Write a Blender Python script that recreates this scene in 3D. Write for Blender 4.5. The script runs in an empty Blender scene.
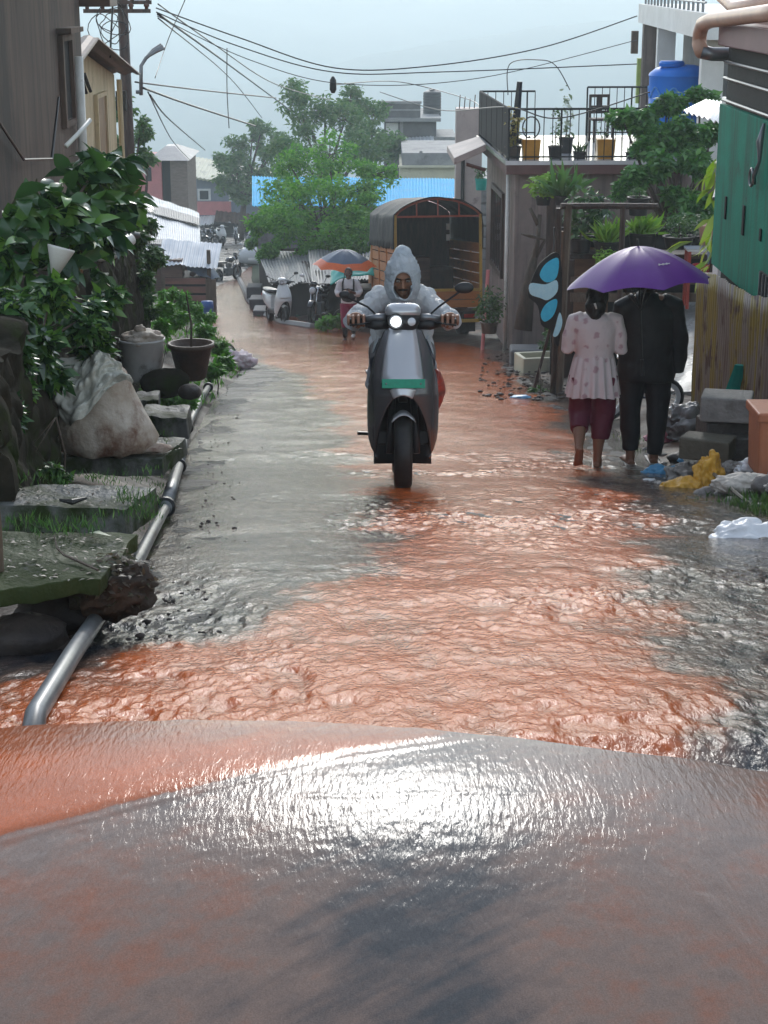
import bpy, bmesh, math, random
import numpy as np
from mathutils import Vector, Matrix, noise

random.seed(11)
rng = np.random.default_rng(11)
R = math.radians
PI = math.pi
sc = bpy.context.scene
COL = sc.collection

# ------------------------------------------------------------------ camera model and terrain profile
F = 1750.0
TH = R(16.9)
CT, ST = math.cos(TH), math.sin(TH)
CAMZ = 1.5

def W(px, py, zc):
    """world point of a picture position at a chosen distance"""
    u = (px - 384) / F
    v = (py - 512) / F
    return Vector((u * zc, zc * (CT - v * ST), CAMZ - zc * (ST + v * CT)))

_py = np.array([-60, -5, 3.40, 3.44, 10.37, 13.0, 24.0, 38.0, 72.7, 100.0, 140.0, 300.0, 560.0, 2300.0])
_pz = np.array([1.0, 0.0, 0.0, -0.09, -1.52, -2.09, -3.86, -6.09, -10.34, -12.9, -16.2, -46.0, -84.0, -112.0])
_ty = np.arange(-60, 2300, 0.02)
_tz = np.interp(_ty, _py, _pz)
_k = np.ones(51) / 51
_ts = np.convolve(np.pad(_tz, 25, mode='edge'), _k, mode='valid')
_w = np.clip((_ty - 4.0) / 0.5, 0, 1)
_tz = np.where(_ty < 3.0, _tz, _tz * (1 - _w) + _ts * _w)

def G(y):
    return float(np.interp(y, _ty, _tz))

def Gn(y):
    return np.interp(y, _ty, _tz)

def gp(px, py, dz=0.0):
    """where the ray through a picture position meets the street profile raised by dz"""
    last = None
    z = 2.0
    while z < 400:
        p = W(px, py, z)
        if p.z < G(p.y) + dz:
            a, b = z - 0.25, z
            for _ in range(30):
                m = (a + b) / 2
                q = W(px, py, m)
                if q.z < G(q.y) + dz:
                    b = m
                else:
                    a = m
            return W(px, py, b)
        z += 0.25
    return W(px, py, 100)

# road edges (left, right) along Y
_ry = np.array([3.3, 5.0, 7.0, 10.4, 13.0, 20.0, 26.0, 32.0, 36.0, 39.5, 42.0, 44.6, 56.0, 69.0, 90.0, 125.0])
_rl = np.array([-.80, -.86, -1.0, -1.3, -1.6, -2.0, -2.25, -2.7, -3.2, -3.9, -4.3, -4.7, -6.0, -7.4, -9.8, -13.5])
_rr = np.array([2.0, 1.98, 1.92, 1.95, 2.05, 2.1, 2.15, 2.2, 1.4, -.2, -1.3, -2.3, -4.1, -5.4, -6.9, -9.5])

def RL(y): return np.interp(y, _ry, _rl)
def RR(y): return np.interp(y, _ry, _rr)

# ------------------------------------------------------------------ numpy value noise
def vnoise(x, y, seed=0):
    xi = np.floor(x).astype(np.int64); yi = np.floor(y).astype(np.int64)
    fx = x - xi; fy = y - yi
    fx = fx * fx * (3 - 2 * fx); fy = fy * fy * (3 - 2 * fy)
    def h(a, b):
        n = (a * 374761393 + b * 668265263 + seed * 1442695041) & 0x7fffffff
        n = ((n ^ (n >> 13)) * 1274126177) & 0x7fffffff
        n = n ^ (n >> 16)
        return (n & 0xffff) / 65535.0
    return (h(xi, yi) * (1 - fx) + h(xi + 1, yi) * fx) * (1 - fy) + (h(xi, yi + 1) * (1 - fx) + h(xi + 1, yi + 1) * fx) * fy

def fbm(x, y, oct=4, seed=0):
    s = 0; a = 0.5
    for i in range(oct):
        s = s + a * vnoise(x * 2 ** i, y * 2 ** i, seed + i * 17)
        a *= 0.5
    return s

# ------------------------------------------------------------------ materials
_mats = {}

def mat(name, c1, c2=None, rough=0.6, scale=6.0, bump=0.0, bscale=40.0, metal=0.0, stain=None, stain_amt=0.5,
        stain_scale=2.5, spec=0.28, streak=None, streak_amt=.5, coat=0.0, trans=0.0, alpha=1.0, stretch=(1, 1, 1), rough2=None, detail=6):
    if name in _mats:
        return _mats[name]
    m = bpy.data.materials.new(name)
    m.use_nodes = True
    nt = m.node_tree
    N, L = nt.nodes, nt.links
    b = N['Principled BSDF']
    tc = N.new('ShaderNodeTexCoord')
    mp = N.new('ShaderNodeMapping'); mp.inputs['Scale'].default_value = stretch
    L.new(tc.outputs['Object'], mp.inputs['Vector'])
    if c2 is None:
        c2 = tuple(x * 0.72 for x in c1)
    n1 = N.new('ShaderNodeTexNoise'); n1.inputs['Scale'].default_value = scale; n1.inputs['Detail'].default_value = detail
    n1.inputs['Roughness'].default_value = 0.62
    L.new(mp.outputs[0], n1.inputs['Vector'])
    r = N.new('ShaderNodeMapRange'); r.inputs[1].default_value = 0.33; r.inputs[2].default_value = 0.67
    L.new(n1.outputs['Fac'], r.inputs[0])
    mx = N.new('ShaderNodeMix'); mx.data_type = 'RGBA'
    L.new(r.outputs[0], mx.inputs[0])
    mx.inputs[6].default_value = (*c1, 1); mx.inputs[7].default_value = (*c2, 1)
    out = mx.outputs[2]
    if stain is not None:
        n2 = N.new('ShaderNodeTexNoise'); n2.inputs['Scale'].default_value = stain_scale; n2.inputs['Detail'].default_value = 8
        n2.inputs['Roughness'].default_value = 0.7
        L.new(mp.outputs[0], n2.inputs['Vector'])
        r2 = N.new('ShaderNodeMapRange'); r2.inputs[1].default_value = 0.72 - 0.35 * stain_amt; r2.inputs[2].default_value = 0.82 - 0.3 * stain_amt
        L.new(n2.outputs['Fac'], r2.inputs[0])
        m2 = N.new('ShaderNodeMix'); m2.data_type = 'RGBA'
        L.new(r2.outputs[0], m2.inputs[0]); L.new(out, m2.inputs[6]); m2.inputs[7].default_value = (*stain, 1)
        out = m2.outputs[2]
    if streak is not None:
        ms = N.new('ShaderNodeMapping'); ms.inputs['Scale'].default_value = (9, 9, .55); L.new(tc.outputs['Object'], ms.inputs['Vector'])
        n5 = N.new('ShaderNodeTexNoise'); n5.inputs['Scale'].default_value = 1.0; n5.inputs['Detail'].default_value = 7; n5.inputs['Roughness'].default_value = .6
        L.new(ms.outputs[0], n5.inputs['Vector'])
        r5 = N.new('ShaderNodeMapRange'); r5.inputs[1].default_value = .46; r5.inputs[2].default_value = .66; r5.inputs[4].default_value = streak_amt
        L.new(n5.outputs['Fac'], r5.inputs[0])
        m5 = N.new('ShaderNodeMix'); m5.data_type = 'RGBA'; L.new(r5.outputs[0], m5.inputs[0]); L.new(out, m5.inputs[6]); m5.inputs[7].default_value = (*streak, 1)
        out = m5.outputs[2]
    L.new(out, b.inputs['Base Color'])
    b.inputs['Metallic'].default_value = metal
    b.inputs['Roughness'].default_value = rough
    if rough2 is not None:
        r3 = N.new('ShaderNodeMapRange'); r3.inputs[1].default_value = .35; r3.inputs[2].default_value = .65
        r3.inputs[3].default_value = rough; r3.inputs[4].default_value = rough2
        n4 = N.new('ShaderNodeTexNoise'); n4.inputs['Scale'].default_value = scale * .6; n4.inputs['Detail'].default_value = 4
        L.new(mp.outputs[0], n4.inputs['Vector']); L.new(n4.outputs['Fac'], r3.inputs[0]); L.new(r3.outputs[0], b.inputs['Roughness'])
    b.inputs['Specular IOR Level'].default_value = spec
    b.inputs['Coat Weight'].default_value = coat
    b.inputs['Coat Roughness'].default_value = 0.15
    b.inputs['Transmission Weight'].default_value = trans
    b.inputs['Alpha'].default_value = alpha
    if bump:
        n3 = N.new('ShaderNodeTexNoise'); n3.inputs['Scale'].default_value = bscale; n3.inputs['Detail'].default_value = 5
        L.new(mp.outputs[0], n3.inputs['Vector'])
        bp = N.new('ShaderNodeBump'); bp.inputs['Strength'].default_value = bump; bp.inputs['Distance'].default_value = 0.02
        L.new(n3.outputs['Fac'], bp.inputs['Height']); L.new(bp.outputs[0], b.inputs['Normal'])
    _mats[name] = m
    return m

def leafmat(name, cols, rough=0.42, transl=0.3):
    if name in _mats:
        return _mats[name]
    m = bpy.data.materials.new(name); m.use_nodes = True
    nt = m.node_tree; N, L = nt.nodes, nt.links
    b = N['Principled BSDF']; o = N['Material Output']
    g = N.new('ShaderNodeNewGeometry')
    rp = N.new('ShaderNodeValToRGB')
    els = rp.color_ramp.elements
    while len(els) < len(cols):
        els.new(0.5)
    for i, c in enumerate(cols):
        els[i].position = i / (len(cols) - 1); els[i].color = (*c, 1)
    L.new(g.outputs['Random Per Island'], rp.inputs[0])
    L.new(rp.outputs[0], b.inputs['Base Color'])
    b.inputs['Roughness'].default_value = rough
    t = N.new('ShaderNodeBsdfTranslucent')
    hs = N.new('ShaderNodeHueSaturation'); hs.inputs['Value'].default_value = 1.6; hs.inputs['Saturation'].default_value = 1.1
    L.new(rp.outputs[0], hs.inputs['Color']); L.new(hs.outputs[0], t.inputs['Color'])
    mx = N.new('ShaderNodeMixShader'); mx.inputs[0].default_value = transl
    L.new(b.outputs[0], mx.inputs[1]); L.new(t.outputs[0], mx.inputs[2]); L.new(mx.outputs[0], o.inputs['Surface'])
    _mats[name] = m
    return m

def emat(name, col, strength):
    m = bpy.data.materials.new(name); m.use_nodes = True
    b = m.node_tree.nodes['Principled BSDF']
    b.inputs['Base Color'].default_value = (*col, 1)
    b.inputs['Emission Color'].default_value = (*col, 1); b.inputs['Emission Strength'].default_value = strength
    return m

# ------------------------------------------------------------------ mesh builder
class MB:
    def __init__(s):
        s.v = []; s.f = []
    def add(s, vs, fs, M=None):
        o = len(s.v)
        if M is not None:
            vs = [M @ Vector(p) for p in vs]
        s.v += [tuple(p) for p in vs]
        s.f += [tuple(i + o for i in q) for q in fs]
        return s
    def box(s, c, d, rz=0, M=None, rx=0, ry=0):
        x, y, z = d[0] / 2, d[1] / 2, d[2] / 2
        vs = [(-x, -y, -z), (x, -y, -z), (x, y, -z), (-x, y, -z), (-x, -y, z), (x, -y, z), (x, y, z), (-x, y, z)]
        T = Matrix.Translation(c) @ Matrix.Rotation(rz, 4, 'Z') @ Matrix.Rotation(ry, 4, 'Y') @ Matrix.Rotation(rx, 4, 'X')
        if M is not None:
            T = M @ T
        return s.add(vs, [(0, 3, 2, 1), (4, 5, 6, 7), (0, 1, 5, 4), (1, 2, 6, 5), (2, 3, 7, 6), (3, 0, 4, 7)], T)
    def bb(s, x0, x1, y0, y1, z0, z1):
        return s.box(((x0 + x1) / 2, (y0 + y1) / 2, (z0 + z1) / 2), (abs(x1 - x0), abs(y1 - y0), abs(z1 - z0)))
    def loft(s, rings, cap=True, closed=False):
        n = len(rings[0]); vs = [p for r in rings for p in r]; fs = []
        m = len(rings)
        for i in range(m if closed else m - 1):
            for j in range(n):
                a = i * n + j; b = i * n + (j + 1) % n; i2 = (i + 1) % m
                c = i2 * n + (j + 1) % n; d = i2 * n + j
                fs.append((a, b, c, d))
        if cap and not closed:
            fs.append(tuple(range(n - 1, -1, -1))); fs.append(tuple(range((m - 1) * n, m * n)))
        return s.add(vs, fs)
    def tube(s, pts, r, seg=8, cap=True, closed=False, flat=1.0):
        pts = [Vector(p) for p in pts]; n = len(pts)
        rs = r if isinstance(r, (list, tuple)) else [r] * n
        ts = []
        for i in range(n):
            if closed:
                t = pts[(i + 1) % n] - pts[i - 1]
            else:
                t = pts[min(i + 1, n - 1)] - pts[max(i - 1, 0)]
            ts.append(t.normalized() if t.length > 1e-9 else Vector((0, 0, 1)))
        up = Vector((0, 0, 1)) if abs(ts[0].z) < 0.9 else Vector((0, 1, 0))
        a = ts[0].cross(up).normalized(); rings = []
        for i in range(n):
            a = (a - ts[i] * a.dot(ts[i]))
            a = a.normalized() if a.length > 1e-6 else ts[i].orthogonal().normalized()
            b = ts[i].cross(a)
            rings.append([pts[i] + (a * math.cos(2 * PI * k / seg) + b * math.sin(2 * PI * k / seg) * flat) * rs[i] for k in range(seg)])
        return s.loft(rings, cap, closed)
    def lathe(s, prof, o=(0, 0, 0), seg=20, M=None, cap=True):
        rings = [[Vector((o[0] + r * math.cos(2 * PI * k / seg), o[1] + r * math.sin(2 * PI * k / seg), o[2] + z)) for k in range(seg)] for r, z in prof]
        if M is not None:
            rings = [[M @ p for p in q] for q in rings]
        return s.loft(rings, cap)
    def prism(s, out, z0, z1, M=None):
        n = len(out)
        vs = [(x, y, z0) for x, y in out] + [(x, y, z1) for x, y in out]
        fs = [tuple(range(n - 1, -1, -1)), tuple(range(n, 2 * n))] + [(i, (i + 1) % n, n + (i + 1) % n, n + i) for i in range(n)]
        return s.add(vs, fs, M)
    def blob(s, c, r, amp=0.15, freq=1.5, sub=3, seed=0, M=None, flatb=None):
        bm = bmesh.new(); bmesh.ops.create_icosphere(bm, subdivisions=sub, radius=1)
        vs = []
        for v in bm.verts:
            p = v.co
            k = 1 + amp * (noise.noise(p * freq + Vector((seed * 7.3, seed * 3.1, 0))) + 0.5 * noise.noise(p * freq * 2.7 + Vector((0, seed * 5.7, 3))))
            q = Vector((p.x * r[0] * k, p.y * r[1] * k, p.z * r[2] * k))
            if flatb is not None and q.z < -flatb * r[2]:
                q.z = -flatb * r[2]
            vs.append(q + Vector(c))
        fs = [tuple(v.index for v in f.verts) for f in bm.faces]
        bm.free()
        return s.add(vs, fs, M)
    def sheet(s, fn, nu, nv, thick=0.0):
        """fn(u,v)->point, u,v in 0..1"""
        vs = [Vector(fn(i / nu, j / nv)) for j in range(nv + 1) for i in range(nu + 1)]
        k = nu + 1
        fs = [(j * k + i, j * k + i + 1, (j + 1) * k + i + 1, (j + 1) * k + i) for j in range(nv) for i in range(nu)]
        if thick:
            n0 = len(vs)
            nrm = (vs[1] - vs[0]).cross(vs[k] - vs[0]).normalized() * thick
            vs = vs + [p - nrm for p in vs]
            fs2 = [tuple(reversed([i + n0 for i in q])) for q in fs]
            bd = [i for i in range(nu + 1)] + [j * k + nu for j in range(1, nv + 1)] + [nv * k + i for i in range(nu - 1, -1, -1)] + [j * k for j in range(nv - 1, 0, -1)]
            side = [(bd[i], bd[i] + n0, bd[(i + 1) % len(bd)] + n0, bd[(i + 1) % len(bd)]) for i in range(len(bd))]
            fs = fs + fs2 + side
        return s.add(vs, fs)
    def build(s, name, m, parent=None, smooth=False, bevel=0.0, loc=None, remesh=0.0, relax=4, disp=None, auto=None, seg=2):
        me = bpy.data.meshes.new(name)
        me.from_pydata(s.v, [], s.f); me.update()
        if smooth:
            me.polygons.foreach_set('use_smooth', [True] * len(me.polygons))
        o = bpy.data.objects.new(name, me); COL.objects.link(o)
        me.materials.append(m)
        if parent is not None:
            o.parent = parent
        if loc is not None:
            o.location = loc
        if remesh:
            q = o.modifiers.new('r', 'REMESH'); q.mode = 'VOXEL'; q.voxel_size = remesh; q.use_smooth_shade = True
            if relax:
                q = o.modifiers.new('s', 'SMOOTH'); q.iterations = relax; q.factor = 0.5
            bake(o)
        if bevel:
            q = o.modifiers.new('b', 'BEVEL'); q.width = bevel; q.segments = seg; q.limit_method = 'ANGLE'; q.angle_limit = R(35)
            bake(o)
        if disp:
            amp, freq = disp
            co = np.empty(len(o.data.vertices) * 3); o.data.vertices.foreach_get('co', co); co = co.reshape(-1, 3)
            nn = np.empty(len(o.data.vertices) * 3); o.data.vertices.foreach_get('normal', nn); nn = nn.reshape(-1, 3)
            for i in range(len(co)):
                p = Vector(co[i])
                d = noise.noise(p * freq) + 0.5 * noise.noise(p * freq * 2.3 + Vector((3, 1, 7)))
                co[i] += nn[i] * d * amp
            o.data.vertices.foreach_set('co', co.reshape(-1)); o.data.update()
        if smooth or remesh:
            o.data.polygons.foreach_set('use_smooth', [True] * len(o.data.polygons))
        if auto and not remesh:
            o.data.polygons.foreach_set('use_smooth', [True] * len(o.data.polygons))
            o.data.set_sharp_from_angle(angle=R(auto))
        return o

def bake(o):
    dg = bpy.context.evaluated_depsgraph_get()
    dg.update()
    e = o.evaluated_get(dg)
    me = bpy.data.meshes.new_from_object(e, depsgraph=dg)
    old = o.data
    o.modifiers.clear()
    o.data = me
    me.name = old.name
    bpy.data.meshes.remove(old)

def ell(c, rx, ry, n=16, M=None, p=2.0):
    """horizontal superellipse ring"""
    out = []
    for k in range(n):
        a = 2 * PI * k / n
        ca, sa = math.cos(a), math.sin(a)
        q = Vector((math.copysign(abs(ca) ** (2 / p), ca) * rx, math.copysign(abs(sa) ** (2 / p), sa) * ry, 0))
        if M is not None:
            q = M @ q
        out.append(Vector(c) + q)
    return out

def tag(o, label=None, cat=None, group=None, kind=None):
    if label: o['label'] = label
    if cat: o['category'] = cat
    if group: o['group'] = group
    if kind: o['kind'] = kind
    return o

def thing(name, label, cat, loc=(0, 0, 0), rz=0, group=None, rx=0):
    o = bpy.data.objects.new(name, None); COL.objects.link(o)
    o.empty_display_size = 0.1
    o.location = loc; o.rotation_euler = (rx, 0, rz)
    return tag(o, label, cat, group)

def copy_tree(o, parent=None, loc=None, rz=None, label=None, scale=None):
    c = o.copy(); COL.objects.link(c)
    if parent is not None:
        c.parent = parent
    if loc is not None: c.location = loc
    if rz is not None: c.rotation_euler.z = rz
    if label: c['label'] = label
    if scale: c.scale = scale
    for ch in list(o.children):
        copy_tree(ch, c)
    return c

# ------------------------------------------------------------------ foliage
def leaf_mesh(name, P, size, m, parent=None, aspect=0.45, droop=0.3, loc=None, D=None, fold=0.25, up=0.4):
    """P: Nx3 leaf roots; every leaf is a folded blade of six points"""
    n = len(P)
    P = np.asarray(P, float)
    if D is None:
        D = rng.normal(size=(n, 3))
        D[:, 2] = D[:, 2] * 0.5 - droop
    D = D / (np.linalg.norm(D, axis=1, keepdims=True) + 1e-9)
    U = rng.normal(size=(n, 3)) * (1 - up) + np.array([0, 0, 1.0]) * up * 2
    S = np.cross(D, U); S /= (np.linalg.norm(S, axis=1, keepdims=True) + 1e-9)
    Nn = np.cross(S, D)
    L = (size * rng.uniform(0.65, 1.3, n))[:, None]
    Wd = L * aspect * 0.5
    if size >= .1 and n < 4000:
        ts = [(0, 0, 0), (.18, .55, .03), (.42, 1.0, .06), (.68, .82, .0), (.86, .42, -.07), (1.0, 0, -.16)]
        rows = []
        for t_, w_, c_ in ts:
            mid = P + D * L * t_ + Nn * L * c_
            if w_ == 0: rows.append([mid])
            else: rows.append([mid + S * Wd * w_ + Nn * Wd * fold * w_, mid, mid - S * Wd * w_ + Nn * Wd * fold * w_])
        flat = [q for r_ in rows for q in r_]
        V = np.stack(flat, 1).reshape(-1, 3); k = len(flat)
        tri = [(0, 1, 2), (0, 2, 3)]
        for i in range(3):
            o = 1 + 3 * i
            tri += [(o, o + 3, o + 4), (o, o + 4, o + 1), (o + 1, o + 4, o + 5), (o + 1, o + 5, o + 2)]
        tri += [(10, 13, 11), (11, 13, 12)]
        Fq = (np.arange(n)[:, None, None] * k + np.array(tri)[None]).reshape(-1, 3)
        return _finish_leaves(name, V, Fq, m, parent, loc, True)
    a = P
    b = P + D * L * 0.4 + S * Wd - Nn * Wd * fold * -1
    c = P + D * L * 0.4 - S * Wd - Nn * Wd * fold * -1
    mid = P + D * L * 0.5
    t = P + D * L - Nn * L * 0.12
    V = np.stack([a, b, mid, c, t], 1).reshape(-1, 3)
    base = (np.arange(n) * 5)[:, None]
    Fq = np.concatenate([base + np.array([0, 1, 2]), base + np.array([1, 4, 2]), base + np.array([0, 2, 3]), base + np.array([2, 4, 3])], 1).reshape(-1, 3)
    return _finish_leaves(name, V, Fq, m, parent, loc)

def _finish_leaves(name, V, Fq, m, parent, loc, smooth=False):
    me = bpy.data.meshes.new(name)
    me.vertices.add(len(V)); me.vertices.foreach_set('co', V.reshape(-1))
    me.loops.add(Fq.size); me.loops.foreach_set('vertex_index', Fq.reshape(-1).astype(np.int32))
    me.polygons.add(len(Fq)); me.polygons.foreach_set('loop_start', (np.arange(len(Fq)) * 3).astype(np.int32))
    if smooth: me.polygons.foreach_set('use_smooth', np.ones(len(Fq), bool))
    me.update(calc_edges=True); me.validate()
    me.materials.append(m)
    o = bpy.data.objects.new(name, me); COL.objects.link(o)
    if parent is not None: o.parent = parent
    if loc is not None: o.location = loc
    return o

def clump_points(c, r, n, shell=0.6):
    d = rng.normal(size=(n, 3)); d /= np.linalg.norm(d, axis=1, keepdims=True)
    k = (shell + (1 - shell) * rng.random(n)) ** 0.7
    return np.asarray(c) + d * k[:, None] * np.asarray(r)

def tree(name, label, base, clumps, m_leaf, m_bark, leaf=0.14, dens=900, trunk_r=0.14, group=None, lean=(0, 0), cat='tree', fork=0.35, sub=7, flower=None):
    """clumps: list of (world centre, radius); trunk with limbs into every clump"""
    base = Vector(base)
    t = thing(name, label, cat, base, 0, group)
    P = []
    tr = MB()
    cs = [(Vector(c) - base, r) for c, r in clumps]
    top = sum((c for c, r in cs), Vector()) / len(cs)
    fk = Vector((top.x * fork + lean[0], top.y * fork + lean[1], max(0.3, top.z * fork * 1.1)))
    tr.tube([(0, 0, -0.2), (fk.x * .3 + .03, fk.y * .3, fk.z * .4), fk], [trunk_r * 1.25, trunk_r, trunk_r * .8], 9)
    for c, r in cs:
        mid = fk.lerp(c, 0.55) + Vector((random.uniform(-.1, .1), random.uniform(-.1, .1), r * .25))
        tr.tube([fk, mid, c], [trunk_r * .6, trunk_r * .35, trunk_r * .12], 6)
        rr = r if isinstance(r, (tuple, list)) else (r, r, r * .85)
        # lumpy: sub clumps around the clump centre
        for k in range(sub):
            d = Vector((random.gauss(0, 1), random.gauss(0, 1), random.gauss(0, .9))).normalized()
            q = c + Vector((d.x * rr[0], d.y * rr[1], d.z * rr[2])) * random.uniform(.35, .85)
            s = random.uniform(.32, .6)
            tr.tube([c, q], [trunk_r * .12, trunk_r * .05], 4)
            P.append(clump_points(q, (rr[0] * s, rr[1] * s, rr[2] * s), int(dens * s * 2.0 / sub * 2), shell=.25))
    tr.build('trunk', m_bark, t, smooth=True)
    leaf_mesh('crown', np.concatenate(P), leaf, m_leaf, t)
    return t
# ------------------------------------------------------------------ camera, light, air
cam_d = bpy.data.cameras.new('camera'); cam = bpy.data.objects.new('camera', cam_d); COL.objects.link(cam)
cam.location = (0, 0, CAMZ); cam.rotation_euler = (PI / 2 - TH, 0, 0)
cam_d.sensor_fit = 'HORIZONTAL'; cam_d.sensor_width = 36; cam_d.lens = 36 * F / 768
cam_d.clip_start = 0.05; cam_d.clip_end = 3000
sc.camera = cam

SUN_EL, SUN_AZ = 26.0, 1.0
wd = bpy.data.worlds.new('World'); sc.world = wd; wd.use_nodes = True
nt = wd.node_tree; bg = nt.nodes['Background']
sky = nt.nodes.new('ShaderNodeTexSky'); sky.sky_type = 'NISHITA'; sky.sun_disc = False
sky.sun_elevation = R(SUN_EL); sky.sun_rotation = R(SUN_AZ); sky.air_density = 1.3; sky.dust_density = 0.4; sky.ozone_density = 2.0
hs = nt.nodes.new('ShaderNodeHueSaturation'); hs.inputs['Saturation'].default_value = .55; nt.links.new(sky.outputs[0], hs.inputs['Color']); nt.links.new(hs.outputs[0], bg.inputs['Color']); bg.inputs['Strength'].default_value = 0.15
sl = bpy.data.lights.new('sun', 'SUN'); so = bpy.data.objects.new('sun', sl); COL.objects.link(so)
sl.energy = 0.5; sl.angle = R(10); sl.color = (1.0, 0.97, 0.92)
so.rotation_euler = (-R(90 - SUN_EL), 0, -R(SUN_AZ)); so.location = (0, 40, 30)
sc.view_settings.view_transform = 'Standard'; sc.view_settings.look = 'None'; sc.view_settings.gamma = 1; sc.view_settings.exposure = 0.98
sc.view_settings.use_curve_mapping = False
sc.cycles.use_denoising = True
try:
    sc.cycles.denoiser = 'OPENIMAGEDENOISE'
except Exception:
    pass
sc.cycles.max_bounces = 7; sc.cycles.diffuse_bounces = 3; sc.cycles.glossy_bounces = 3; sc.cycles.transmission_bounces = 5
sc.cycles.volume_bounces = 1; sc.cycles.transparent_max_bounces = 8
sc.cycles.caustics_reflective = False; sc.cycles.caustics_refractive = False
sc.cycles.sample_clamp_indirect = 6.0

hz = MB().bb(-1600, 1600, -90, 2250, -122, 17).build('haze', bpy.data.materials.new('haze_air'))
hm = hz.data.materials[0]; hm.use_nodes = True
hm.node_tree.nodes.clear()
ho = hm.node_tree.nodes.new('ShaderNodeOutputMaterial'); hv = hm.node_tree.nodes.new('ShaderNodeVolumePrincipled')
hv.inputs['Color'].default_value = (0.80, 0.92, 0.98, 1); hv.inputs['Density'].default_value = 0.0011; hv.inputs['Anisotropy'].default_value = 0.55
hm.node_tree.links.new(hv.outputs[0], ho.inputs['Volume'])
tag(hz, kind='stuff')

# ------------------------------------------------------------------ materials of the setting
m_dirt = mat('wet_dirt', (.060, .043, .032), (.026, .022, .018), spec=.12, rough=.5, scale=3, bump=.6, bscale=30, stain=(.14, .075, .045), stain_amt=.5, stain_scale=.8, rough2=.75)
nt = m_dirt.node_tree; N, L = nt.nodes, nt.links; b = N['Principled BSDF']
src = b.inputs['Base Color'].links[0].from_socket; rsrc = b.inputs['Roughness'].links[0].from_socket
tc = N.new('ShaderNodeTexCoord'); sx = N.new('ShaderNodeSeparateXYZ'); L.new(tc.outputs['Object'], sx.inputs[0])
mr = N.new('ShaderNodeMapRange'); mr.inputs[1].default_value = 50; mr.inputs[2].default_value = 75; L.new(sx.outputs['Y'], mr.inputs[0])
mx = N.new('ShaderNodeMix'); mx.data_type = 'RGBA'; L.new(mr.outputs[0], mx.inputs[0]); L.new(src, mx.inputs[6]); mx.inputs[7].default_value = (.04, .06, .035, 1); L.new(mx.outputs[2], b.inputs['Base Color'])
mx = N.new('ShaderNodeMix'); mx.data_type = 'FLOAT'; L.new(mr.outputs[0], mx.inputs[0]); L.new(rsrc, mx.inputs[2]); mx.inputs[3].default_value = 1.0; L.new(mx.outputs[0], b.inputs['Roughness'])
m_asph = mat('wet_asphalt', (.040, .042, .046), (.022, .023, .026), rough=.14, scale=2.4, bump=.9, bscale=120, stain=(.11, .07, .05), stain_amt=.4, stain_scale=1.2, rough2=.45, spec=.12)
m_conc = mat('wet_concrete', (.17, .165, .155), (.10, .098, .092), rough=.25, scale=3, bump=.3, bscale=45, stain=(.055, .06, .04), stain_amt=.6, rough2=.6)
m_hill = mat('far_forest', (.035, .055, .035), (.06, .075, .05), rough=.9, scale=.03, detail=8)

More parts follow.
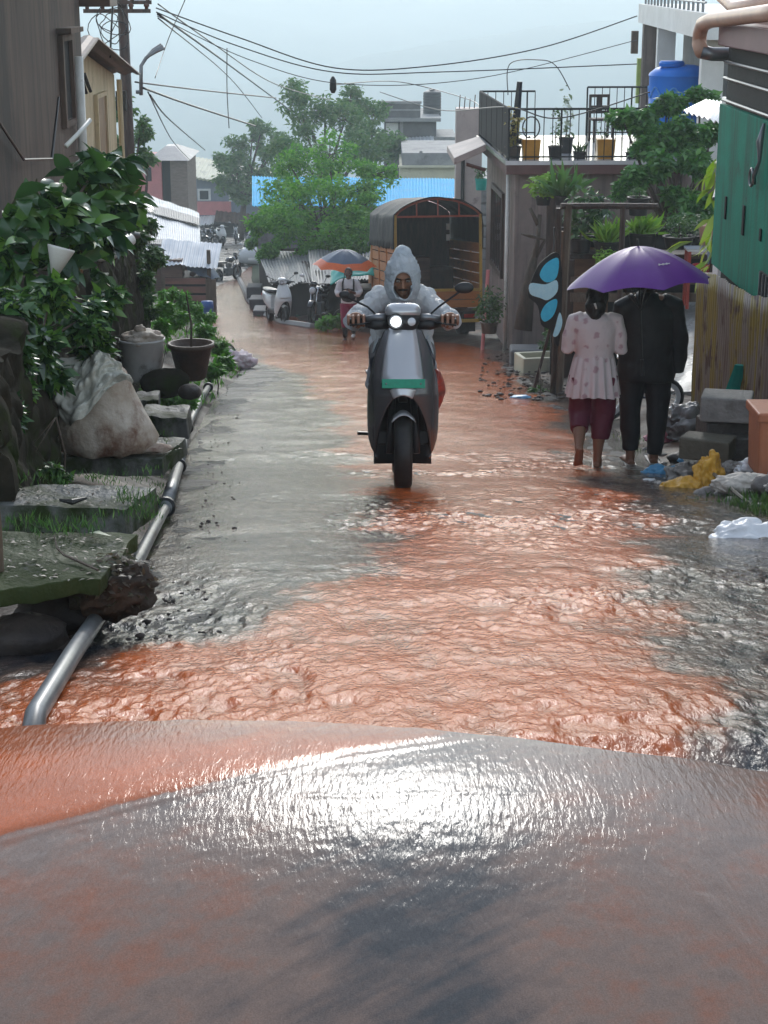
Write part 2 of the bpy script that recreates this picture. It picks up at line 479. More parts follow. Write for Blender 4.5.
def water_mat(name, bsc, bst, rough, stretch, rots=None, c0=(.050, .054, .060), c1=(.12, .075, .055), ior=1.2):
    m = bpy.data.materials.new(name); m.use_nodes = True
    nt = m.node_tree; N, L = nt.nodes, nt.links; b = N['Principled BSDF']
    at = N.new('ShaderNodeAttribute'); at.attribute_name = 'mud'
    tc = N.new('ShaderNodeTexCoord')
    mp = N.new('ShaderNodeMapping'); mp.inputs['Scale'].default_value = stretch; L.new(tc.outputs['Object'], mp.inputs['Vector'])
    nz = N.new('ShaderNodeTexNoise'); nz.inputs['Scale'].default_value = 9; nz.inputs['Detail'].default_value = 7; nz.inputs['Roughness'].default_value = .65
    L.new(mp.outputs[0], nz.inputs['Vector'])
    ma = N.new('ShaderNodeMath'); ma.operation = 'MULTIPLY_ADD'; L.new(nz.outputs['Fac'], ma.inputs[0]); ma.inputs[1].default_value = .55; ma.inputs[2].default_value = -.275
    ad = N.new('ShaderNodeMath'); ad.operation = 'ADD'; ad.use_clamp = True; L.new(ma.outputs[0], ad.inputs[0]); L.new(at.outputs['Fac'], ad.inputs[1])
    rp = N.new('ShaderNodeValToRGB'); e = rp.color_ramp.elements
    e[0].position = 0.0; e[0].color = (*c0, 1); e[1].position = 1.0; e[1].color = (.50, .112, .027, 1)
    q = e.new(.35); q.color = (*c1, 1); q = e.new(.68); q.color = (.33, .085, .027, 1)
    L.new(ad.outputs[0], rp.inputs[0])
    ng = N.new('ShaderNodeTexNoise'); ng.inputs['Scale'].default_value = 380; ng.inputs['Detail'].default_value = 3; L.new(tc.outputs['Object'], ng.inputs['Vector'])
    mg = N.new('ShaderNodeMapRange'); mg.inputs[1].default_value = .3; mg.inputs[2].default_value = .7; mg.inputs[3].default_value = .80; mg.inputs[4].default_value = 1.18; L.new(ng.outputs['Fac'], mg.inputs[0])
    mv = N.new('ShaderNodeVectorMath'); mv.operation = 'SCALE'; L.new(rp.outputs[0], mv.inputs[0]); L.new(mg.outputs[0], mv.inputs['Scale']); L.new(mv.outputs[0], b.inputs['Base Color'])
    b.inputs['Roughness'].default_value = rough; b.inputs['IOR'].default_value = ior
    prev = None
    for k, (s_, st_) in enumerate(zip(bsc, bst)):
        n = N.new('ShaderNodeTexNoise'); n.inputs['Scale'].default_value = s_; n.inputs['Detail'].default_value = 4; n.inputs['Distortion'].default_value = .6
        if rots:
            mr = N.new('ShaderNodeMapping'); mr.inputs['Rotation'].default_value = (0, 0, R(rots[k])); mr.inputs['Scale'].default_value = (1, .22, 1)
            L.new(tc.outputs['Object'], mr.inputs['Vector']); L.new(mr.outputs[0], n.inputs['Vector'])
        else:
            L.new(mp.outputs[0], n.inputs['Vector'])
        bp = N.new('ShaderNodeBump'); bp.inputs['Strength'].default_value = st_; bp.inputs['Distance'].default_value = .012
        L.new(n.outputs['Fac'], bp.inputs['Height'])
        if prev is not None: L.new(prev.outputs[0], bp.inputs['Normal'])
        prev = bp
    L.new(prev.outputs[0], b.inputs['Normal'])
    return m

def grid_mesh(name, blocks, m, kind='structure', attr=None):
    """blocks: list of (X, Y, Z[, A]) 2-D arrays, each a sheet; joined in one mesh"""
    Vs, Fs, As, o = [], [], [], 0
    for bl in blocks:
        X, Y, Z = bl[:3]
        h, w = X.shape
        Vs.append(np.stack([X, Y, Z], -1).reshape(-1, 3))
        i = np.arange(h * w).reshape(h, w)
        Fs.append(np.stack([i[:-1, :-1], i[:-1, 1:], i[1:, 1:], i[1:, :-1]], -1).reshape(-1, 4) + o)
        if len(bl) > 3: As.append(bl[3].reshape(-1))
        o += h * w
    V = np.concatenate(Vs); Fq = np.concatenate(Fs)
    me = bpy.data.meshes.new(name)
    me.vertices.add(len(V)); me.vertices.foreach_set('co', V.reshape(-1).astype(np.float32))
    me.loops.add(Fq.size); me.loops.foreach_set('vertex_index', Fq.reshape(-1).astype(np.int32))
    me.polygons.add(len(Fq)); me.polygons.foreach_set('loop_start', (np.arange(len(Fq)) * 4).astype(np.int32))
    me.polygons.foreach_set('use_smooth', np.ones(len(Fq), bool))
    me.update(calc_edges=True)
    if As:
        a = me.attributes.new('mud', 'FLOAT', 'POINT'); a.data.foreach_set('value', np.concatenate(As).astype(np.float32))
    me.materials.append(m)
    ob = bpy.data.objects.new(name, me); COL.objects.link(ob)
    return tag(ob, kind=kind)

# ------------------------------------------------------------------ ground sheet
def sm(a, lo, hi):
    t = np.clip((a - lo) / (hi - lo), 0, 1)
    return t * t * (3 - 2 * t)

def wall_x(y): return np.interp(y, [3, 6.6, 10.2, 21.5, 40], [-1.35, -1.5, -1.95, -2.95, -4.6])
def wall_top(y): return np.interp(y, [4, 6.6, 10, 21.5], [.3, .1, -.25, -1.3])

gx = np.concatenate([-np.geomspace(9, 1550, 28)[::-1], np.arange(-8.9, 9, .13), np.geomspace(9, 1550, 28)])
gy = np.concatenate([-np.geomspace(4, 80, 10)[::-1], np.arange(-3.5, 2.9, .5), np.arange(3.0, 46, .13), np.geomspace(46, 2200, 80)])

def lateral(X, Y):
    n = (fbm(X * 1.3, Y * 1.3, 4, 3) - .5)
    z = n * .10 * sm(np.abs(X), .5, 3)
    l, r = RL(Y), RR(Y)
    inside = sm(X, l - .12, l + .05) * (1 - sm(X, r - .05, r + .12))
    z = z * (1 - inside) - .07 * inside
    # pit beside the pipe at the front left
    z -= .22 * (1 - sm(X, -.95, -.72)) * sm(Y, 3.45, 3.7) * (1 - sm(Y, 4.5, 4.9))
    # bank behind the left retaining wall
    wx = wall_x(Y)
    bank = (1 - sm(X, wx - .30, wx - .12)) * sm(Y, 6.2, 6.7) * (1 - sm(Y, 19.2, 20.2))
    z += bank * (wall_top(Y) - .12 - Gn(Y))
    # grassy bank farther down on the left
    z += .45 * (1 - sm(X, l - 1.2, l - .3)) * sm(Y, 21, 24) * (1 - sm(Y, 48, 56)) + .12 * (1 - sm(X, l - .5, l - .1)) * sm(Y, 6, 9)
    # right verge
    z += .12 * sm(X, r + .1, r + .7) * sm(Y, 6, 9)
    z += .9 * sm(X, 3.0, 5.5) * sm(Y, 19, 24) * (1 - sm(Y, 36, 44))
    # wide hillside
    z += 3.5 * sm(np.abs(X), 14, 120) * sm(Y, 20, 120)
    return z

X, Y = np.meshgrid(gx, gy)
Zg = Gn(Y) + lateral(X, Y) - np.where(Y < 3.41, .12, 0)
grid_mesh('ground', [(X, Y, Zg)], m_dirt)

def gz(x, y):
    """height of the ground sheet beside the road"""
    a = np.array([[float(x)]]); b = np.array([[float(y)]])
    return float(G(y) + lateral(a, b)[0, 0])

# ------------------------------------------------------------------ hills
hx = np.linspace(-1540, 1540, 200); hy = np.linspace(1000, 2200, 110)
X, Y = np.meshgrid(hx, hy)
Zh = -118 + 134 * sm(Y, 1020, 1750) * (.75 + .5 * fbm(X * .006, Y * .006, 5, 9)) + 3 * fbm(X * .03, Y * .03, 4, 5)
Zh = np.minimum(Zh, 14.5)

grid_mesh('hills', [(X, Y, Zh)], m_hill)
hx = np.linspace(-900, 900, 260); hy = np.linspace(960, 1300, 60)
X, Y = np.meshgrid(hx, hy)
rid_ = np.interp(X, [-900, -400, -175, -60, 27, 95, 190, 400, 900], [-70, -60, -56, -40, -27, -20, -15, -8, -2]) + 9 * (fbm(X * .012, Y * 0, 4, 15) - .5) + 4 * (fbm(X * .06, Y * .06, 3, 16) - .5)
rid_ = rid_ * 1.33 - 2
grid_mesh('hills', [(X, Y, -100 + (rid_ + 100) * sm(Y, 965, 1200) * (1 - .25 * sm(Y, 1200, 1300)))], m_hill)

# ------------------------------------------------------------------ road
ys = np.concatenate([np.arange(3.52, 14, .06), np.arange(14, 46, .2), np.arange(46, 126, .8)])
us = np.linspace(0, 1, 61)
U, Y = np.meshgrid(us, ys)
rag = (fbm(Y * 1.7, Y * 0 + 1, 4, 21) - .5) * .26
rag2 = (fbm(Y * 1.5, Y * 0 + 5, 4, 31) - .5) * .30
l, r = RL(Y) + rag, RR(Y) + rag2
X = l + (r - l) * U
cam_b = .018 * (1 - (2 * U - 1) ** 2)
Zr = Gn(Y) + cam_b + (fbm(X * 2.2, Y * 1.4, 4, 41) - .5) * .035
Zr = np.where((U < .008) | (U > .992), Zr - .14, Zr)
grid_mesh('road', [(X, Y, Zr)], m_asph)

def roadz(X, Y):
    l, r = RL(Y), RR(Y)
    u = np.clip((X - l) / (r - l), 0, 1)
    return Gn(Y) + .018 * (1 - (2 * u - 1) ** 2) + (fbm(X * 2.2, Y * 1.4, 4, 41) - .5) * .035

# ------------------------------------------------------------------ the muddy flood running down the street
pk = [(300, 203, 262), (322, 205, 300), (345, 222, 480), (360, 250, 500), (380, 292, 530), (400, 245, 548), (440, 222, 600), (480, 205, 665),
      (520, 185, 760), (560, 160, 900), (600, 120, 1000), (640, 60, 1000), (680, 20, 1000), (708, -40, 1000)]
fy, fl, fr = [], [], []
for y_, a_, b_ in pk:
    p, q = gp(a_, y_), gp(b_, y_)
    fy.append((p.y + q.y) / 2); fl.append(p.x); fr.append(q.x)
o_ = np.argsort(fy); fy = np.array(fy)[o_]; fl = np.array(fl)[o_]; fr = np.array(fr)[o_]
mk = [(300, 203, 262), (345, 222, 480), (360, 255, 500), (380, 296, 525), (400, 318, 545), (440, 334, 585), (480, 345, 618), (520, 372, 640), (560, 345, 662), (600, 270, 672), (640, 190, 690), (665, 60, 705), (690, 0, 725), (708, -40, 740)]
my_, ml, mr_ = [], [], []
for y_, a_, b_ in mk:
    p, q = gp(a_, y_), gp(b_, y_)
    my_.append((p.y + q.y) / 2); ml.append(p.x); mr_.append(q.x)
o_ = np.argsort(my_); my_ = np.array(my_)[o_]; ml = np.array(ml)[o_]; mr_ = np.array(mr_)[o_]

def flood_block(y0, y1, dy, nx, amp, wave=1.0):
    ys = np.arange(y0, y1 + dy * .5, dy)
    a = np.maximum(np.interp(ys, fy, fl) - .4, RL(ys) + .0)
    b = np.minimum(np.interp(ys, fy, fr) + .4, RR(ys) + .15)
    k = sm(ys, 4.2, 6.0); a = (np.interp(ys, fy, fl) - .4) * (1 - k) + a * k
    U = np.linspace(0, 1, nx)[None, :]
    X = a[:, None] + (b - a)[:, None] * U; Y = np.repeat(ys[:, None], nx, 1)
    wl = np.interp(Y, fy, fl); wr = np.interp(Y, fy, fr)
    d = np.minimum(X - wl, wr - X) + (fbm(X * 2.6, Y * 1.3, 5, 51) - .5) * .9
    turb = (fbm(X * 3.1 + 4, Y * 2.1, 4, 71))
    core = np.clip(d / .45, 0, 1)
    # ridged crests, bent across the flow
    wx = X + .10 * fbm(X * 4, Y * 4, 3, 61)
    wx = X + .22 * (fbm(X * 1.4, Y * 1.4, 3, 63) - .5); wy = Y + .30 * (fbm(X * 1.6 + 7, Y * 1.2, 3, 64) - .5) - .10 * np.cos((X - .3) * 2.2)
    dm = np.minimum(X - np.interp(Y, my_, ml), np.interp(Y, my_, mr_) - X) + (fbm(X * 2.2 + 3, Y * 1.5, 5, 57) - .5) * .75 + (fbm(X * 9, Y * 14, 3, 58) - .5) * .16
    lane = 1 - (1 - (.36 + .64 * sm(dm, -.35, .15))) * sm(Y, 5.2, 7.0)
    gust = np.clip(fbm(X * 1.5, Y * 1.1, 3, 66) * 2.6 - .55, .25, 1.7)
    r1 = 1 - np.abs(2 * fbm(wx * 13.0 + wy * 2.5, wy * 5.5 - wx * 3.0, 3, 81) - 1) * 2
    r2 = 1 - np.abs(2 * fbm(wx * 34 - wy * 6, wy * 14 + wx * 9, 2, 91) - 1) * 2
    h = np.clip(d / .22, -1.6, 1) * .010 * (1 - .55 * sm(Y, 6.5, 9)) + amp * lane * gust * (.0135 * (r1 - .45) + .0070 * (r2 - .45)) * .9 + amp * (.006 + .012 * lane) * (turb - .5) + .004 * (.30 + .70 * core)
    far = sm(Y, 26, 40)
    h = h * (1 - far) + far * (.012 + .006 * (turb - .5))
    Z = roadz(X, np.maximum(Y, 3.50)) + h * sm(Y, 3.2, 3.6) + .06 * np.clip(3.5 - Y, 0, 1) - .012 * (1 - sm(Y, 3.3, 3.5))
    # muddy core; grey and clear where the water only skims the asphalt
    A = .13 + .82 * sm(dm, -.16, .30) - .22 * np.clip((fbm(X * 2.4 + 9, Y * 1.6, 4, 101) - .5) * 4, 0, 1) * sm(-Y, -8.5, -4.5) + .22 * (turb - .5) + .16 * (r1 - .5) * amp
    A = A * (1 - far) + far * (.58 + .25 * (turb - .5))
    return X, Y, Z, A

m_flood = water_mat('muddy_water', (60, 130), (.45, .25), .075, (1, .38, 1), c0=(.020, .022, .026))
flood = grid_mesh('flood_water', [flood_block(3.25, 6.4, .0085, 430, 1.3), flood_block(6.4, 9.5, .013, 300, 1.1), flood_block(9.5, 14, .022, 200, .9), flood_block(14, 40, .08, 90, .6), flood_block(40, 80, .4, 40, .2)], m_flood)

# ------------------------------------------------------------------ concrete slab in front, with a film of water running over it
def crown(X, Y):  # convexity added to the slab's shape to narrow the sun glint
    t = Y - 3.02
    return -.135 * np.where(t < -.9, .81 + 1.8 * (-t - .9), t * t) - np.where(X < 0, .055, .10) * np.minimum(X * X, .8)

def edge_y(x): return 3.43 - .12 * np.tanh(x * 1.6) + .05 * (fbm(x * 2.3, x * 0 + 2, 4, 111) - .5) + .02 * (fbm(x * 14, x * 0 + 7, 3, 113) - .5)
xs = np.linspace(-6, 6, 121)
ring_t = np.stack([xs, edge_y(xs)], 1)
Ys = np.concatenate([np.linspace(-4, 1.8, 8), np.linspace(2.0, 1, 8)[1:] * 0 + 2.0])[:9]
U = np.linspace(0, 1, 40)[None, :]
X = np.repeat(xs[:, None], 40, 1); Y = -4 + (edge_y(xs)[:, None] + 4) * U ** .5
Zt = crown(X, Y)
Xe = np.repeat(xs[:, None], 3, 1); Ye = edge_y(xs)[:, None] + np.array([[0, .012, .02]]); Ze = np.array([[0, -.012, -.2]]) + crown(Xe, Ye)
sb = grid_mesh('concrete_pavement', [(X.T, Y.T, Zt.T), (Xe.T, Ye.T, Ze.T)], m_conc)

xs = np.arange(-1.6, 1.6, .0085)
nY = 230
E = edge_y(xs)
U = np.linspace(0, 1, nY)
Yf = 1.7 + (E[:, None] - 1.7) * U[None, :]
Xf = np.repeat(xs[:, None], nY, 1)
Ylin = 2.91 + .495 * (Xf + .71) + .03 * (fbm(Xf * 5, Yf * 5, 3, 121) - .5)
dl = Yf - Ylin
band = sm(dl, -.01, .07) * (1 - sm(Xf, .10, .24))
ridge = np.exp(-((dl - .004) / .012) ** 2) * (1 - sm(Xf, .16, .30))
# second faint front lower right of it, and the whitish ripple lines on the right
dl2 = Yf - (3.035 + .10 * np.abs(Xf + .05) + .03 * fbm(Xf * 6, Yf * 6, 3, 131))
ridge2 = np.exp(-(dl2 / .008) ** 2) * (1 - sm(np.abs(Xf - .06), .18, .34))
def rline(x0, y0, x1, y1, w):
    t = np.clip((Yf - y0) / (y1 - y0), 0, 1)
    xx = x0 + (x1 - x0) * t + .02 * (fbm(Yf * 9, Yf * 0 + x0, 3, 141) - .5)
    return np.exp(-((Xf - xx) / w) ** 2) * ((Yf - min(y0, y1)) > 0) * ((max(y0, y1) - Yf) > 0)
lines = .8 * rline(.56, 2.75, .72, 2.35, .010) + .5 * rline(.40, 3.2, .50, 2.4, .02)
w1 = fbm(Xf * 16 + Yf * 12, Yf * 34 - Xf * 10, 3, 151) - .5
w2 = fbm(Xf * 40 - Yf * 30, Yf * 30 + Xf * 26, 2, 161) - .5
Zf = .005 + .0035 * band + .0013 * ridge + .0005 * ridge2 + .0016 * lines + .0022 * w1 * (1 - .4 * band) * .55 + .0005 * w2 * (1 - .6 * band) + crown(Xf, Yf)
nz = .5 * fbm(Xf * 2.4, Yf * 2.2, 4, 171) + .5 * fbm((Xf * .62 - Yf * .78) * 9, (Xf * .78 + Yf * .62) * 1.6, 4, 172); fine = fbm((Xf * .62 - Yf * .78) * 46, (Xf * .78 + Yf * .62) * 5, 4, 181) - .5; Af0 = .42 * fine * (1 - .6 * band)
Af = .92 * band + (1 - band) * (.06 + .42 * sm(Xf, .10, .40) * (.5 + nz) + .16 * sm(-Xf, -.02, .2) + .50 * sm(-Xf, -.05, .35) * sm(nz, .22, .62) * (1 - sm(Yf, 2.75, 2.95) * .7)) + .15 * ridge + Af0
Af = np.where(band < .5, np.minimum(Af, .33 + .25 * np.clip(Af - .33, 0, 1)), Af)
Af = np.where(band > .5, Af - .30 * sm(Yf, 3.25, 3.42) - .22 * (nz - .4), Af)
# water tipping over the edge
Xe = np.repeat(xs[:, None], 4, 1); Ye = E[:, None] + np.array([[0, .012, .028, .04]])
Ze = Zf[:, -1:] + np.array([[0, -.008, -.05, -.16]]); Ae = np.repeat(Af[:, -1:], 4, 1)
m_film = water_mat('water_film', (75, 95, 160), (.13, .10, .07), .12, (1, 1, 1), (-38, 62, 20), (.075, .074, .074), (.21, .145, .115), 1.2)
grid_mesh('shallow_water', [(Xf.T, Yf.T, Zf.T, Af.T), (Xe.T, Ye.T, Ze.T, Ae.T)], m_film)
# ================================================================== LEFT SIDE
def wz(px, py, z):
    v = (py - 512) / F
    zc = (CAMZ - z) / (ST + v * CT)
    p = W(px, py, zc)
    return p

def rel(ps, o):
    return [Vector(p) - Vector(o) for p in ps]

m_moss = mat('mossy_stone', (.034, .029, .021), (.013, .013, .009), spec=.04, rough=.9, scale=4, bump=1.0, bscale=9, stain=(.020, .032, .006), stain_amt=.6, stain_scale=1.6, rough2=.85)
m_slab = mat('mossy_concrete', (.16, .16, .15), (.075, .08, .07), rough=.45, scale=4, bump=.3, bscale=60, stain=(.025, .038, .010), stain_amt=.8, stain_scale=3.6, rough2=.7, spec=.16)
m_slabg = mat('green_mossy_concrete', (.045, .060, .020), (.026, .036, .013), rough=.5, scale=5, bump=.3, bscale=60, stain=(.09, .09, .085), stain_amt=.4, stain_scale=5, rough2=.8, spec=.12)
m_rock = mat('dark_rock', (.075, .058, .048), (.032, .027, .024), rough=.4, scale=5, bump=.7, bscale=22, rough2=.7)
m_pipe = mat('grey_plastic_pipe', (.16, .17, .17), (.07, .075, .075), rough=.36, scale=8, stain=(.05, .045, .035), stain_amt=.5, spec=.6)
m_black = mat('black_rubber', (.012, .012, .013), (.022, .022, .022), rough=.35, scale=14)
m_bark = mat('brown_bark', (.10, .075, .055), (.045, .034, .026), rough=.8, scale=9, bump=.8, bscale=20, stretch=(1, 1, .3))
m_wood = mat('weathered_wood', (.16, .115, .08), (.075, .055, .04), rough=.65, scale=5, bump=.5, bscale=25, stretch=(3, 3, .5))
m_wooddk = mat('dark_wet_wood', (.075, .045, .034), (.032, .022, .018), rough=.5, scale=6, bump=.5, bscale=25, stretch=(3, 3, .5))
m_pvc = mat('white_pvc', (.66, .66, .62), (.52, .52, .48), rough=.35, scale=6, stain=(.25, .22, .16), stain_amt=.35)
m_dkgreen = leafmat('dark_glossy_leaves', [(.018, .050, .022), (.034, .085, .026), (.05, .125, .03), (.12, .24, .04)], rough=.22, transl=.15)
m_green = leafmat('green_leaves', [(.022, .058, .018), (.038, .095, .024), (.06, .135, .032), (.09, .17, .04)], rough=.4)
m_bright = leafmat('bright_green_leaves', [(.05, .16, .02), (.085, .25, .03), (.13, .32, .045), (.10, .20, .04)], rough=.45)
m_mid = leafmat('mid_green_leaves', [(.030, .072, .026), (.045, .105, .034), (.07, .145, .045), (.10, .17, .06)], rough=.45)

# --- retaining wall of mossy stones
def stone_wall():
    o = Vector((float(wall_x(6.5)), 6.5, 0))
    mb = MB()
    ys = np.arange(6.45, 21.4, .05)
    def col(y, side):
        x = float(wall_x(y)); zt = float(wall_top(y)) + .05 * math.sin(y * 5) + .03 * math.sin(y * 13.3); zb = G(y) - .3
        pts = []
        for k in range(41):
            t = k / 40; z = zb + (zt - zb) * t
            c = Vector((y * 4.2, z * 5.2, 0))
            d = noise.voronoi(c)[0]
            b = .045 * min(1, max(0, (d[1] - d[0]) * 3.0)) + .05 * noise.noise(Vector((y * 1.1, z * 1.4, 2)))
            pts.append(Vector((x + b + .10 * (1 - t) - .02, y, z)) - o)
        for dx in (.06, .28):
            pts.append(Vector((x - dx, y, zt + .02)) - o)
        pts.append(Vector((x - .30, y, zb)) - o)
        return pts
    mb.loft([col(y, 0) for y in ys], cap=True)
    w = mb.build('stone_wall', m_moss, loc=o, auto=50)
    return tag(w, 'dark mossy stone retaining wall along the left edge of the street', 'wall')
stone_wall()

# --- concrete steps and slabs between wall and pipe
def slab(name, label, cor, z, th, m, seed, group=None):
    """cor: picture corners of its top (near-left, near-right, far-right, far-left)"""
    P = [wz(a, b, z) for a, b in cor]
    o = sum(P, Vector()) / 4
    mb = MB(); n = 40
    def fn(u, v):
        p = P[0].lerp(P[1], u).lerp(P[3].lerp(P[2], u), v)
        e = .06 * noise.noise(Vector((u * 3, v * 3, seed))) + .012 * noise.noise(Vector((u * 11, v * 11, seed + 5)))
        return p + Vector((e * .5 * (u - .5), e * (v - .5) * 2, .012 * noise.noise(Vector((p.x * 5, p.y * 5, seed))))) - o
    mb.sheet(fn, n, n, thick=th)
    ob = mb.build(name, m, loc=o, bevel=.010, disp=(.004, 14))
    ob.data.polygons.foreach_set('use_smooth', [True] * len(ob.data.polygons)); ob.data.set_sharp_from_angle(angle=R(50))
    return tag(ob, label, 'slab', group)
g_ = 'concrete slabs stepping along the wall'
slab('concrete_slab', 'green mossy slab with a broken front edge over the stones', [(-70, 596), (100, 580), (138, 533), (-60, 530)], -.17, .055, m_slabg, 1, g_)
slab('concrete_slab', 'thick grey slab with mossy right end behind the green slab', [(-40, 503), (124, 511), (156, 487), (40, 483)], -.42, .11, m_slab, 2, g_)
slab('concrete_slab', 'dark flat slab under the big sack', [(40, 456), (162, 459), (186, 438), (60, 432)], -1.02, .10, m_slab, 3, g_)
slab('concrete_slab', 'short kerb block just behind the big sack beside the pipe', [(140, 417), (186, 418), (190, 406), (146, 404)], -1.62, .16, m_slab, 4, g_)
slab('concrete_slab', 'small square block in the grass farthest behind the sack', [(134, 400), (158, 400), (160, 392), (137, 391)], -1.85, .22, m_slab, 5, g_)

def rock(label, p, r, seed, m=m_rock, amp=.22, group='stones in the hollow', name='rock', rz=0.0):
    ob = MB().blob((0, 0, 0), r, amp, 1.4, 3, seed).build(name, m, smooth=True, loc=p)
    ob.rotation_euler.z = rz
    return tag(ob, label, 'rock', group)
def fl_(px, py, dz=0):
    return gp(px, py, dz)
rock('large rounded brown stone below the broken slab edge', wz(28, 640, -.36), (.12, .10, .075), 1)
rock('low dark stone half under water at the hollow front', wz(14, 678, -.42), (.13, .08, .05), 2)
rock('flat dark stone between the rounded stone and the pipe', wz(72, 655, -.40), (.07, .08, .04), 3)
rock('blocky dark stone at the back of the hollow', wz(60, 612, -.36), (.15, .12, .07), 4)
rock('mossy boulder beside the brown basket pot', wz(166, 383, -1.95), (.22, .17, .13), 5, m_moss, .15, None)
rock('grey stone beside the pipe bend by the grass', wz(190, 392, -1.95), (.10, .09, .07), 6, m_rock, .2, None)

# soil and roots spilling over the slab corner
sp = wz(112, 588, -.26)
t = thing('soil_clump', 'dark clod of soil and roots spilling over the slab corner', 'soil', sp)
MB().blob((0, 0, 0), (.13, .10, .085), .35, 3.0, 4, 8).build('clod', m_dirt, t, smooth=True)
leaf_mesh('rootlets', clump_points((0, 0, .02), (.13, .11, .09), 420, .7), .028, leafmat('dead_leaves', [(.06, .045, .03), (.10, .08, .05), (.04, .05, .02)]), t)

# --- the drain pipe in sections
def pipe_run():
    g0 = gp(36, 714, .035); g1 = gp(72, 655, .05); a = [g0 + (g0 - g1) * .45 + Vector((0, 0, -.13)), g0, g1, gp(108, 602, .055), gp(138, 560, .06), gp(152, 533, .06), gp(167, 505, .065)]
    o = a[1].copy()
    t = thing('drain_pipe', 'long grey plastic drain pipe lying along the left road edge', 'pipe', o)
    MB().tube(rel(a, o), .026, 18).build('pipe_section', m_pipe, t, smooth=True)
    b = [gp(165, 508, .07), gp(179, 465, .07)]
    MB().tube(rel(b, o), .036, 18).build('pipe_section', m_pipe, t, smooth=True)
    c = [gp(179, 466, .06), gp(184, 443, .06), gp(189, 424, .07), gp(200, 401, .08), gp(209, 386, .08)]
    MB().tube(rel(c, o), .034, 18).build('pipe_section', m_pipe, t, smooth=True)
    def ringp(p, q, f, r, l):
        d = (Vector(q) - Vector(p)).normalized(); k = Vector(p).lerp(Vector(q), f)
        MB().tube(rel([k - d * l, k - d * l * .8, k + d * l * .8, k + d * l], o), [r * .9, r, r, r * .9], 18).build('coupling', m_black, t, smooth=True)
    ringp(b[0], b[1], .02, .053, .05); ringp(b[0], b[1], .97, .056, .045); ringp(c[1], c[2], .8, .052, .06)
    ringp(c[3], c[4], .9, .062, .07)
    v = c[4]
    MB().tube(rel([v, v + Vector((.02, 0, .12))], o), .03, 10).build('valve', m_black, t, smooth=True)
pipe_run()

# --- sacks, bucket, pot
def cloth_mat(name, c1, c2, stain=None, amt=.5, ss=3): return mat(name, c1, c2, rough=.5, scale=7, bump=.5, bscale=26, stain=stain, stain_amt=amt, stain_scale=ss, rough2=.75)
m_sack = cloth_mat('dirty_sack', (.54, .48, .40), (.34, .27, .20), (.16, .085, .055), .62, 2.4)
m_plast = mat('crumpled_plastic', (.58, .58, .50), (.40, .39, .33), rough=.2, scale=8, bump=.9, bscale=16, stain=(.22, .19, .14), stain_amt=.4)
sp = wz(106, 449, -1.0); gnd = -1.01
t = thing('sack', 'big bulging dirty sack with crumpled plastic over its open mouth', 'sack', (sp.x, sp.y, gnd))
def sack_ring(z, rx, ry, dx, dy, wr):
    return [Vector((dx + math.cos(a) * rx * (1 + wr * noise.noise(Vector((math.cos(a) * 2, math.sin(a) * 2, z * 7)))),
                    dy + math.sin(a) * ry * (1 + wr * noise.noise(Vector((math.cos(a) * 2 + 5, math.sin(a) * 2, z * 7)))), z + .03 * math.sin(a * 3 + z * 9) * min(1, z * 5))) for a in [2 * PI * k / 40 for k in range(40)]]
mb = MB()
mb.loft([sack_ring(z, rx, ry, dx, dy, .13) for z, rx, ry, dx, dy in
         [(0, .20, .15, .0, 0), (.015, .265, .19, .0, 0), (.07, .285, .21, -.005, 0), (.15, .275, .205, -.02, 0), (.24, .235, .185, -.035, .01), (.33, .205, .165, -.05, .01), (.41, .18, .15, -.04, .01), (.47, .155, .12, -.025, .01), (.505, .09, .07, 0, 0), (.50, .02, .02, 0, 0)]])
so_ = mb.build('bag', m_sack, t, smooth=True, disp=(.018, 11))
def cover(u, v):
    a = -PI * 1.22 + 1.25 * PI * .78 * u
    k = v
    z = .53 - .02 * math.cos(a * 2) - (.22 + .10 * math.sin(a * 3 + 1)) * k ** 1.3 + .03 * math.sin(a * 4)
    r_ = .05 + (.255 if True else 0) * min(1, k * 1.25) ** .6
    w = noise.noise(Vector((math.cos(a) * 3, math.sin(a) * 3, k * 4))) * .035 + abs(noise.noise(Vector((a * 3, k * 3, 7)))) * .05 + abs(noise.noise(Vector((a * 7, k * 8, 2)))) * .03
    return Vector((-.035 + math.cos(a) * (r_ * .93 + w), .005 + math.sin(a) * (r_ * .8 + w), z + w * .6))
MB().sheet(cover, 110, 60).build('plastic_cover', m_plast, t, smooth=True)
# tail of the sack lying to the right
MB().blob((.27, -.02, .02), (.10, .07, .025), .3, 2, 3, 3).build('loose_end', m_sack, t, smooth=True)

def wpos(px, py, z): return wz(px, py, z)
p = wz(143, 380, -1.98)
t = thing('bucket', 'old white plastic bucket stuffed with a grey sack', 'bucket', p)
m_bkt = mat('old_white_plastic', (.56, .56, .53), (.44, .43, .40), rough=.4, scale=5, stain=(.12, .10, .07), stain_amt=.55)
MB().lathe([(.0, 0), (.155, 0), (.165, .02), (.205, .36), (.215, .37), (.215, .385), (.195, .385), (.19, .30), (0, .29)], seg=26).build('pail', m_bkt, t, smooth=True)
MB().blob((0.01, 0, .385), (.185, .18, .075), .35, 2.2, 4, 5).build('stuffed_sack', m_sack, t, smooth=True)
MB().blob((-.01, 0, .46), (.05, .05, .05), .3, 2.2, 3, 6).build('knot', m_sack, t, smooth=True)

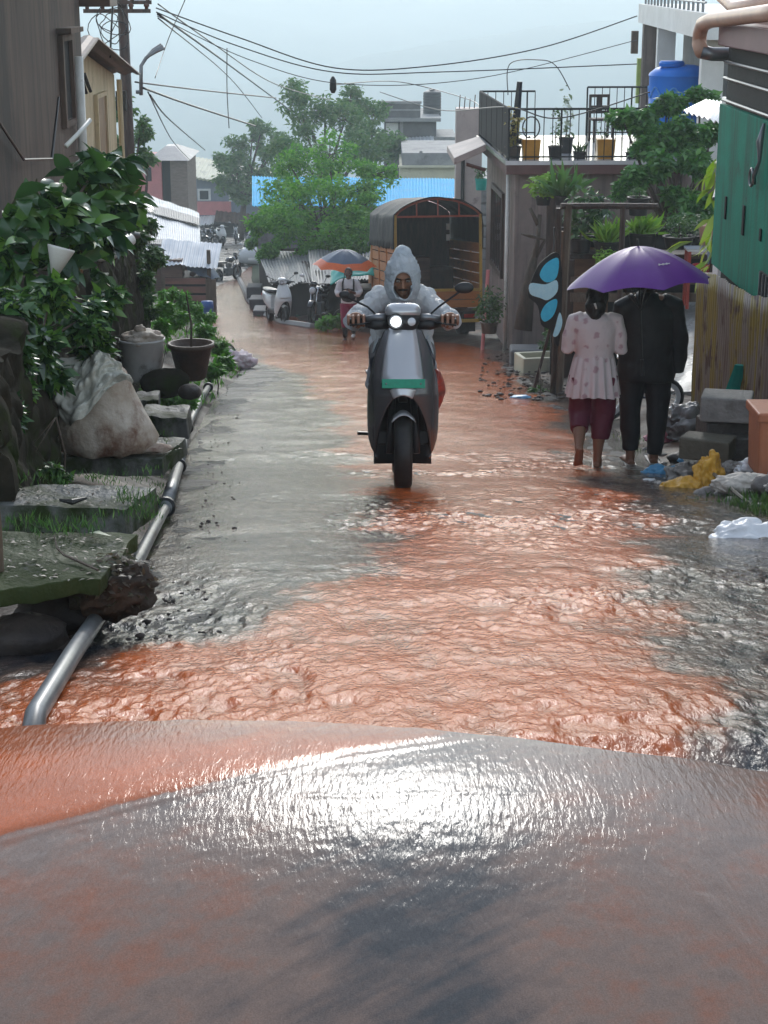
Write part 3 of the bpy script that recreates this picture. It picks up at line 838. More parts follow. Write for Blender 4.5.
p = wz(192, 379, -1.98)
t = thing('flower_pot', 'wide brown earthen pot with a bare stick in it', 'pot', p)
m_pot = mat('brown_pot', (.10, .065, .045), (.055, .038, .03), rough=.5, scale=8, bump=.3)
MB().lathe([(0, 0), (.11, 0), (.13, .02), (.185, .28), (.215, .30), (.215, .335), (.19, .335), (.165, .27), (0, .25)], seg=26).build('pot', m_pot, t, smooth=True)
MB().tube([(0, 0, .2), (.01, .0, .5), (-.03, .01, .8)], [.012, .010, .006], 6).build('stick', m_bark, t)
MB().blob((0, 0, .26), (.16, .16, .03), .3, 3, 3, 9).build('soil', m_dirt, t, smooth=True)

m_wbag = cloth_mat('white_pink_bag', (.68, .60, .60), (.50, .34, .36), (.75, .74, .74), .5, 6)
p = gp(240, 368, .0)
ob = MB().blob((0, 0, .10), (.24, .22, .17), .42, 2.1, 4, 12, flatb=.5).build('plastic_bag', m_wbag, smooth=True, loc=p, disp=(.02, 7))
tag(ob, 'white and pink plastic bag dumped at the left road edge by the weeds', 'bag', 'dumped bags')

p = wz(3, 560, -.17)
ob = MB().tube([(0, 0, 0), (.004, 0, .17), (0, 0, .34)], [.034, .032, .030], 8).build('wooden_post', m_wood, loc=(p.x - .01, p.y - .1, -.2))
tag(ob, 'short reddish wooden post standing on the green slab at the left border', 'post')
p = wz(68, 395, -1.1)
ob = MB().tube([(0, 0, 0), (-.05, 0, .35), (-.11, .02, .62)], [.09, .08, .07], 8).build('tree_stump', m_bark, loc=p, smooth=True)
tag(ob, 'pale bare stump leaning on the wall behind the big sack', 'stump')
# twig and fallen leaf on the green slab
a = [wz(x, y, -.155) for x, y in [(98, 570), (80, 562), (64, 555), (57, 548), (54, 535)]]
ob = MB().tube(rel(a, a[0]), [.004, .005, .004, .003, .002], 5).build('twig', m_bark, loc=a[0]); tag(ob, 'thin bent twig lying on the green mossy slab', 'twig')
ob = MB().tube(rel([wz(60, 500, -.40), wz(72, 502, -.395), wz(86, 498, -.40)], wz(60, 500, -.40)), [.006, .012, .005], 6).build('twig', m_black, loc=wz(60, 500, -.40)); tag(ob, 'short black stick lying on the thick grey slab', 'twig')
pl = wz(88, 533, -.155)
ob = leaf_mesh('fallen_leaf', [(0, 0, 0)], .06, m_green, D=np.array([[1, -.2, .05]]), loc=pl, up=.9); tag(ob, 'single green leaf fallen on the mossy slab', 'leaf')

# pebbles washed out on the asphalt: too many to count
pb = MB()
for i in range(150):
    py_ = random.uniform(395, 640); k = random.random()
    pxl = np.interp(py_, [395, 460, 520, 580, 640], [205, 200, 190, 165, 120]) + abs(random.gauss(0, 1)) * np.interp(py_, [395, 640], [14, 40]) + 8
    q = gp(pxl, py_, .015)
    s = random.uniform(.003, .008) * (1.8 if random.random() < .08 else 1)
    pb.blob(tuple(q), (s * 1.3, s, s * .7), .3, 1.5, 1, i)
for i in range(240):
    px_ = random.uniform(480, 600); py_ = random.uniform(352, 400)
    q = gp(px_, py_, .03); s = random.uniform(.012, .035)
    pb.blob(tuple(q), (s * 1.3, s, s * .6), .3, 1.5, 1, i)
tag(pb.build('gravel', m_rock, smooth=True), kind='stuff')

# --- plants on the wall
def pxc(lst):
    return [(W(a, b, z), r / F * z) for a, b, z, r in lst]
def bush(name, label, base, lst, m, leaf, dens, group=None, trunk_r=.03, cat='plant', sub=6):
    return tree(name, label, base, pxc(lst), m, m_bark, leaf, dens, trunk_r, group, cat=cat, sub=sub, fork=.3)
gW = 'plants growing on the left wall'
def wb(x, y): return (x, y, gz(x, y) - .02)
bush('leafy_shrub', 'tall dark shrub with big glossy leaves in front of the brown house', wb(-2.15, 9.6),
     [(98, 165, 10.4, 30), (62, 205, 10, 34), (30, 215, 9.8, 30), (112, 200, 10.6, 26), (70, 245, 9.8, 30), (20, 255, 9.4, 28), (100, 235, 10.4, 22)], m_dkgreen, .17, 62, gW, .03)
bush('leafy_shrub', 'upright bright leaved sapling at the end of the dark shrub', wb(-2.5, 13.0), [(112, 170, 13.5, 16), (118, 195, 13.5, 14), (100, 205, 13.4, 12), (92, 285, 13, 14)], m_green, .17, 45, gW, .02)
bush('fern_bush', 'drooping fern like bush hanging over the mossy wall', wb(-1.95, 8.6),
     [(12, 312, 8.3, 32), (50, 300, 8.8, 30), (82, 318, 9.2, 26), (36, 350, 8.6, 24), (95, 345, 9.6, 18), (105, 300, 9.6, 18), (10, 350, 8.0, 24), (22, 385, 8.0, 20), (48, 372, 8.8, 18), (8, 415, 7.6, 14)], m_dkgreen, .085, 330, gW, .02)
bush('ivy_plant', 'small leaved creeper draped over the dark gate pillar', wb(-3.35, 19.6),
     [(140, 228, 20, 20), (148, 258, 20, 18), (126, 258, 19.3, 20), (135, 240, 19, 18), (140, 280, 19.2, 16), (142, 295, 19.8, 13), (118, 235, 19.5, 15), (150, 310, 20, 9)], m_green, .075, 420, gW, .02)
bush('weed_plant', 'small fresh weed at the foot of the wall beside the grey slab', wz(60, 478, -.72), [(52, 470, 8.0, 10), (62, 476, 8.0, 7)], m_green, .035, 160, None, .006)
t = thing('gate_pillar', 'dark square gate pillar under the creeper at the wall end', 'pillar', (-3.05, 20.6, G(20.6) - .1))
MB().box((0, 0, 1.0), (.42, .42, 2.0)).build('shaft', m_moss, t, bevel=.02, disp=(.02, 5))
MB().box((0, 0, 2.06), (.5, .5, .1)).build('cap', m_moss, t, bevel=.02)
MB().tube([(-.35, -.2, .1), (-.35, -.2, 1.95)], .04, 8).build('gate_pipe', m_black, t)

# weeds down the left bank, individual clumps plus grass
gB = 'bright weeds on the left bank'
for lab, base, lst in [
    ('light green weed patch just above the white bucket', (156, 320), [(165, 310, 20, 14), (180, 322, 20, 13), (162, 330, 19.5, 11)]),
    ('bright weed patch between the brown pot and the road', (215, 352), [(205, 330, 22, 10), (219, 348, 22, 11), (226, 362, 21, 10), (214, 370, 20.5, 9)]),
    ('fresh weed patch under the wooden stall', (185, 305), [(180, 298, 26, 10), (193, 305, 26, 11), (205, 318, 26, 10), (170, 296, 25, 10)]),
    ('low weed patch around the grey kerb blocks', (165, 400), [(172, 395, 17, 10), (185, 402, 17, 8), (150, 392, 17, 8)])]:
    b0 = W(*base, lst[0][2] * 1.0); b0.z = gz(b0.x, b0.y)
    bush('weed_patch', lab, b0, lst, m_bright, .075, 420, gB, .008, 'weeds')

def grass(name, spots, m, leaf, per=26, spread=.12):
    P, D = [], []
    for p, n in spots:
        for i in range(n):
            q = Vector(p) + Vector((random.gauss(0, spread), random.gauss(0, spread), 0))
            for j in range(per // 4):
                P.append(q + Vector((random.gauss(0, .02), random.gauss(0, .02), 0))); D.append((random.gauss(0, .35), random.gauss(0, .35), 1))
    ob = leaf_mesh(name, np.array(P), leaf, m, aspect=.14, D=np.array(D, float), up=0)
    return tag(ob, kind='stuff')
sp_ = []
near_ = []
for i in range(150):
    y = random.uniform(20, 46); x = float(RL(y)) - random.uniform(.15, 1.9)
    sp_.append(((x, y, gz(x, y) - .01), 7))
for i in range(80):
    py_ = random.uniform(395, 590); px_ = np.interp(py_, [395, 460, 520, 590], [196, 178, 158, 140]) + random.gauss(0, 10)
    q = gp(px_, py_, 0); near_.append(((q.x, q.y, gz(q.x, q.y)), 3))
for i in range(60):
    y = random.uniform(11, 20); x = float(RL(y)) - random.uniform(.3, .8)
    sp_.append(((x, y, gz(x, y) - .01), 5))
grass('grass', sp_, m_bright, .10)
for i in range(90):
    px_, py_ = random.choice([(random.uniform(0, 100), random.gauss(528, 4)), (random.uniform(30, 150), random.gauss(480, 4)), (random.uniform(60, 185), random.gauss(436, 4)), (random.uniform(120, 155), random.uniform(490, 520))])
    zz = -.165 if py_ > 522 else (-.415 if py_ > 470 else -1.015); q = wz(px_, py_, zz); near_.append(((q.x, q.y, zz), 2))
grass('moss_grass', near_, m_green, .03, spread=.03)
# dead leaves and crumbs scattered over the slabs
P = []
for i in range(420):
    z_, x0, x1, y0, y1 = random.choice([(-.163, 0, 125, 535, 580), (-.413, 10, 140, 486, 505), (-1.013, 60, 180, 436, 455)])
    q = wz(random.uniform(x0, x1), random.uniform(y0, y1), z_); P.append(q)
lf = leaf_mesh('leaf_litter', np.array(P), .022, leafmat('litter_leaves', [(.05, .035, .02), (.10, .075, .04), (.03, .03, .015), (.06, .08, .02)]), D=rng.normal(size=(len(P), 3)) * np.array([1, 1, .12]), up=.95)
tag(lf, kind='stuff')

# --- pipes and pail on the wall
def pipe_thing(label, pts, r, m=m_pvc, group='white pipes sticking out over the wall', name='waste_pipe'):
    o = Vector(pts[0])
    ob = MB().tube(rel(pts, o), r, 12).build(name, m, loc=o, smooth=True)
    return tag(ob, label, 'pipe', group)
pipe_thing('thin white pipe running level above the creeper', [W(84, 214, 15), W(120, 216, 15.3), W(146, 217, 15.4)], .030)
pipe_thing('grey pipe sloping down just under the level white one', [W(92, 222, 14.6), W(115, 230, 14.7), W(139, 236, 14.8)], .028, m_pipe)
pipe_thing('thick white elbow pipe at the end of the wall pipes', [W(88, 252, 14), W(100, 255, 14), W(112, 252, 14), W(120, 245, 14.1), W(131, 239, 14.2)], [.055, .055, .058, .055, .05])
pipe_thing('short white stick pipe poking up out of the big leaves', [W(66, 146, 10.5), W(78, 134, 10.6), W(90, 118 + 2, 10.7)], .014)
ob = MB().lathe([(0, 0), (.02, 0), (.07, .13), (.072, .14), (.062, .14), (.015, .015)], seg=20).build('plastic_funnel', m_bkt, smooth=True, loc=W(55, 274, 9.0)); tag(ob, 'white cone shaped plastic funnel hanging in the dark shrub', 'funnel')
ob.rotation_euler = (R(-10), R(15), 0)

# ------------------------------------------------------------------ houses on the left
m_brown = mat('stained_brown_plaster', (.135, .092, .07), (.07, .05, .04), rough=.75, streak=(.035, .026, .022), streak_amt=.7, scale=1.3, bump=.25, bscale=20, stain=(.035, .028, .025), stain_amt=.6, stain_scale=.9, stretch=(1, 1, .35))
m_brick = mat('red_brick', (.17, .062, .045), (.09, .038, .03), rough=.8, scale=6, bump=.6, bscale=18)
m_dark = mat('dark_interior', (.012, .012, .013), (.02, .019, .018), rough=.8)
m_glassdk = mat('dark_window_glass', (.02, .024, .028), (.03, .035, .04), rough=.08, spec=.6)
m_rust = mat('rusty_roof_sheet', (.13, .075, .05), (.06, .042, .035), rough=.5, scale=4, stain=(.16, .14, .12), stain_amt=.3)

bx, by0, by1 = -3.0, 8.8, 17.95
t = thing('brown_house', 'tall brown stained plaster house at the left border', 'house', (bx, 12.5, -1.9))
H0 = 1.9
MB().bb(-5, 0, by0 - 12.5, by1 - 12.5, 0, H0 + 1.72).build('wall', m_brown, t, bevel=.02)
MB().bb(-.2, .035, -3.2, -.15, 0, H0 + 1.7).build('brick_pier', m_brick, t, bevel=.01)
rf = MB().bb(-5.2, .30, by0 - 12.7, by1 - 12.5 + .3, H0 + 1.722, H0 + 1.80).build('roof', m_rust, t, bevel=.01)
MB().bb(-.6, .30, by1 - 12.5 + .002, by1 - 12.5 + .5, H0 + 1.25, H0 + 1.34).build('eave', m_rust, t, bevel=.01)
w = MB()
wy0, wy1, wz0, wz1 = 16.70 - 12.5, 17.15 - 12.5, H0 + .24, H0 + .96
for a in ((wy0 - .06, wy0, wz0 - .06, wz1 + .06), (wy1, wy1 + .06, wz0 - .06, wz1 + .06), (wy0, wy1, wz0 - .06, wz0), (wy0, wy1, wz1, wz1 + .06)):
    w.bb(.002, .05, a[0], a[1], a[2], a[3])
wn = w.build('window', m_brown, t)
MB().bb(.003, .012, wy0, wy1, wz0, wz1).build('pane', m_dark, wn)
MB().bb(.003, .14, wy0 - .12, wy1 + .12, wz1 + .075, wz1 + .12).build('window_ledge', m_brown, t)
MB().tube([(.07, 4.82, H0 + .80), (.07, 4.82, H0 - .8)], .045, 10).build('downpipe', m_pvc, t, smooth=True)
MB().tube([(.03, -1.0, H0 + 1.2), (.04, .3, H0 + 1.0), (.05, 1.1, H0 + .5), (.06, 2.0, H0 + .1), (.12, 2.9, H0 + .02), (.1, 3.5, H0 + .5)], .012, 6).build('cable', m_black, t)
MB().tube([(.03, -.8, H0 + 1.2), (.06, -.4, H0 + .75), (.06, .2, H0 + .95), (.04, .5, H0 + 1.2)], .014, 6).build('cable', m_black, t)

m_yel = mat('yellow_plaster', (.56, .46, .29), (.46, .37, .23), rough=.7, streak=(.20, .15, .09), streak_amt=.5, scale=2, stain=(.25, .19, .12), stain_amt=.45, stain_scale=1.4, bump=.15)
yx = -3.4
t = thing('yellow_house', 'small yellow plastered house with gabled rusty roof and brown shutter', 'house', (yx, 19.7, -2.6))
H0 = 2.6
gab = [(-2.9, 0), (3.0, 0), (3.0, H0 + .36), (0, H0 + .84), (-2.9, H0 + .36)]
Mg = Matrix(((0, 0, 1, -4), (1, 0, 0, 0), (0, 1, 0, 0), (0, 0, 0, 1)))
MB().prism(gab, 0, 4, Mg).build('wall', m_yel, t)
r_ = MB()
for s in (-1, 1):
    y1 = 3.25 * s
    a = [(-4.2, 0, H0 + .90), (.30, 0, H0 + .90), (.30, y1, H0 + .36), (-4.2, y1, H0 + .36)]
    n = 26
    r_.sheet(lambda u, v, a=a: Vector(a[0]).lerp(Vector(a[1]), u).lerp(Vector(a[3]).lerp(Vector(a[2]), u), v) + Vector((0, 0, .018 * math.sin(u * 150))), 90, 3, thick=.02 if s < 0 else -.02)
r_.build('roof', m_rust, t)
f = MB()
y0, y1, z0, z1 = 1.35, 2.0, H0 - .55, H0 + .17
for a in ((y0 - .05, y0, z0, z1 + .05), (y1, y1 + .05, z0, z1 + .05), (y0, y1, z1, z1 + .05)):
    f.bb(.002, .05, *a)
wn = f.build('window', m_yel, t)
MB().bb(.003, .03, y0, y1, z0, z1).build('shutter', mat('brown_shutter', (.26, .155, .07), (.17, .10, .05), rough=.5, scale=8, stretch=(1, 1, .3)), wn)
MB().tube([(.05, 3.06, H0 + .3), (.05, 3.06, 0)], .035, 8).build('downpipe', m_yel, t)
m_tarpg = mat('grey_green_tarp', (.16, .17, .15), (.10, .105, .095), rough=.35, scale=4, bump=.4, bscale=8)
for k in range(2):
    MB().tube([(.05, .1 + k * .3, H0 + .55 - .05 * k), (.10, .22 + k * .3, H0 + .30)], [.03, .02], 6).build('bracket', m_black, t)

# roofs of sheds farther down on the left
def corr(mb, c, n, amp, thick, o, nv=6, wob=0.0, seed=0):
    """corrugated sheet; c = near-left, near-right, far-right, far-left"""
    c = [Vector(p) - Vector(o) for p in c]
    nrm = (c[1] - c[0]).cross(c[3] - c[0]).normalized()
    if nrm.z < 0: nrm = -nrm
    def fn(u, v):
        p = c[0].lerp(c[1], u).lerp(c[3].lerp(c[2], u), v)
        return p + nrm * (amp * math.sin(u * n * 2 * PI) + wob * noise.noise(Vector((u * 4, v * 4, seed))))
    return mb.sheet(fn, n * 6, nv, thick=thick)

def shed(name, label, c, roofm, wallm, cat='shed', group=None, n=24, amp=.015, wall=True, wob=.03, inset=.12, seed=1, cols=None):
    P = [Vector(p) for p in c]
    o = sum(P, Vector()) / 4
    zb = min(G(p.y) for p in P) - .3
    o.z = zb
    t = thing(name, label, cat, o, 0, group)
    corr(MB(), P, n, amp, .012, o, 8, wob, seed).build('roof', roofm, t, auto=40)
    if wall:
        ctr = sum(P, Vector()) / 4
        Q = [p + (ctr - p) * inset for p in P]
        vs = [(q.x - o.x, q.y - o.y, 0) for q in Q] + [(q.x - o.x, q.y - o.y, q.z - o.z - .06) for q in Q]
        MB().add(vs, [(0, 1, 5, 4), (1, 2, 6, 5), (2, 3, 7, 6), (3, 0, 4, 7), (3, 2, 1, 0), (4, 5, 6, 7)]).build('wall', wallm, t)
    return t
m_zinc = mat('white_zinc_sheet', (.62, .64, .66), (.50, .52, .54), rough=.35, scale=2, stain=(.22, .21, .21), stain_amt=.35, stain_scale=.9, stretch=(.4, 1, 1))
m_zincg = mat('grey_zinc_sheet', (.20, .20, .21), (.13, .13, .14), rough=.4, scale=2, stain=(.30, .30, .31), stain_amt=.35, stain_scale=1.2)
m_redroof = mat('red_painted_sheet', (.50, .10, .11), (.40, .09, .09), rough=.4, scale=2, stain=(.5, .25, .24), stain_amt=.35)
m_planks = mat('brown_planks', (.17, .10, .075), (.09, .06, .05), rough=.6, scale=4, stretch=(.4, .4, 3))
shed('roofed_shed', 'small shed with faded red roof below the utility pole', [W(100, 212, 33), W(143, 206, 34), W(131, 183, 38), W(100, 184, 38)], m_redroof, m_yel, group='sheds on the left', seed=2)
t = shed('roofed_shed', 'long shed with white and grey striped zinc roof', [W(120, 250, 50), W(201, 257, 51), W(199, 213, 60), W(135, 190, 62)], m_zinc, m_planks, group='sheds on the left', n=40, wob=.08, seed=3)
# darker overlapping strips across the long roof
cs = [Vector(p) for p in (W(120, 250, 50), W(201, 257, 51), W(199, 213, 60), W(135, 190, 62))]
for f0, f1 in ((.62, .80), (.10, .19)):
    o = Vector(t.location)
    q = [cs[0].lerp(cs[3], f0), cs[1].lerp(cs[2], f0), cs[1].lerp(cs[2], f1), cs[0].lerp(cs[3], f1)]
    q = [p + Vector((0, -.02, .09)) for p in q]
    corr(MB(), q, 40, .015, .012, o, 2, .05, 3).build('grey_strip', m_zincg, t, auto=40)
# wooden stall under it
o = gp(188, 301, 0); o = W(188, 300, 48); o.z = G(o.y)
t = thing('wooden_stall', 'wooden roadside stall of horizontal slats below the zinc roof', 'stall', o)
s_ = MB()
for k in range(4):
    s_.bb(-.62, .50, -.04, .0, .10 + k * .24, .27 + k * .24)
s_.build('slats', mat('red_brown_slats', (.24, .11, .085), (.16, .08, .065), rough=.55, scale=4, stretch=(.5, 1, 2)), t)
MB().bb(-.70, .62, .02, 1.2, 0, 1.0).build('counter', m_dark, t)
for x in (-.66, .60):
    MB().bb(x - .05, x + .05, -.05, .05, 0, 1.75).build('post', m_wood, t)
MB().bb(.50, .78, -.06, .04, .0, .95).build('board', m_wood, t)
q = MB(); corr(q, [o + Vector((-.75, -.35, 1.42)), o + Vector((.85, -.3, 1.30)), o + Vector((.85, 1.3, 1.75)), o + Vector((-.8, 1.3, 1.85))], 14, .015, .01, o, 4, .06, 4); q.build('roof', m_zinc, t, auto=40)
MB().bb(-.68, -.12, -.12, .5, 1.02, 1.5).build('hanging_sacking', m_planks, t)
for i, (x, c) in enumerate([(-.45, (.6, .6, .6)), (-.15, (.1, .08, .07)), (.15, (.07, .06, .06)), (.4, (.12, .1, .1))]):
    MB().blob((x, -.02, 1.10), (.09, .07, .09), .2, 2, 2, i).build('goods', mat('goods_%d' % i, c), t, smooth=True)

# dark umbrella and blue drum by the stall
def umbrella(name, label, loc, rad, rise, m1, m2=None, band=.22, n=8, tilt=(0, 0), rod=.75, group=None, rz=0.0, rim=None, mats=None, ferrule=.05, cat='umbrella'):
    t = thing(name, label, cat, loc, 0, group)
    t.rotation_euler = (tilt[0], tilt[1], rz)
    def P(a, k):
        s = k
        z = rise * (1 - s ** 1.7)
        f = (a / (2 * PI / n)) % 1
        sag = 1 - .10 * s * math.sin(PI * f)
        return Vector((math.cos(a) * rad * s * sag, math.sin(a) * rad * s * sag, z - rise + .03 * rad * s * math.sin(PI * f) * -1 * 0 - .045 * rad * math.sin(PI * f) * s * (1 - s) * 2 + .05 * rad * math.sin(PI * f) * s * s))
    mb = MB(); mb2 = MB()
    def seg(mb, k0, k1, nk):
        na = n * 6
        mb.sheet(lambda u, v: P(2 * PI * u, k0 + (k1 - k0) * v), na, nk)
    seg(mb, .01, 1 - band if m2 else 1.0, 10)
    c = mb.build('canopy', m1, t, auto=25)
    if m2:
        seg(mb2, 1 - band, 1.0, 4); mb2.build('canopy_border', m2, t, auto=25)
    MB().tube([(0, 0, .0 + ferrule), (0, 0, -rise - rod)], .008, 6).build('rod', m_black, t)
    MB().tube([(0, 0, -rise - rod), (0, 0, -rise - rod - .12)], .014, 8).build('handle', m_black, t)
    r_ = MB()
    for k in range(n):
        a = 2 * PI * k / n
        r_.tube([P(a, .02) + Vector((0, 0, -.012)), P(a, .5) + Vector((0, 0, -.012)), P(a, .97) + Vector((0, 0, -.012))], .004, 4)
        r_.tube([(0, 0, -rise - rod * .35), P(a, .5) + Vector((0, 0, -.014))], .003, 4)
    r_.build('ribs', m_black, t)
    umbrella.P = P
    return t
m_navy = mat('navy_umbrella_cloth', (.10, .13, .18), (.075, .10, .14), rough=.35, scale=3)
umbrella('umbrella', 'dark blue umbrella shading the wooden stall', W(205, 262, 48), .52, .28, m_navy, tilt=(.1, .35), rod=.5)
p = W(207, 300, 46); p.z = G(p.y)
ob = MB().lathe([(0, 0), (.16, 0), (.17, .05), (.16, .25), (.17, .28), (.16, .45), (0, .46)], seg=18).build('plastic_drum', mat('blue_plastic', (.03, .10, .30), (.02, .07, .22), rough=.3), smooth=True, loc=p); tag(ob, 'small dark blue drum standing beside the wooden stall', 'drum')

# ------------------------------------------------------------------ utility pole, street lamp and cables
P0 = W(133, 186, 28); base = Vector((P0.x - .02, P0.y, G(P0.y) + .3))
t = thing('utility_pole', 'dark wooden utility pole with double crossarm beside the yellow house', 'pole', base)
top = 1.85 - base.z
MB().tube([(0, 0, -.3), (-.03, 0, top)], [.095, .08], 12).build('post', m_wooddk, t, smooth=True)
zA = W(133, 10, 28).z - base.z
for k, (z, a, b) in enumerate([(zA, -.62, .42), (zA + .13, -.60, .44), (zA + .55, -.5, .5)]):
    c_ = MB().bb(a, b, -.14, -.09, z - .03, z + .03).build('crossarm', m_wooddk, t)
    for x in (a + .06, a + .3, b - .3, b - .06):
        MB().lathe([(0, 0), (.03, 0), (.03, .03), (.045, .04), (.04, .08), (.02, .10), (0, .10)], (x, -.115, z + .03), 10).build('insulator', mat('brown_porcelain', (.12, .06, .045), rough=.2), c_, smooth=True)
MB().bb(-.16, .0, -.25, -.10, zA - 1.5, zA - 1.2).build('junction_box', m_black, t)
pl = W(141, 95, 28)
t = thing('street_lamp', 'twin arm street lamp bracket fixed on the utility pole', 'lamp', pl)
m_gm = mat('grey_metal', (.22, .23, .24), (.15, .16, .17), rough=.35, metal=.6)
MB().tube(rel([W(141, 95, 28), W(141, 66, 28), W(146, 58, 28), W(156, 50, 28), W(163, 46, 28)], pl), .03, 8).build('arm', m_gm, t, smooth=True)
MB().tube(rel([W(136, 92, 28), W(141, 92, 28)], pl), .03, 8).build('bracket', m_gm, t)
h = MB(); h.tube(rel([W(150, 56, 28), W(157, 51, 28), W(165, 48, 28)], pl), [.03, .06, .04], 8, flat=.5); h.build('lamp_head', m_gm, t, smooth=True)
h = MB(); h.tube(rel([W(146, 57, 28.2), W(153, 50, 28.2), W(161, 44, 28.2)], pl), [.03, .05, .035], 8, flat=.5); h.build('lamp_head', m_gm, t, smooth=True)

cn = [0]
def cable(label, pts, r=.014, sag=0, group='overhead cables'):
    pts = [Vector(p) for p in pts]
    o = pts[0]
    out = []
    if len(pts) == 2:
        for k in range(33):
            u = k / 32; p = pts[0].lerp(pts[1], u); p.z -= sag * 4 * u * (1 - u); out.append(p)
    else:
        # Catmull-Rom through the points
        for i in range(len(pts) - 1):
            p0, p1, p2, p3 = pts[max(i - 1, 0)], pts[i], pts[i + 1], pts[min(i + 2, len(pts) - 1)]
            for k in range(10):
                u = k / 10
                out.append(.5 * ((2 * p1) + (p2 - p0) * u + (2 * p0 - 5 * p1 + 4 * p2 - p3) * u * u + (3 * p1 - p0 - 3 * p2 + p3) * u ** 3))
        out.append(pts[-1])
    ob = MB().tube(rel(out, o), r, 5).build('overhead_cable', m_black, loc=o, smooth=True)
    return tag(ob, label, 'cable', group)
Z1, Z2 = 28, 34
cable('topmost thick cable from the pole sagging to the white terrace building', [W(156, 8, 28), W(240, 38, 29), (W(335, 68, 30)), W(430, 66, 31), W(540, 48, 32), W(637, 16, 33)], .011)
cable('thick twisted cable just under the topmost one', [W(156, 12, 28.1), W(235, 45, 29), W(333, 72, 30), W(440, 72, 31), W(637, 64, 33)], .010)
cable('thin cable falling from the crossarm toward the big tree', [W(158, 4, 28), W(215, 45, 34), W(275, 84, 42), W(330, 100, 55)], .012)
cable('low black cable from the lamp bracket into the big tree', [W(143, 88, 28), W(190, 105, 33), W(255, 126, 40)], .020)
cable('level grey cable from the lamp bracket toward the trees', [W(135, 82, 28), W(200, 90, 32), W(276, 98, 40)], .014)
cable('faint cable dropping steeply behind the pink house', [W(150, 95, 28), W(170, 120, 40), W(205, 150, 60)], .016)
cable('faint long cable between pole and blue roof', [W(158, 14, 28), W(225, 62, 45), W(290, 110, 62)], .022)
cable('vertical hanging wire end left of the big tree', [W(227, 48, 29.0), W(227, 90, 29.2), W(229, 128, 29)], .008)
cable('thin cable passing over the railing corner', [W(380, 92, 45), W(440, 110, 40), W(507, 107, 32), W(560, 118, 31), W(650, 92, 31)], .012)
cable('looped wire standing above the terrace railing', [W(508, 95, 34), W(510, 64, 34), W(540, 60, 34), W(556, 66, 34), W(570, 90, 34)], .010)
cable('slack cable between water tank house and terrace', [W(330, 85, 31), W(400, 82, 45), W(470, 100, 44), W(480, 112, 38)], .012)
cable('steep thin wire over the roof of the yellow house', [W(185, 0, 27), W(168, 40, 30), W(155, 78, 28)], .008)
cable('slim cable beside the thick twisted one', [W(157, 16, 28), W(250, 60, 29), W(345, 84, 30), W(480, 78, 31), W(637, 40, 33)], .007)
cable('slim cable from the crossarm falling behind the tall tree', [W(158, 18, 28), W(230, 78, 45), W(262, 118, 60)], .012)
cable('thin cable from lamp bracket to the far pink house', [W(148, 92, 28), W(172, 140, 45), W(190, 160, 70)], .012)
# joint hanging from the top cable
ob = MB().tube([(0, 0, .06), (0, 0, .0), (0, 0, -.16), (0, 0, -.22)], [.02, .055, .06, .03], 10).build('cable_joint', m_black, loc=W(333, 80, 30), smooth=True); tag(ob, 'black cable joint hanging from the topmost cable above the tree', 'cable joint')
# coil of wire above the yellow house
cc = W(109, 27, 20.5)
q = MB()
for k in range(5):
    r0 = .09 + .03 * k
    q.tube([Vector((math.cos(a) * r0 * (1 + .3 * math.sin(a * 2 + k)) + .07 * math.sin(k * 2.3), .03 * k + .05 * math.sin(a * 3), math.sin(a) * r0 * (1.1 + .4 * math.cos(a + k * 1.7)) + .05 * math.cos(k * 1.9))) for a in [2 * PI * j / 20 for j in range(20)]], .006, 5, closed=True)
q.tube([(0, 0, -.35), (.02, 0, -.1), (.06, 0, .3)], .012, 5)
ob = q.build('wire_coil', m_black, loc=cc); tag(ob, 'tangled coil of black wire above the yellow house roof', 'wire coil')
# ================================================================== FAR END AND CENTRE BACKGROUND
m_bluegrey = mat('blue_grey_paint', (.22, .25, .30), (.17, .20, .24), rough=.6, scale=2, stain=(.12, .13, .15), stain_amt=.3)
m_pink = mat('pink_paint', (.62, .22, .22), (.52, .19, .19), rough=.6, scale=2, stain=(.3, .14, .13), stain_amt=.3)
m_white = mat('white_paint', (.74, .74, .72), (.62, .62, .60), rough=.5, scale=2, stain=(.35, .34, .31), stain_amt=.3)
m_cream = mat('cream_paint', (.60, .57, .42), (.50, .48, .36), rough=.6, scale=1.5, stain=(.22, .21, .18), stain_amt=.45, stain_scale=1)
m_greyc = mat('grey_render', (.30, .30, .29), (.20, .20, .20), rough=.7, scale=1.5, stain=(.12, .12, .115), stain_amt=.5, stain_scale=.9)
m_darkc = mat('dark_concrete', (.14, .14, .14), (.09, .09, .092), rough=.7, scale=1.5, stain=(.05, .05, .05), stain_amt=.4)
m_bluesheet = mat('bright_blue_sheet', (.03, .50, .80), (.025, .42, .72), spec=.1, rough=.6, scale=1.5, stain=(.06, .44, .68), stain_amt=.4, stain_scale=.6)
m_teal = mat('teal_tarpaulin', (.02, .36, .29), (.015, .26, .22), rough=.35, scale=3, bump=.4, bscale=6)
m_hgreen = leafmat('tree_leaves_bright', [(.05, .17, .022), (.08, .23, .03), (.12, .30, .04), (.18, .36, .06)], rough=.6, transl=.4)
m_tgreen = leafmat('tree_leaves_dull', [(.045, .125, .035), (.07, .165, .045), (.10, .20, .055), (.13, .23, .065)], rough=.55)
m_pale = leafmat('tree_leaves_pale', [(.10, .16, .08), (.16, .21, .12), (.40, .45, .36), (.55, .58, .50)], rough=.5)

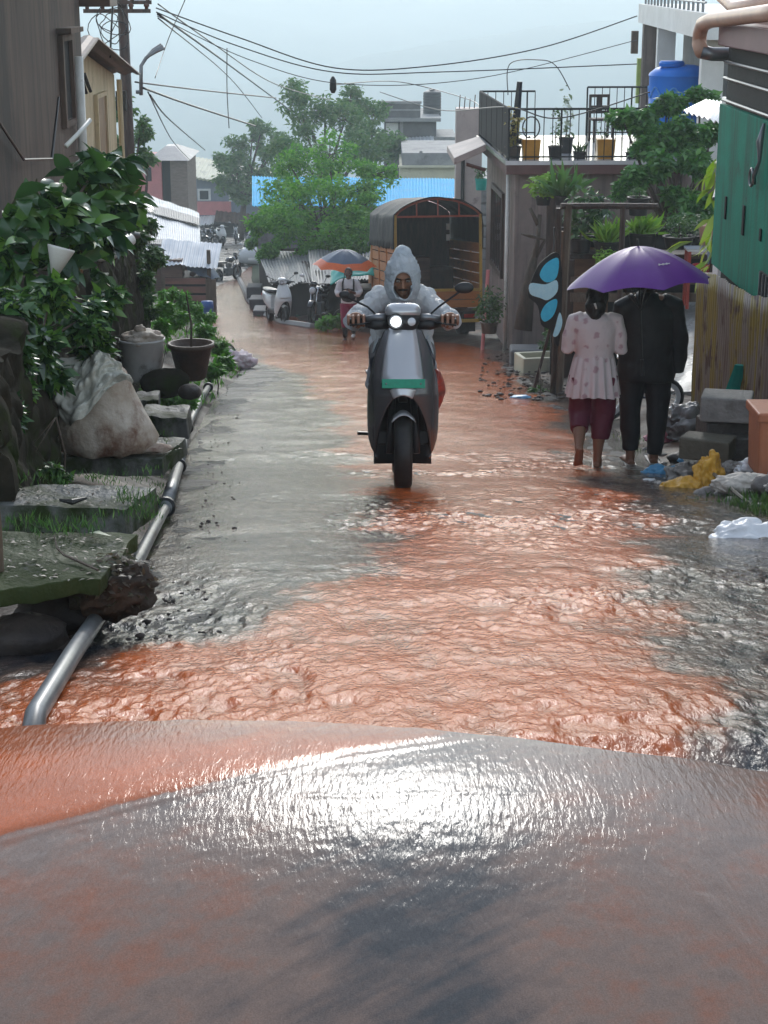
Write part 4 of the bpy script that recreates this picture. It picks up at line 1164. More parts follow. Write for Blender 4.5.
class At:
    """a thing whose front stands at a distance; boxes are given by picture extents"""
    def __init__(s, name, label, cat, px, py, zc, group=None):
        p = W(px, py, zc); s.zc = zc; s.y = p.y
        s.o = Vector((p.x, p.y, G(p.y) - .4)); s.t = thing(name, label, cat, s.o, 0, group)
    def x(s, px): return (px - 384) / F * s.zc - s.o.x
    def z(s, py): return W(384, py, s.zc).z - s.o.z
    def box(s, name, m, a, b, top, bot, y0=0.0, d=.1, mb=None, parent=None, bevel=0):
        q = mb or MB()
        q.bb(s.x(a), s.x(b), y0, y0 + d, s.z(bot) if bot is not None else 0, s.z(top))
        if mb is None:
            return q.build(name, m, parent or s.t, bevel=bevel)

# blue grey house at the street's end
h = At('house', 'blue grey two storey house with slanting white roof and pink base band', 'house', 215, 240, 112, 'houses at the street end')
q = MB()
q.add([(h.x(188), 0, 0), (h.x(262), 0, 0), (h.x(262), 6, 0), (h.x(188), 6, 0), (h.x(188), 0, h.z(173)), (h.x(262), 0, h.z(186)), (h.x(262), 6, h.z(186)), (h.x(188), 6, h.z(173))],
      [(0, 1, 5, 4), (1, 2, 6, 5), (2, 3, 7, 6), (3, 0, 4, 7), (4, 5, 6, 7), (3, 2, 1, 0)]); q.build('wall', m_bluegrey, h.t)
q = MB(); corr(q, [Vector((h.x(186), -.5, h.z(172))), Vector((h.x(266), -.5, h.z(186))), Vector((h.x(266), 6.4, h.z(186) + .5)), Vector((h.x(186), 6.4, h.z(172) + .5))], 20, .03, .15, (0, 0, 0), 3); q.build('roof', m_cream, h.t, auto=40)
for a, b, t0, b0 in ((199, 212, 187, 199), (230, 240, 184, 200)):
    f = h.box('window', m_white, a, b, t0, b0, -.05, .05); h.box('pane', m_glassdk, a + 2.2, b - 2.2, t0 + 2, b0 - 1.2, -.07, .02, parent=f)
h.box('pink_band', m_pink, 190, 232, 200, 214, -.06, .06)
h.box('shop_front', m_dark, 196, 250, 219, None, -.08, .08)
q = MB(); corr(q, [Vector((h.x(193), -1.8, h.z(222))), Vector((h.x(216), -1.8, h.z(219))), Vector((h.x(216), 0, h.z(214))), Vector((h.x(193), 0, h.z(216)))], 8, .03, .05, (0, 0, 0), 2); q.build('awning', m_white, h.t)
q = MB(); corr(q, [Vector((h.x(217), -1.5, h.z(217))), Vector((h.x(252), -1.5, h.z(221))), Vector((h.x(252), 0, h.z(213))), Vector((h.x(217), 0, h.z(209)))], 8, .03, .05, (0, 0, 0), 2); q.build('awning', m_rust, h.t)

h = At('house', 'pink house with brick pillar and grey hipped roof behind the zinc shed', 'house', 165, 215, 86, 'houses at the street end')
h.box('wall', m_pink, 136, 163, 160, None, 0, 5)
h.box('doorway', m_dark, 163, 172, 157, None, .3, 4)
h.box('brick_pillar', mat('pale_brick', (.26, .20, .17), (.17, .13, .11), rough=.8, scale=4, stretch=(1, 1, 4)), 172, 189, 158, None, -.1, 4)
h.box('window', m_dark, 147, 153, 166, 180, -.04, .04)
q = MB(); x0, x1 = h.x(150), h.x(192); ze, zt = h.z(158), h.z(147)
q.add([(x0, -.5, ze), (x1, -.5, ze), (x1, 4.6, ze), (x0, 4.6, ze), (x0 + .7, 1.5, zt), (x1 - .9, 1.5, zt), (x1 - .9, 2.6, zt), (x0 + .7, 2.6, zt)],
      [(0, 1, 5, 4), (1, 2, 6, 5), (2, 3, 7, 6), (3, 0, 4, 7), (4, 5, 6, 7), (3, 2, 1, 0)]); q.build('roof', m_zincg, h.t)

# unfinished concrete house with the black water tank
h = At('house', 'unfinished grey concrete house with flat slabs above the tree', 'house', 415, 190, 92, 'houses behind the blue roof')
h.box('wall', m_darkc, 384, 436, 118, None, .4, 7)
h.box('slab', m_greyc, 379, 440, 116, 119.5, -.4, 7.6)
h.box('parapet', m_darkc, 382, 420, 101, 116, 0, .2)
h.box('parapet_cap', m_greyc, 380, 421, 99.5, 102, -.1, .4)
h.box('parapet_band', m_greyc, 382, 420, 107.5, 109, -.05, .04)
h.box('pillar', m_greyc, 400, 403, 119.5, None, .1, .25)
h.box('whitewashed_panel', m_white, 386, 398, 122, 133, .3, .08)
h.box('pale_blue_panel', m_bluegrey, 385, 397, 134, 150, .3, .08)
h.box('window', m_dark, 405, 432, 138, 150, .3, .09)
h.box('side_wall', m_greyc, 432, 456, 136, None, .2, 5)
q = MB(); corr(q, [Vector((h.x(405), -.6, h.z(140))), Vector((h.x(433), -.6, h.z(138))), Vector((h.x(433), .3, h.z(135))), Vector((h.x(405), .3, h.z(137)))], 8, .02, .04, (0, 0, 0), 2); q.build('awning', m_zinc, h.t)
p = W(432, 120, 94); p.z = W(384, 119, 92).z + .05
tk = thing('water_tank', 'black cylindrical water tank on the roof slab of the concrete house', 'water tank', (p.x, p.y, p.z - .05))
r_ = 9 / F * 94
hh = 25 / F * 94 / CT
m_btank = mat('black_tank', (.03, .035, .04), (.045, .05, .055), rough=.45, scale=3)
pr = [(0, 0), (r_, 0)]
for k in range(8):
    z = hh * .86 * (k + .5) / 8; pr += [(r_, z - .03), (r_ * .965, z), (r_, z + .03)]
pr += [(r_ * .95, hh * .9), (r_ * .5, hh * .97), (0, hh * .98)]
MB().lathe(pr, seg=22).build('drum', m_btank, tk, auto=50)
MB().lathe([(0, hh * .96), (r_ * .4, hh * .96), (r_ * .4, hh), (0, hh)], seg=16).build('lid', m_btank, tk)

h = At('house', 'cream walled house with stained parapet behind the blue roof', 'house', 435, 215, 76, 'houses behind the blue roof')
h.box('wall', m_cream, 400, 470, 165, None, 0, 6)
h.box('parapet', m_greyc, 402, 470, 151, 164, -.1, 6.2)
h.box('ledge', m_cream, 398, 472, 163.5, 165.5, -.3, .3)
h.box('post', m_greyc, 419, 422, 149, 164, -.14, .1)

# blue roof and red roof
c = [W(252, 206, 60), W(458, 205, 60), W(458, 179, 69), W(252, 176, 69)]
shed('roofed_hall', 'long low building with bright blue sheet roof behind the big tree', c, m_bluesheet, m_greyc, 'building', None, 70, .02, inset=.05, wob=.06)
c = [W(401, 217, 50), W(470, 214, 50), W(470, 197, 56), W(409, 200, 56)]
shed('roofed_shed', 'small shed with dull red roof between truck and blue roof', c, m_redroof, m_planks, 'shed', None, 18, .02, wob=.05)

# sheds along the right kerb
gS = 'dark sheds along the right kerb'
c = [W(270, 284, 47), W(322, 284, 45), W(312, 248, 56), W(256, 250, 58)]
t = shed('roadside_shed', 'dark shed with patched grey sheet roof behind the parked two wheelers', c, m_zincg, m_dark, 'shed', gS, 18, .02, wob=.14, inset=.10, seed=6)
for x, z0 in ((258, 285), (268, 292), (298, 290)):
    p = W(x, 290, 46.5)
    q = MB().bb(-.05, .05, -.05, .05, 0, 1.6).build('post', mat('green_post', (.03, .12, .07), (.02, .08, .05), rough=.5), t)
    q.location = (p.x - t.location.x, p.y - t.location.y, .2)
c = [W(312, 284, 44), W(392, 280, 43.5), W(392, 252, 52), W(308, 250, 54)]
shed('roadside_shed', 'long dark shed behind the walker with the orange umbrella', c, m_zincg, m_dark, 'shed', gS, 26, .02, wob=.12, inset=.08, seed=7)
p = W(362, 300, 42); p.z = G(p.y)
t = thing('covered_cart', 'vending cart covered by a teal tarpaulin behind the umbrella walker', 'cart', p)
MB().bb(-.55, .75, 0, .9, .25, .95).build('box', m_dark, t)
MB().sheet(lambda u, v: Vector((-.75 + 1.65 * u, -.25 + 1.3 * v, 1.42 + .15 * math.sin(u * 3) - .45 * abs(v - .5) - .75 * max(0, abs(u - .5) - .38) + .05 * noise.noise(Vector((u * 6, v * 6, 1))))), 26, 18, thick=.015).build('tarpaulin', m_teal, t, smooth=True)
for x in (-.45, .65):
    w_ = MB().tube([(x, -.03, .25), (x, .03, .25)], .25, 18).build('wheel', m_black, t)
    MB().tube([(x, -.05, .25), (x, .05, .25)], .07, 10).build('hub', m_gm, w_)
bush('weed_patch', 'bright weeds at the foot of the shed beside the umbrella walker', (W(330, 322, 41).x, W(330, 322, 41).y, G(W(330, 322, 41).y)), [(330, 322, 41, 8), (338, 319, 41, 7), (322, 324, 41, 6)], m_bright, .12, 200, None, .01, 'weeds')

# kerb bending into the far lane
kp = [gp(x, y, .05) for x, y in [(238, 277), (244, 288), (249, 300), (262, 313), (285, 323), (312, 327), (340, 326)]]
q = MB(); q.tube(kp, .10, 6); tag(q.build('kerb', m_greyc), kind='structure')
# low stone steps beside the kerb
for i, (x0, x1, y0, z, lb) in enumerate([(247, 262, 285, 54, 'low dark stone step at the far end of the kerb sheds'), (250, 268, 297, 50, 'middle dark stone step beside the kerb sheds'), (254, 272, 308, 47, 'nearest dark stone step beside the kerb sheds')]):
    p = W((x0 + x1) / 2, y0, z); w_ = (x1 - x0) / F * z; g0 = G(p.y)
    ob = MB().bb(-w_ / 2, w_ / 2, -.4, .4, -.2, max(.2, p.z - g0)).build('stone_step', m_darkc, loc=(p.x, p.y, g0), bevel=.03, disp=(.02, 3)); tag(ob, lb, 'step', 'stone steps by the kerb')

# trees
gT = 'trees in the middle distance'
def big(label, base_px, base_z, lst, m, leaf, dens, r=.16, sub=7, group=gT):
    p = W(base_px, 250, base_z); p.z = G(p.y)
    return tree('broadleaf_tree', label, p, pxc(lst), m, m_bark, leaf, dens, r, group, sub=sub, fork=.45)
big('bright green bushy tree in the middle, lower branches over the sheds', 335, 56,
    [(300, 205, 55, 36), (335, 205, 55, 36), (365, 205, 55, 30), (285, 225, 54, 28), (325, 235, 54, 32), (360, 240, 54, 26), (285, 200, 56, 30), (320, 180, 57, 32), (355, 190, 56, 30), (300, 230, 55, 30), (345, 230, 55, 30), (380, 225, 55, 20), (265, 225, 56, 22), (330, 155, 58, 28), (375, 175, 57, 22), (290, 165, 58, 24), (315, 255, 54, 20), (270, 250, 54, 14), (360, 250, 54, 18)], m_hgreen, .17, 560, .16)
big('tall dull green tree standing behind the bright bushy one', 330, 78,
    [(300, 98, 78, 22), (325, 110, 78, 24), (345, 120, 77, 26), (305, 130, 77, 26), (350, 150, 76, 28), (290, 150, 76, 22), (372, 150, 76, 20)], m_tgreen, .24, 430, .2)
big('rounded dull green tree right of the tall one beside the concrete house', 365, 82,
    [(350, 100, 82, 20), (372, 115, 82, 20), (385, 140, 81, 18), (360, 135, 81, 20), (398, 150, 81, 14)], m_tgreen, .24, 380, .2)
big('hazy pale tree farthest left of the tree group', 240, 104,
    [(232, 148, 104, 18), (252, 140, 104, 18), (262, 128, 104, 13), (222, 160, 104, 14), (270, 150, 103, 16), (285, 140, 103, 16), (235, 168, 103, 18), (252, 172, 103, 20), (228, 185, 103, 14), (248, 195, 103, 18), (268, 180, 103, 18)], m_tgreen, .30, 330, .2)
big('slim tree with pale blossom tips rising through the bushy tree', 322, 60,
    [(320, 150, 60, 9), (328, 158, 60, 8), (318, 162, 60, 7)], m_pale, .15, 110, .06)
big('dark tree seen behind the utility pole', 140, 40,
    [(122, 110, 42, 14), (140, 130, 42, 16), (125, 145, 42, 14), (148, 155, 42, 10), (128, 165, 42, 14)], m_tgreen, .14, 330, .1)
big('small bush on the street corner right of the far parked car', 262, 62,
    [(262, 238, 62, 10), (250, 245, 62, 6), (276, 244, 60, 10)], m_hgreen, .16, 150, .06)
# ================================================================== RIGHT SIDE
def gpl(px, py, dz=0.0):
    d = 0.0
    for _ in range(6):
        p = gp(px, py, d + dz)
        d = float(lateral(np.array([[p.x]]), np.array([[p.y]]))[0, 0])
    return p

m_mauve = mat('mauve_plaster', (.25, .20, .18), (.17, .14, .125), rough=.7, streak=(.07, .055, .05), streak_amt=.6, scale=1.6, stain=(.09, .075, .07), stain_amt=.45, stain_scale=1.1, bump=.2)
m_pinkc = mat('pinkish_concrete', (.46, .38, .35), (.36, .30, .28), rough=.6, scale=2, stain=(.2, .16, .15), stain_amt=.4)
m_redbeam = mat('red_brown_beam', (.15, .075, .065), (.10, .05, .045), rough=.5, scale=3)
m_rail = mat('black_iron', (.010, .011, .012), (.018, .019, .020), rough=.75, spec=.2)
m_floorw = mat('wet_white_floor', (.62, .62, .62), (.50, .50, .50), rough=.12, scale=2, stain=(.22, .22, .21), stain_amt=.4)
m_amber = mat('amber_tin', (.55, .26, .03), (.42, .19, .025), rough=.35, scale=6)
m_bpot = mat('black_pot', (.018, .018, .019), (.03, .029, .028), rough=.45)
m_lime = leafmat('lime_leaves', [(.12, .26, .03), (.18, .34, .045), (.24, .40, .06), (.10, .22, .03)], rough=.45)

# ---- terrace house
hy = 32.5; hx_ = 2.41
t = thing('terrace_house', 'plastered house with railed roof terrace full of pots', 'house', (hx_, hy, -5.4), R(2.75))
FL = -1.64 + 5.4
MB().bb(0, 5.6, 0, 4.95, 0, FL - .22).build('wall', m_mauve, t, bevel=.02)
MB().bb(-.22, 5.8, -.28, 5.15, FL - .07, FL + .004).build('terrace_floor', m_floorw, t)
MB().bb(-.20, 5.8, -.26, 5.13, FL - .24, FL - .072).build('edge_beam', m_redbeam, t)
f = MB()
y0, y1, z0, z1 = 1.7, 3.5, FL - 2.35, FL - .9
for a in ((y0 - .1, y0, z0 - .1, z1 + .1), (y1, y1 + .1, z0 - .1, z1 + .1), (y0, y1, z0 - .1, z0), (y0, y1, z1, z1 + .1)):
    f.bb(-.06, -.002, *a)
wn = f.build('window', m_wooddk, t)
MB().bb(-.02, -.004, y0, y1, z0, z1).build('pane', m_glassdk, wn)
q = MB()
for k in range(5): q.bb(-.05, -.03, y0 + .3 * k + .28, y0 + .3 * k + .30, z0, z1)
q.build('grille', m_wooddk, wn)
MB().bb(.75, 1.35, -.05, -.003, 0, FL - 1.0).build('door', m_wooddk, t)
MB().tube([(-.07, .5, 0), (-.07, .5, FL - .3)], .04, 8).build('downpipe', m_pvc, t, smooth=True)
# sloping sunshade slab over the side
q = MB()
A = [W(454, 158, 33.6), W(486, 144, 33.6), W(479, 136, 36.6), W(447, 146, 36.6)]
Mi = (Matrix.Translation(t.location) @ Matrix.Rotation(R(2.75), 4, 'Z')).inverted()
A = [Mi @ p for p in A]
vs = A + [p - Vector((0, 0, .13)) for p in A]
q.add(vs, [(0, 1, 2, 3), (7, 6, 5, 4), (0, 4, 5, 1), (1, 5, 6, 2), (2, 6, 7, 3), (3, 7, 4, 0)]); q.build('sunshade', m_pinkc, t, bevel=.015)
q = MB(); q.tube([A[0] + Vector((.25, .1, -.13)), A[1] + Vector((0, .1, -.5))], .04, 6); q.build('shade_bracket', m_redbeam, t)
# railings
RH = .92
def railing(name, x0, y0, x1, y1, h=RH, solid=False, every=.155, parent=t):
    a, b = Vector((x0, y0, FL)), Vector((x1, y1, FL)); L = (b - a).length; n = max(1, int(L / every))
    q = MB()
    q.tube([a + Vector((0, 0, h)), b + Vector((0, 0, h))], .022, 6)
    q.tube([a + Vector((0, 0, .07)), b + Vector((0, 0, .07))], .016, 6)
    for k in range(n + 1):
        p = a.lerp(b, k / n); r_ = .018 if k % 6 == 0 else .009
        q.tube([p, p + Vector((0, 0, h))], r_, 5)
    r_ = q.build(name, m_rail, parent)
    if solid:
        d = (b - a).normalized(); nn = Vector((-d.y, d.x, 0)) * .012
        v = [a + nn + Vector((0, 0, .06)), b + nn + Vector((0, 0, .06)), b + nn + Vector((0, 0, h)), a + nn + Vector((0, 0, h))]
        v += [p - nn * 2 for p in v]
        MB().add(v, [(0, 1, 2, 3), (7, 6, 5, 4), (0, 4, 5, 1), (1, 5, 6, 2), (2, 6, 7, 3), (3, 7, 4, 0)]).build('railing_sheet', m_rail, r_)
railing('railing', -.16, -.22, 5.7, -.22)
railing('railing', -.16, -.20, -.16, 5.0, solid=True)
railing('railing', -.16, 5.05, 1.0, 5.05)
railing('railing', 2.1, 5.05, 5.7, 5.05, h=1.0)
# things on the terrace
def T(x, y, z=0.0): return (Matrix.Translation(t.location) @ Matrix.Rotation(R(2.75), 4, 'Z')) @ Vector((x, y, FL + z))
def lx(px, y): # local x for a picture column at local depth y on the terrace
    zc = 32.0 + y * .97
    return (px - 384) / F * zc - hx_ + .048 * y
def pot(label, p, r, h, m, lst=None, lm=None, leaf=.08, n=60, group='pots on the terrace', spiky=False, taper=.8, fr=None, fh=None, rectangular=False):
    tt = thing('potted_plant', label, 'potted plant', p, 0, group)
    if rectangular:
        MB().add([(-r * .85, -r * .85, 0), (r * .85, -r * .85, 0), (r * .85, r * .85, 0), (-r * .85, r * .85, 0), (-r, -r, h), (r, -r, h), (r, r, h), (-r, r, h)],
                 [(3, 2, 1, 0), (4, 5, 6, 7), (0, 1, 5, 4), (1, 2, 6, 5), (2, 3, 7, 6), (3, 0, 4, 7)]).build('pot', m, tt, bevel=.01)
    else:
        MB().lathe([(0, 0), (r * taper, 0), (r * .97, h * .88), (r * 1.06, h * .9), (r * 1.06, h), (r * .9, h), (r * .85, h * .85), (0, h * .82)], seg=18).build('pot', m, tt, smooth=False, auto=40)
    if lm is not None:
        fr = fr or r * 1.3; fh = fh or r * 1.6
        if spiky:
            D = rng.normal(size=(n, 3)) * np.array([.55, .55, .2]) + np.array([0, 0, .8])
            P = np.zeros((n, 3)) + np.array([0, 0, h * .85]) + rng.normal(size=(n, 3)) * np.array([r * .35, r * .35, 0])
            leaf_mesh('foliage', P, leaf, lm, tt, aspect=.13, D=D, up=.2)
        else:
            P = clump_points((0, 0, h + fh * .55), (fr, fr, fh * .7), n, .2)
            leaf_mesh('foliage', P, leaf, lm, tt)
            MB().tube([(0, 0, h * .8), (.01, 0, h + fh * .6)], [.012, .006], 5).build('stem', m_bark, tt)
    return tt
pot('square amber tin pot near the left corner of the terrace', T(lx(531, .1), .15), .17, .36, m_amber, rectangular=True)
pot('square amber tin pot in the middle of the terrace front', T(lx(606, .1), .15), .17, .36, m_amber, lm=m_mid, n=30, leaf=.09, rectangular=True)
pot('brown pot at the right end of the terrace front', T(lx(656, .1), .15), .15, .30, m_pot, lm=m_green, n=60, leaf=.09)
pot('small black pot with a thin grey cactus like plant on the terrace', T(lx(555, .1), .1), .13, .24, m_bpot, lm=m_mid, n=40, leaf=.09, fr=.12, fh=.7)
pot('low black pot with short green blades on the terrace', T(lx(580, .1), .1), .13, .14, m_bpot, lm=m_green, n=26, leaf=.2, spiky=True)
pot('low black pot left of the brown pot on the terrace', T(lx(633, .1), .1), .13, .12, m_bpot, lm=m_green, n=20, leaf=.14, spiky=True)
pot('yellow leaved plant in the terrace corner by the black panel', T(lx(514, .1), .25), .15, .22, m_pot, lm=leafmat('yellow_leaves', [(.30, .26, .06), (.42, .34, .09), (.2, .22, .05)]), n=110, leaf=.1, fr=.16, fh=.6)
pot('tall pale cactus pot behind the terrace front', T(lx(566, 1.2), 1.2), .14, .3, m_bpot, lm=m_pale, n=70, leaf=.14, fr=.12, fh=.8)
# black leaning board with a hoop
p = T(lx(515, .6), .7)
q = MB(); q.tube([(-.06, 0, .02), (.03, 0, .75), (.07, 0, 1.35)], [.11, .07, .05], 4); q.tube([(.30 + .16 * math.cos(a), -.02, .52 + .2 * math.sin(a)) for a in [2 * PI * k / 18 for k in range(18)]], .014, 5, closed=True)
q.tube([(0, 0, .25), (.2, 0, .28), (.3, 0, .33)], .05, 5)
tag(q.build('exercise_stand', m_black, loc=p), 'black leaning stand with a hoop at the terrace corner', 'stand')
# wooden chair
c = thing('chair', 'brown wooden chair standing at the back of the terrace', 'chair', T(lx(601, 3.6), 3.6), R(8))
for sx in (-.19, .19):
    for sy in (-.18, .2):
        MB().box((sx, sy, .45 if sy > 0 else .22), (.045, .045, .95 if sy > 0 else .44)).build('leg', m_wooddk, c)
MB().box((0, 0, .45), (.46, .44, .04)).build('seat', m_wooddk, c, bevel=.008)
q = MB()
for z in (.58, .68, .90): q.box((0, .2, z), (.40, .03, .06))
q.box((0, .2, .76), (.12, .025, .3)); q.build('backrest', m_wooddk, c)
# water tank
tk = thing('water_tank', 'big bright blue water tank with a wavy band behind the creeper', 'water tank', T(lx(677, 1.3) , 1.2)); tk.scale = (1.06, 1.06, 1.0)
m_bt = mat('blue_tank', (.006, .19, .72), (.005, .15, .62), rough=.4, scale=2, spec=.3)
pr = [(0, 0), (.53, 0), (.54, .05)]
for z in (.2, .38, .56, .74): pr += [(.54, z), (.56, z + .03), (.56, z + .06), (.54, z + .09)]
pr += [(.545, 1.40), (.56, 1.43), (.545, 1.47), (.44, 1.56), (.25, 1.62), (0, 1.63)]
MB().lathe(pr, seg=36).build('drum', m_bt, tk, auto=40)
MB().lathe([(0, 1.6), (.22, 1.6), (.23, 1.66), (.2, 1.70), (0, 1.70)], (-.18, -.12, 0), seg=20).build('lid', m_bt, tk, auto=40)
q = MB()
q.tube([(math.cos(a) * .552, math.sin(a) * .552, 1.13 + .10 * math.sin(a * 9)) for a in [2 * PI * k / 120 for k in range(120)]], .014, 5, closed=True)
q.build('wavy_band', mat('pale_blue_band', (.10, .34, .75), rough=.3), tk)

# ---- building with columns and rebar beyond the truck
h = At('house', 'unfinished house with rebar sticking out of its pinkish column', 'house', 470, 150, 46)
h.box('column', m_pinkc, 456, 482, 108, None, 0, .7)
h.box('wall', m_greyc, 480, 512, 186, None, .3, 4)
for k in range(5):
    MB().tube([(h.x(459 + k * 5), .1 + .1 * (k % 2), h.z(109)), (h.x(459 + k * 5) + .02, .1, h.z(94 + 2 * (k % 3)))], .014, 5).build('rebar', m_rust, h.t)
MB().tube([(h.x(463), -.06, 0), (h.x(463), -.06, h.z(158))], .05, 8).build('downpipe', m_black, h.t)
q = MB()
n = 9
for k in range(n):
    za = h.z(300 - (300 - 192) * k / n); zb = h.z(300 - (300 - 192) * (k + 1) / n)
    q.bb(h.x(478), h.x(505), .02, .10, za, zb - .06)
q.build('slatted_shutter', m_greyc, h.t)
pot('small teal pot with trailing plant on the wall beside the sunshade', Vector(W(481, 190, 45.5)), .16, .3, m_teal, lm=m_mid, n=60, leaf=.12, group='pots by the unfinished house')

# ---- white upper building behind the terrace
h = thing('white_house', 'white painted upper storey with deep dark bays behind the blue tank', 'house', (5.87, 41, -5.8))
Mr = Matrix.Rotation(math.atan2(-.5, -9.5) + PI / 2, 4, 'Z')   # its face runs towards the camera
dv = Vector((5.30 - 5.87, -11.0, 0)); L = dv.length; dv.normalize(); nv = Vector((-dv.y, dv.x, 0))
if nv.x < 0: nv = -nv
def hq(name, a, b, n0, n1, z0, z1, m, par=h):
    P = [dv * a + nv * n0, dv * b + nv * n0, dv * b + nv * n1, dv * a + nv * n1]
    vs = [p + Vector((0, 0, z0 + 5.8)) for p in P] + [p + Vector((0, 0, z1 + 5.8)) for p in P]
    return MB().add(vs, [(3, 2, 1, 0), (4, 5, 6, 7), (0, 1, 5, 4), (1, 2, 6, 5), (2, 3, 7, 6), (3, 0, 4, 7)]).build(name, m, par)
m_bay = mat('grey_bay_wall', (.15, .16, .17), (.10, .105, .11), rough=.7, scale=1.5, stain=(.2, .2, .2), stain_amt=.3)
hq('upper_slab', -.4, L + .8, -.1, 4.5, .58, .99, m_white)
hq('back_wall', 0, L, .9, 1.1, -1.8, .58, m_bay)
hq('ledge', -.3, L, -.05, 1.2, -1.75, -1.5, m_greyc)
hq('column', -.1, .25, -.02, .4, -5.8, .58, m_mauve)
hq('column', 3.2, 3.5, -.02, .35, -1.5, .58, m_white)
hq('column', L - .3, L, -.02, .35, -1.5, .58, m_white)
hq('lower_wall', 0, L, .05, 4.2, -5.8, -1.75, m_mauve)
hq('green_panel', -.35, -.1, -.1, .3, -1.2, -.2, mat('lime_paint', (.42, .55, .16), (.34, .46, .13), rough=.5))
hq('shutter', -.34, -.12, -.25, -.1, -.1, .4, m_wood)
q = MB()
for k in range(16):
    p = dv * (k * .7) + nv * .02; q.tube([p + Vector((0, 0, 6.79)), p + Vector((0, 0, 7.5))], .025, 5)
for z in (6.95, 7.15, 7.48): q.tube([dv * 0 + Vector((0, 0, z)), dv * L + Vector((0, 0, z))], .02, 5)
q.build('railing', m_gm, h)

# ---- tin clad shed at the right border
m_grnw = mat('green_painted_sheet', (.002, .25, .16), (.002, .19, .12), spec=.12, rough=.65, streak=(.02, .06, .045), streak_amt=.6, scale=2.2, stain=(.03, .06, .05), stain_amt=.45, stain_scale=1.3, bump=.15)
m_purp = mat('purple_brown_paint', (.25, .135, .145), (.19, .105, .115), rough=.5, scale=2, stain=(.12, .08, .08), stain_amt=.3)
m_net = mat('dark_netting', (.030, .032, .030), (.016, .017, .017), rough=.7, scale=12, bump=.5, bscale=40, stain=(.06, .05, .045), stain_amt=.4, stretch=(1, 4, .4))
SX = 3.0
t2 = thing('tin_shed', 'green sheet clad shed with purple concrete canopy at the right border', 'shed', (SX, 15.0, -2.7))
Z = 2.7
MB().bb(.10, 3, -4.5, 1.05, 0, Z + .95).build('wall', m_dark, t2)
MB().bb(.02, .08, -4.5, 1.12, Z - 1.0, Z + .44).build('green_sheet', m_grnw, t2, bevel=.004, disp=(.01, 2))
MB().bb(.06, .09, -4.5, 1.05, Z + .44, Z + .95).build('netting', m_net, t2)
MB().bb(-.05, 3.2, -4.6, 1.0, Z + .95, Z + 1.14).build('canopy_slab', m_purp, t2, bevel=.012)
MB().bb(.25, 3.2, -4.6, .9, Z + 1.14, Z + 2.6).build('upper_wall', mat('peach_wall', (.50, .30, .23), (.40, .25, .19), rough=.6, stain=(.2, .13, .10), stain_amt=.4), t2)
for z in (Z + .47, Z + .66, Z + .80):
    MB().tube([(.03, -4.5, z), (.03, 1.05, z + .01)], .014, 6).build('bar', m_gm, t2)
for y, z0, z1, w in ((.55, -.52, -.32, .03), (-.25, -.55, -.30, .035), (-.95, -.5, -.4, .03)):
    MB().bb(.005, .019, y - w, y + w, Z + z0, Z + z1).build('slit', m_dark, t2, bevel=.006)
q = MB().bb(.0, .02, -1.75, -1.05, Z - 1.2, Z - .72).build('vent', m_dark, t2)
g = MB()
for k in range(6): g.bb(-.012, -.002, -1.72 + k * .12, -1.70 + k * .12, Z - 1.2, Z - .72)
g.build('grille', m_gm, q)
q = MB(); q.tube([(.0, -.9, Z + .42), (-.03, -.92, Z + .28), (-.02, -.90, Z + .12), (-.05, -.86, Z + .0), (-.03, -.82, Z - .06)], [.012, .03, .014, .02, .012], 6); q.tube([(-.04, -.72 + .07 * math.cos(a), Z - .02 + .07 * math.sin(a)) for a in [2 * PI * k / 14 for k in range(14)]], .012, 5, closed=True)
tag(q.build('hanging_hook', m_gm, loc=t2.location, smooth=True), 'pale hook and ring hanging on the green sheet wall', 'hook')
m_peach = mat('peach_pvc', (.58, .36, .26), (.48, .30, .22), rough=.4, scale=5, stain=(.28, .17, .12), stain_amt=.3)
def pv(px, py, x): # point on the vertical plane at x
    zc = x * F / (px - 384); return W(px, py, zc)
pts = [pv(800, 8, 2.84), pv(768, 13, 2.84), pv(730, 18, 2.84), pv(712, 20, 2.84), pv(703, 24, 2.84), pv(700, 33, 2.84), pv(699, 44, 2.84), pv(702, 52, 2.84)]
pipe_thing('peach drain pipe bending down at the end of the canopy', pts, .065, m_peach, 'peach pipes over the canopy', 'downpipe')
pipe_thing('grey stub pipe running from the peach bend into the wall', [pts[-1] + Vector((0, .02, 0)), pts[-1] + Vector((.10, .02, -.02)), pts[-1] + Vector((.4, .02, -.02))], .06, m_gm, 'peach pipes over the canopy', 'downpipe')
pipe_thing('straight peach pipe lying on top of the canopy', [pv(800, 1, 3.0), pv(735, 8, 3.0), pv(718, -8, 3.0)], .06, m_peach, 'peach pipes over the canopy', 'downpipe')
# awning sheet
c = [W(683, 111, 21.0), W(733, 127, 18.0), W(741, 104, 18.2), W(706, 100, 21.3)]
o = sum(c, Vector()) / 4
tt = thing('sheet_awning', 'white corrugated sheet awning sticking out behind the green shed', 'awning', o)
q = MB(); corr(q, c, 9, .018, .012, o, 4, .01, 2); q.build('sheet', m_zinc, tt, auto=40)
MB().tube([Vector(c[2]) - o, Vector((3.05, 16.3, c[2].z - .7)) - o], .02, 6).build('strut', m_gm, tt)
h = thing('white_pillar', 'whitewashed pillar under the sheet awning', 'pillar', (3.62, 18.4, -3.0))
MB().bb(-.13, .13, -.15, .15, -.3, 3.35).build('shaft', m_white, h, bevel=.01)
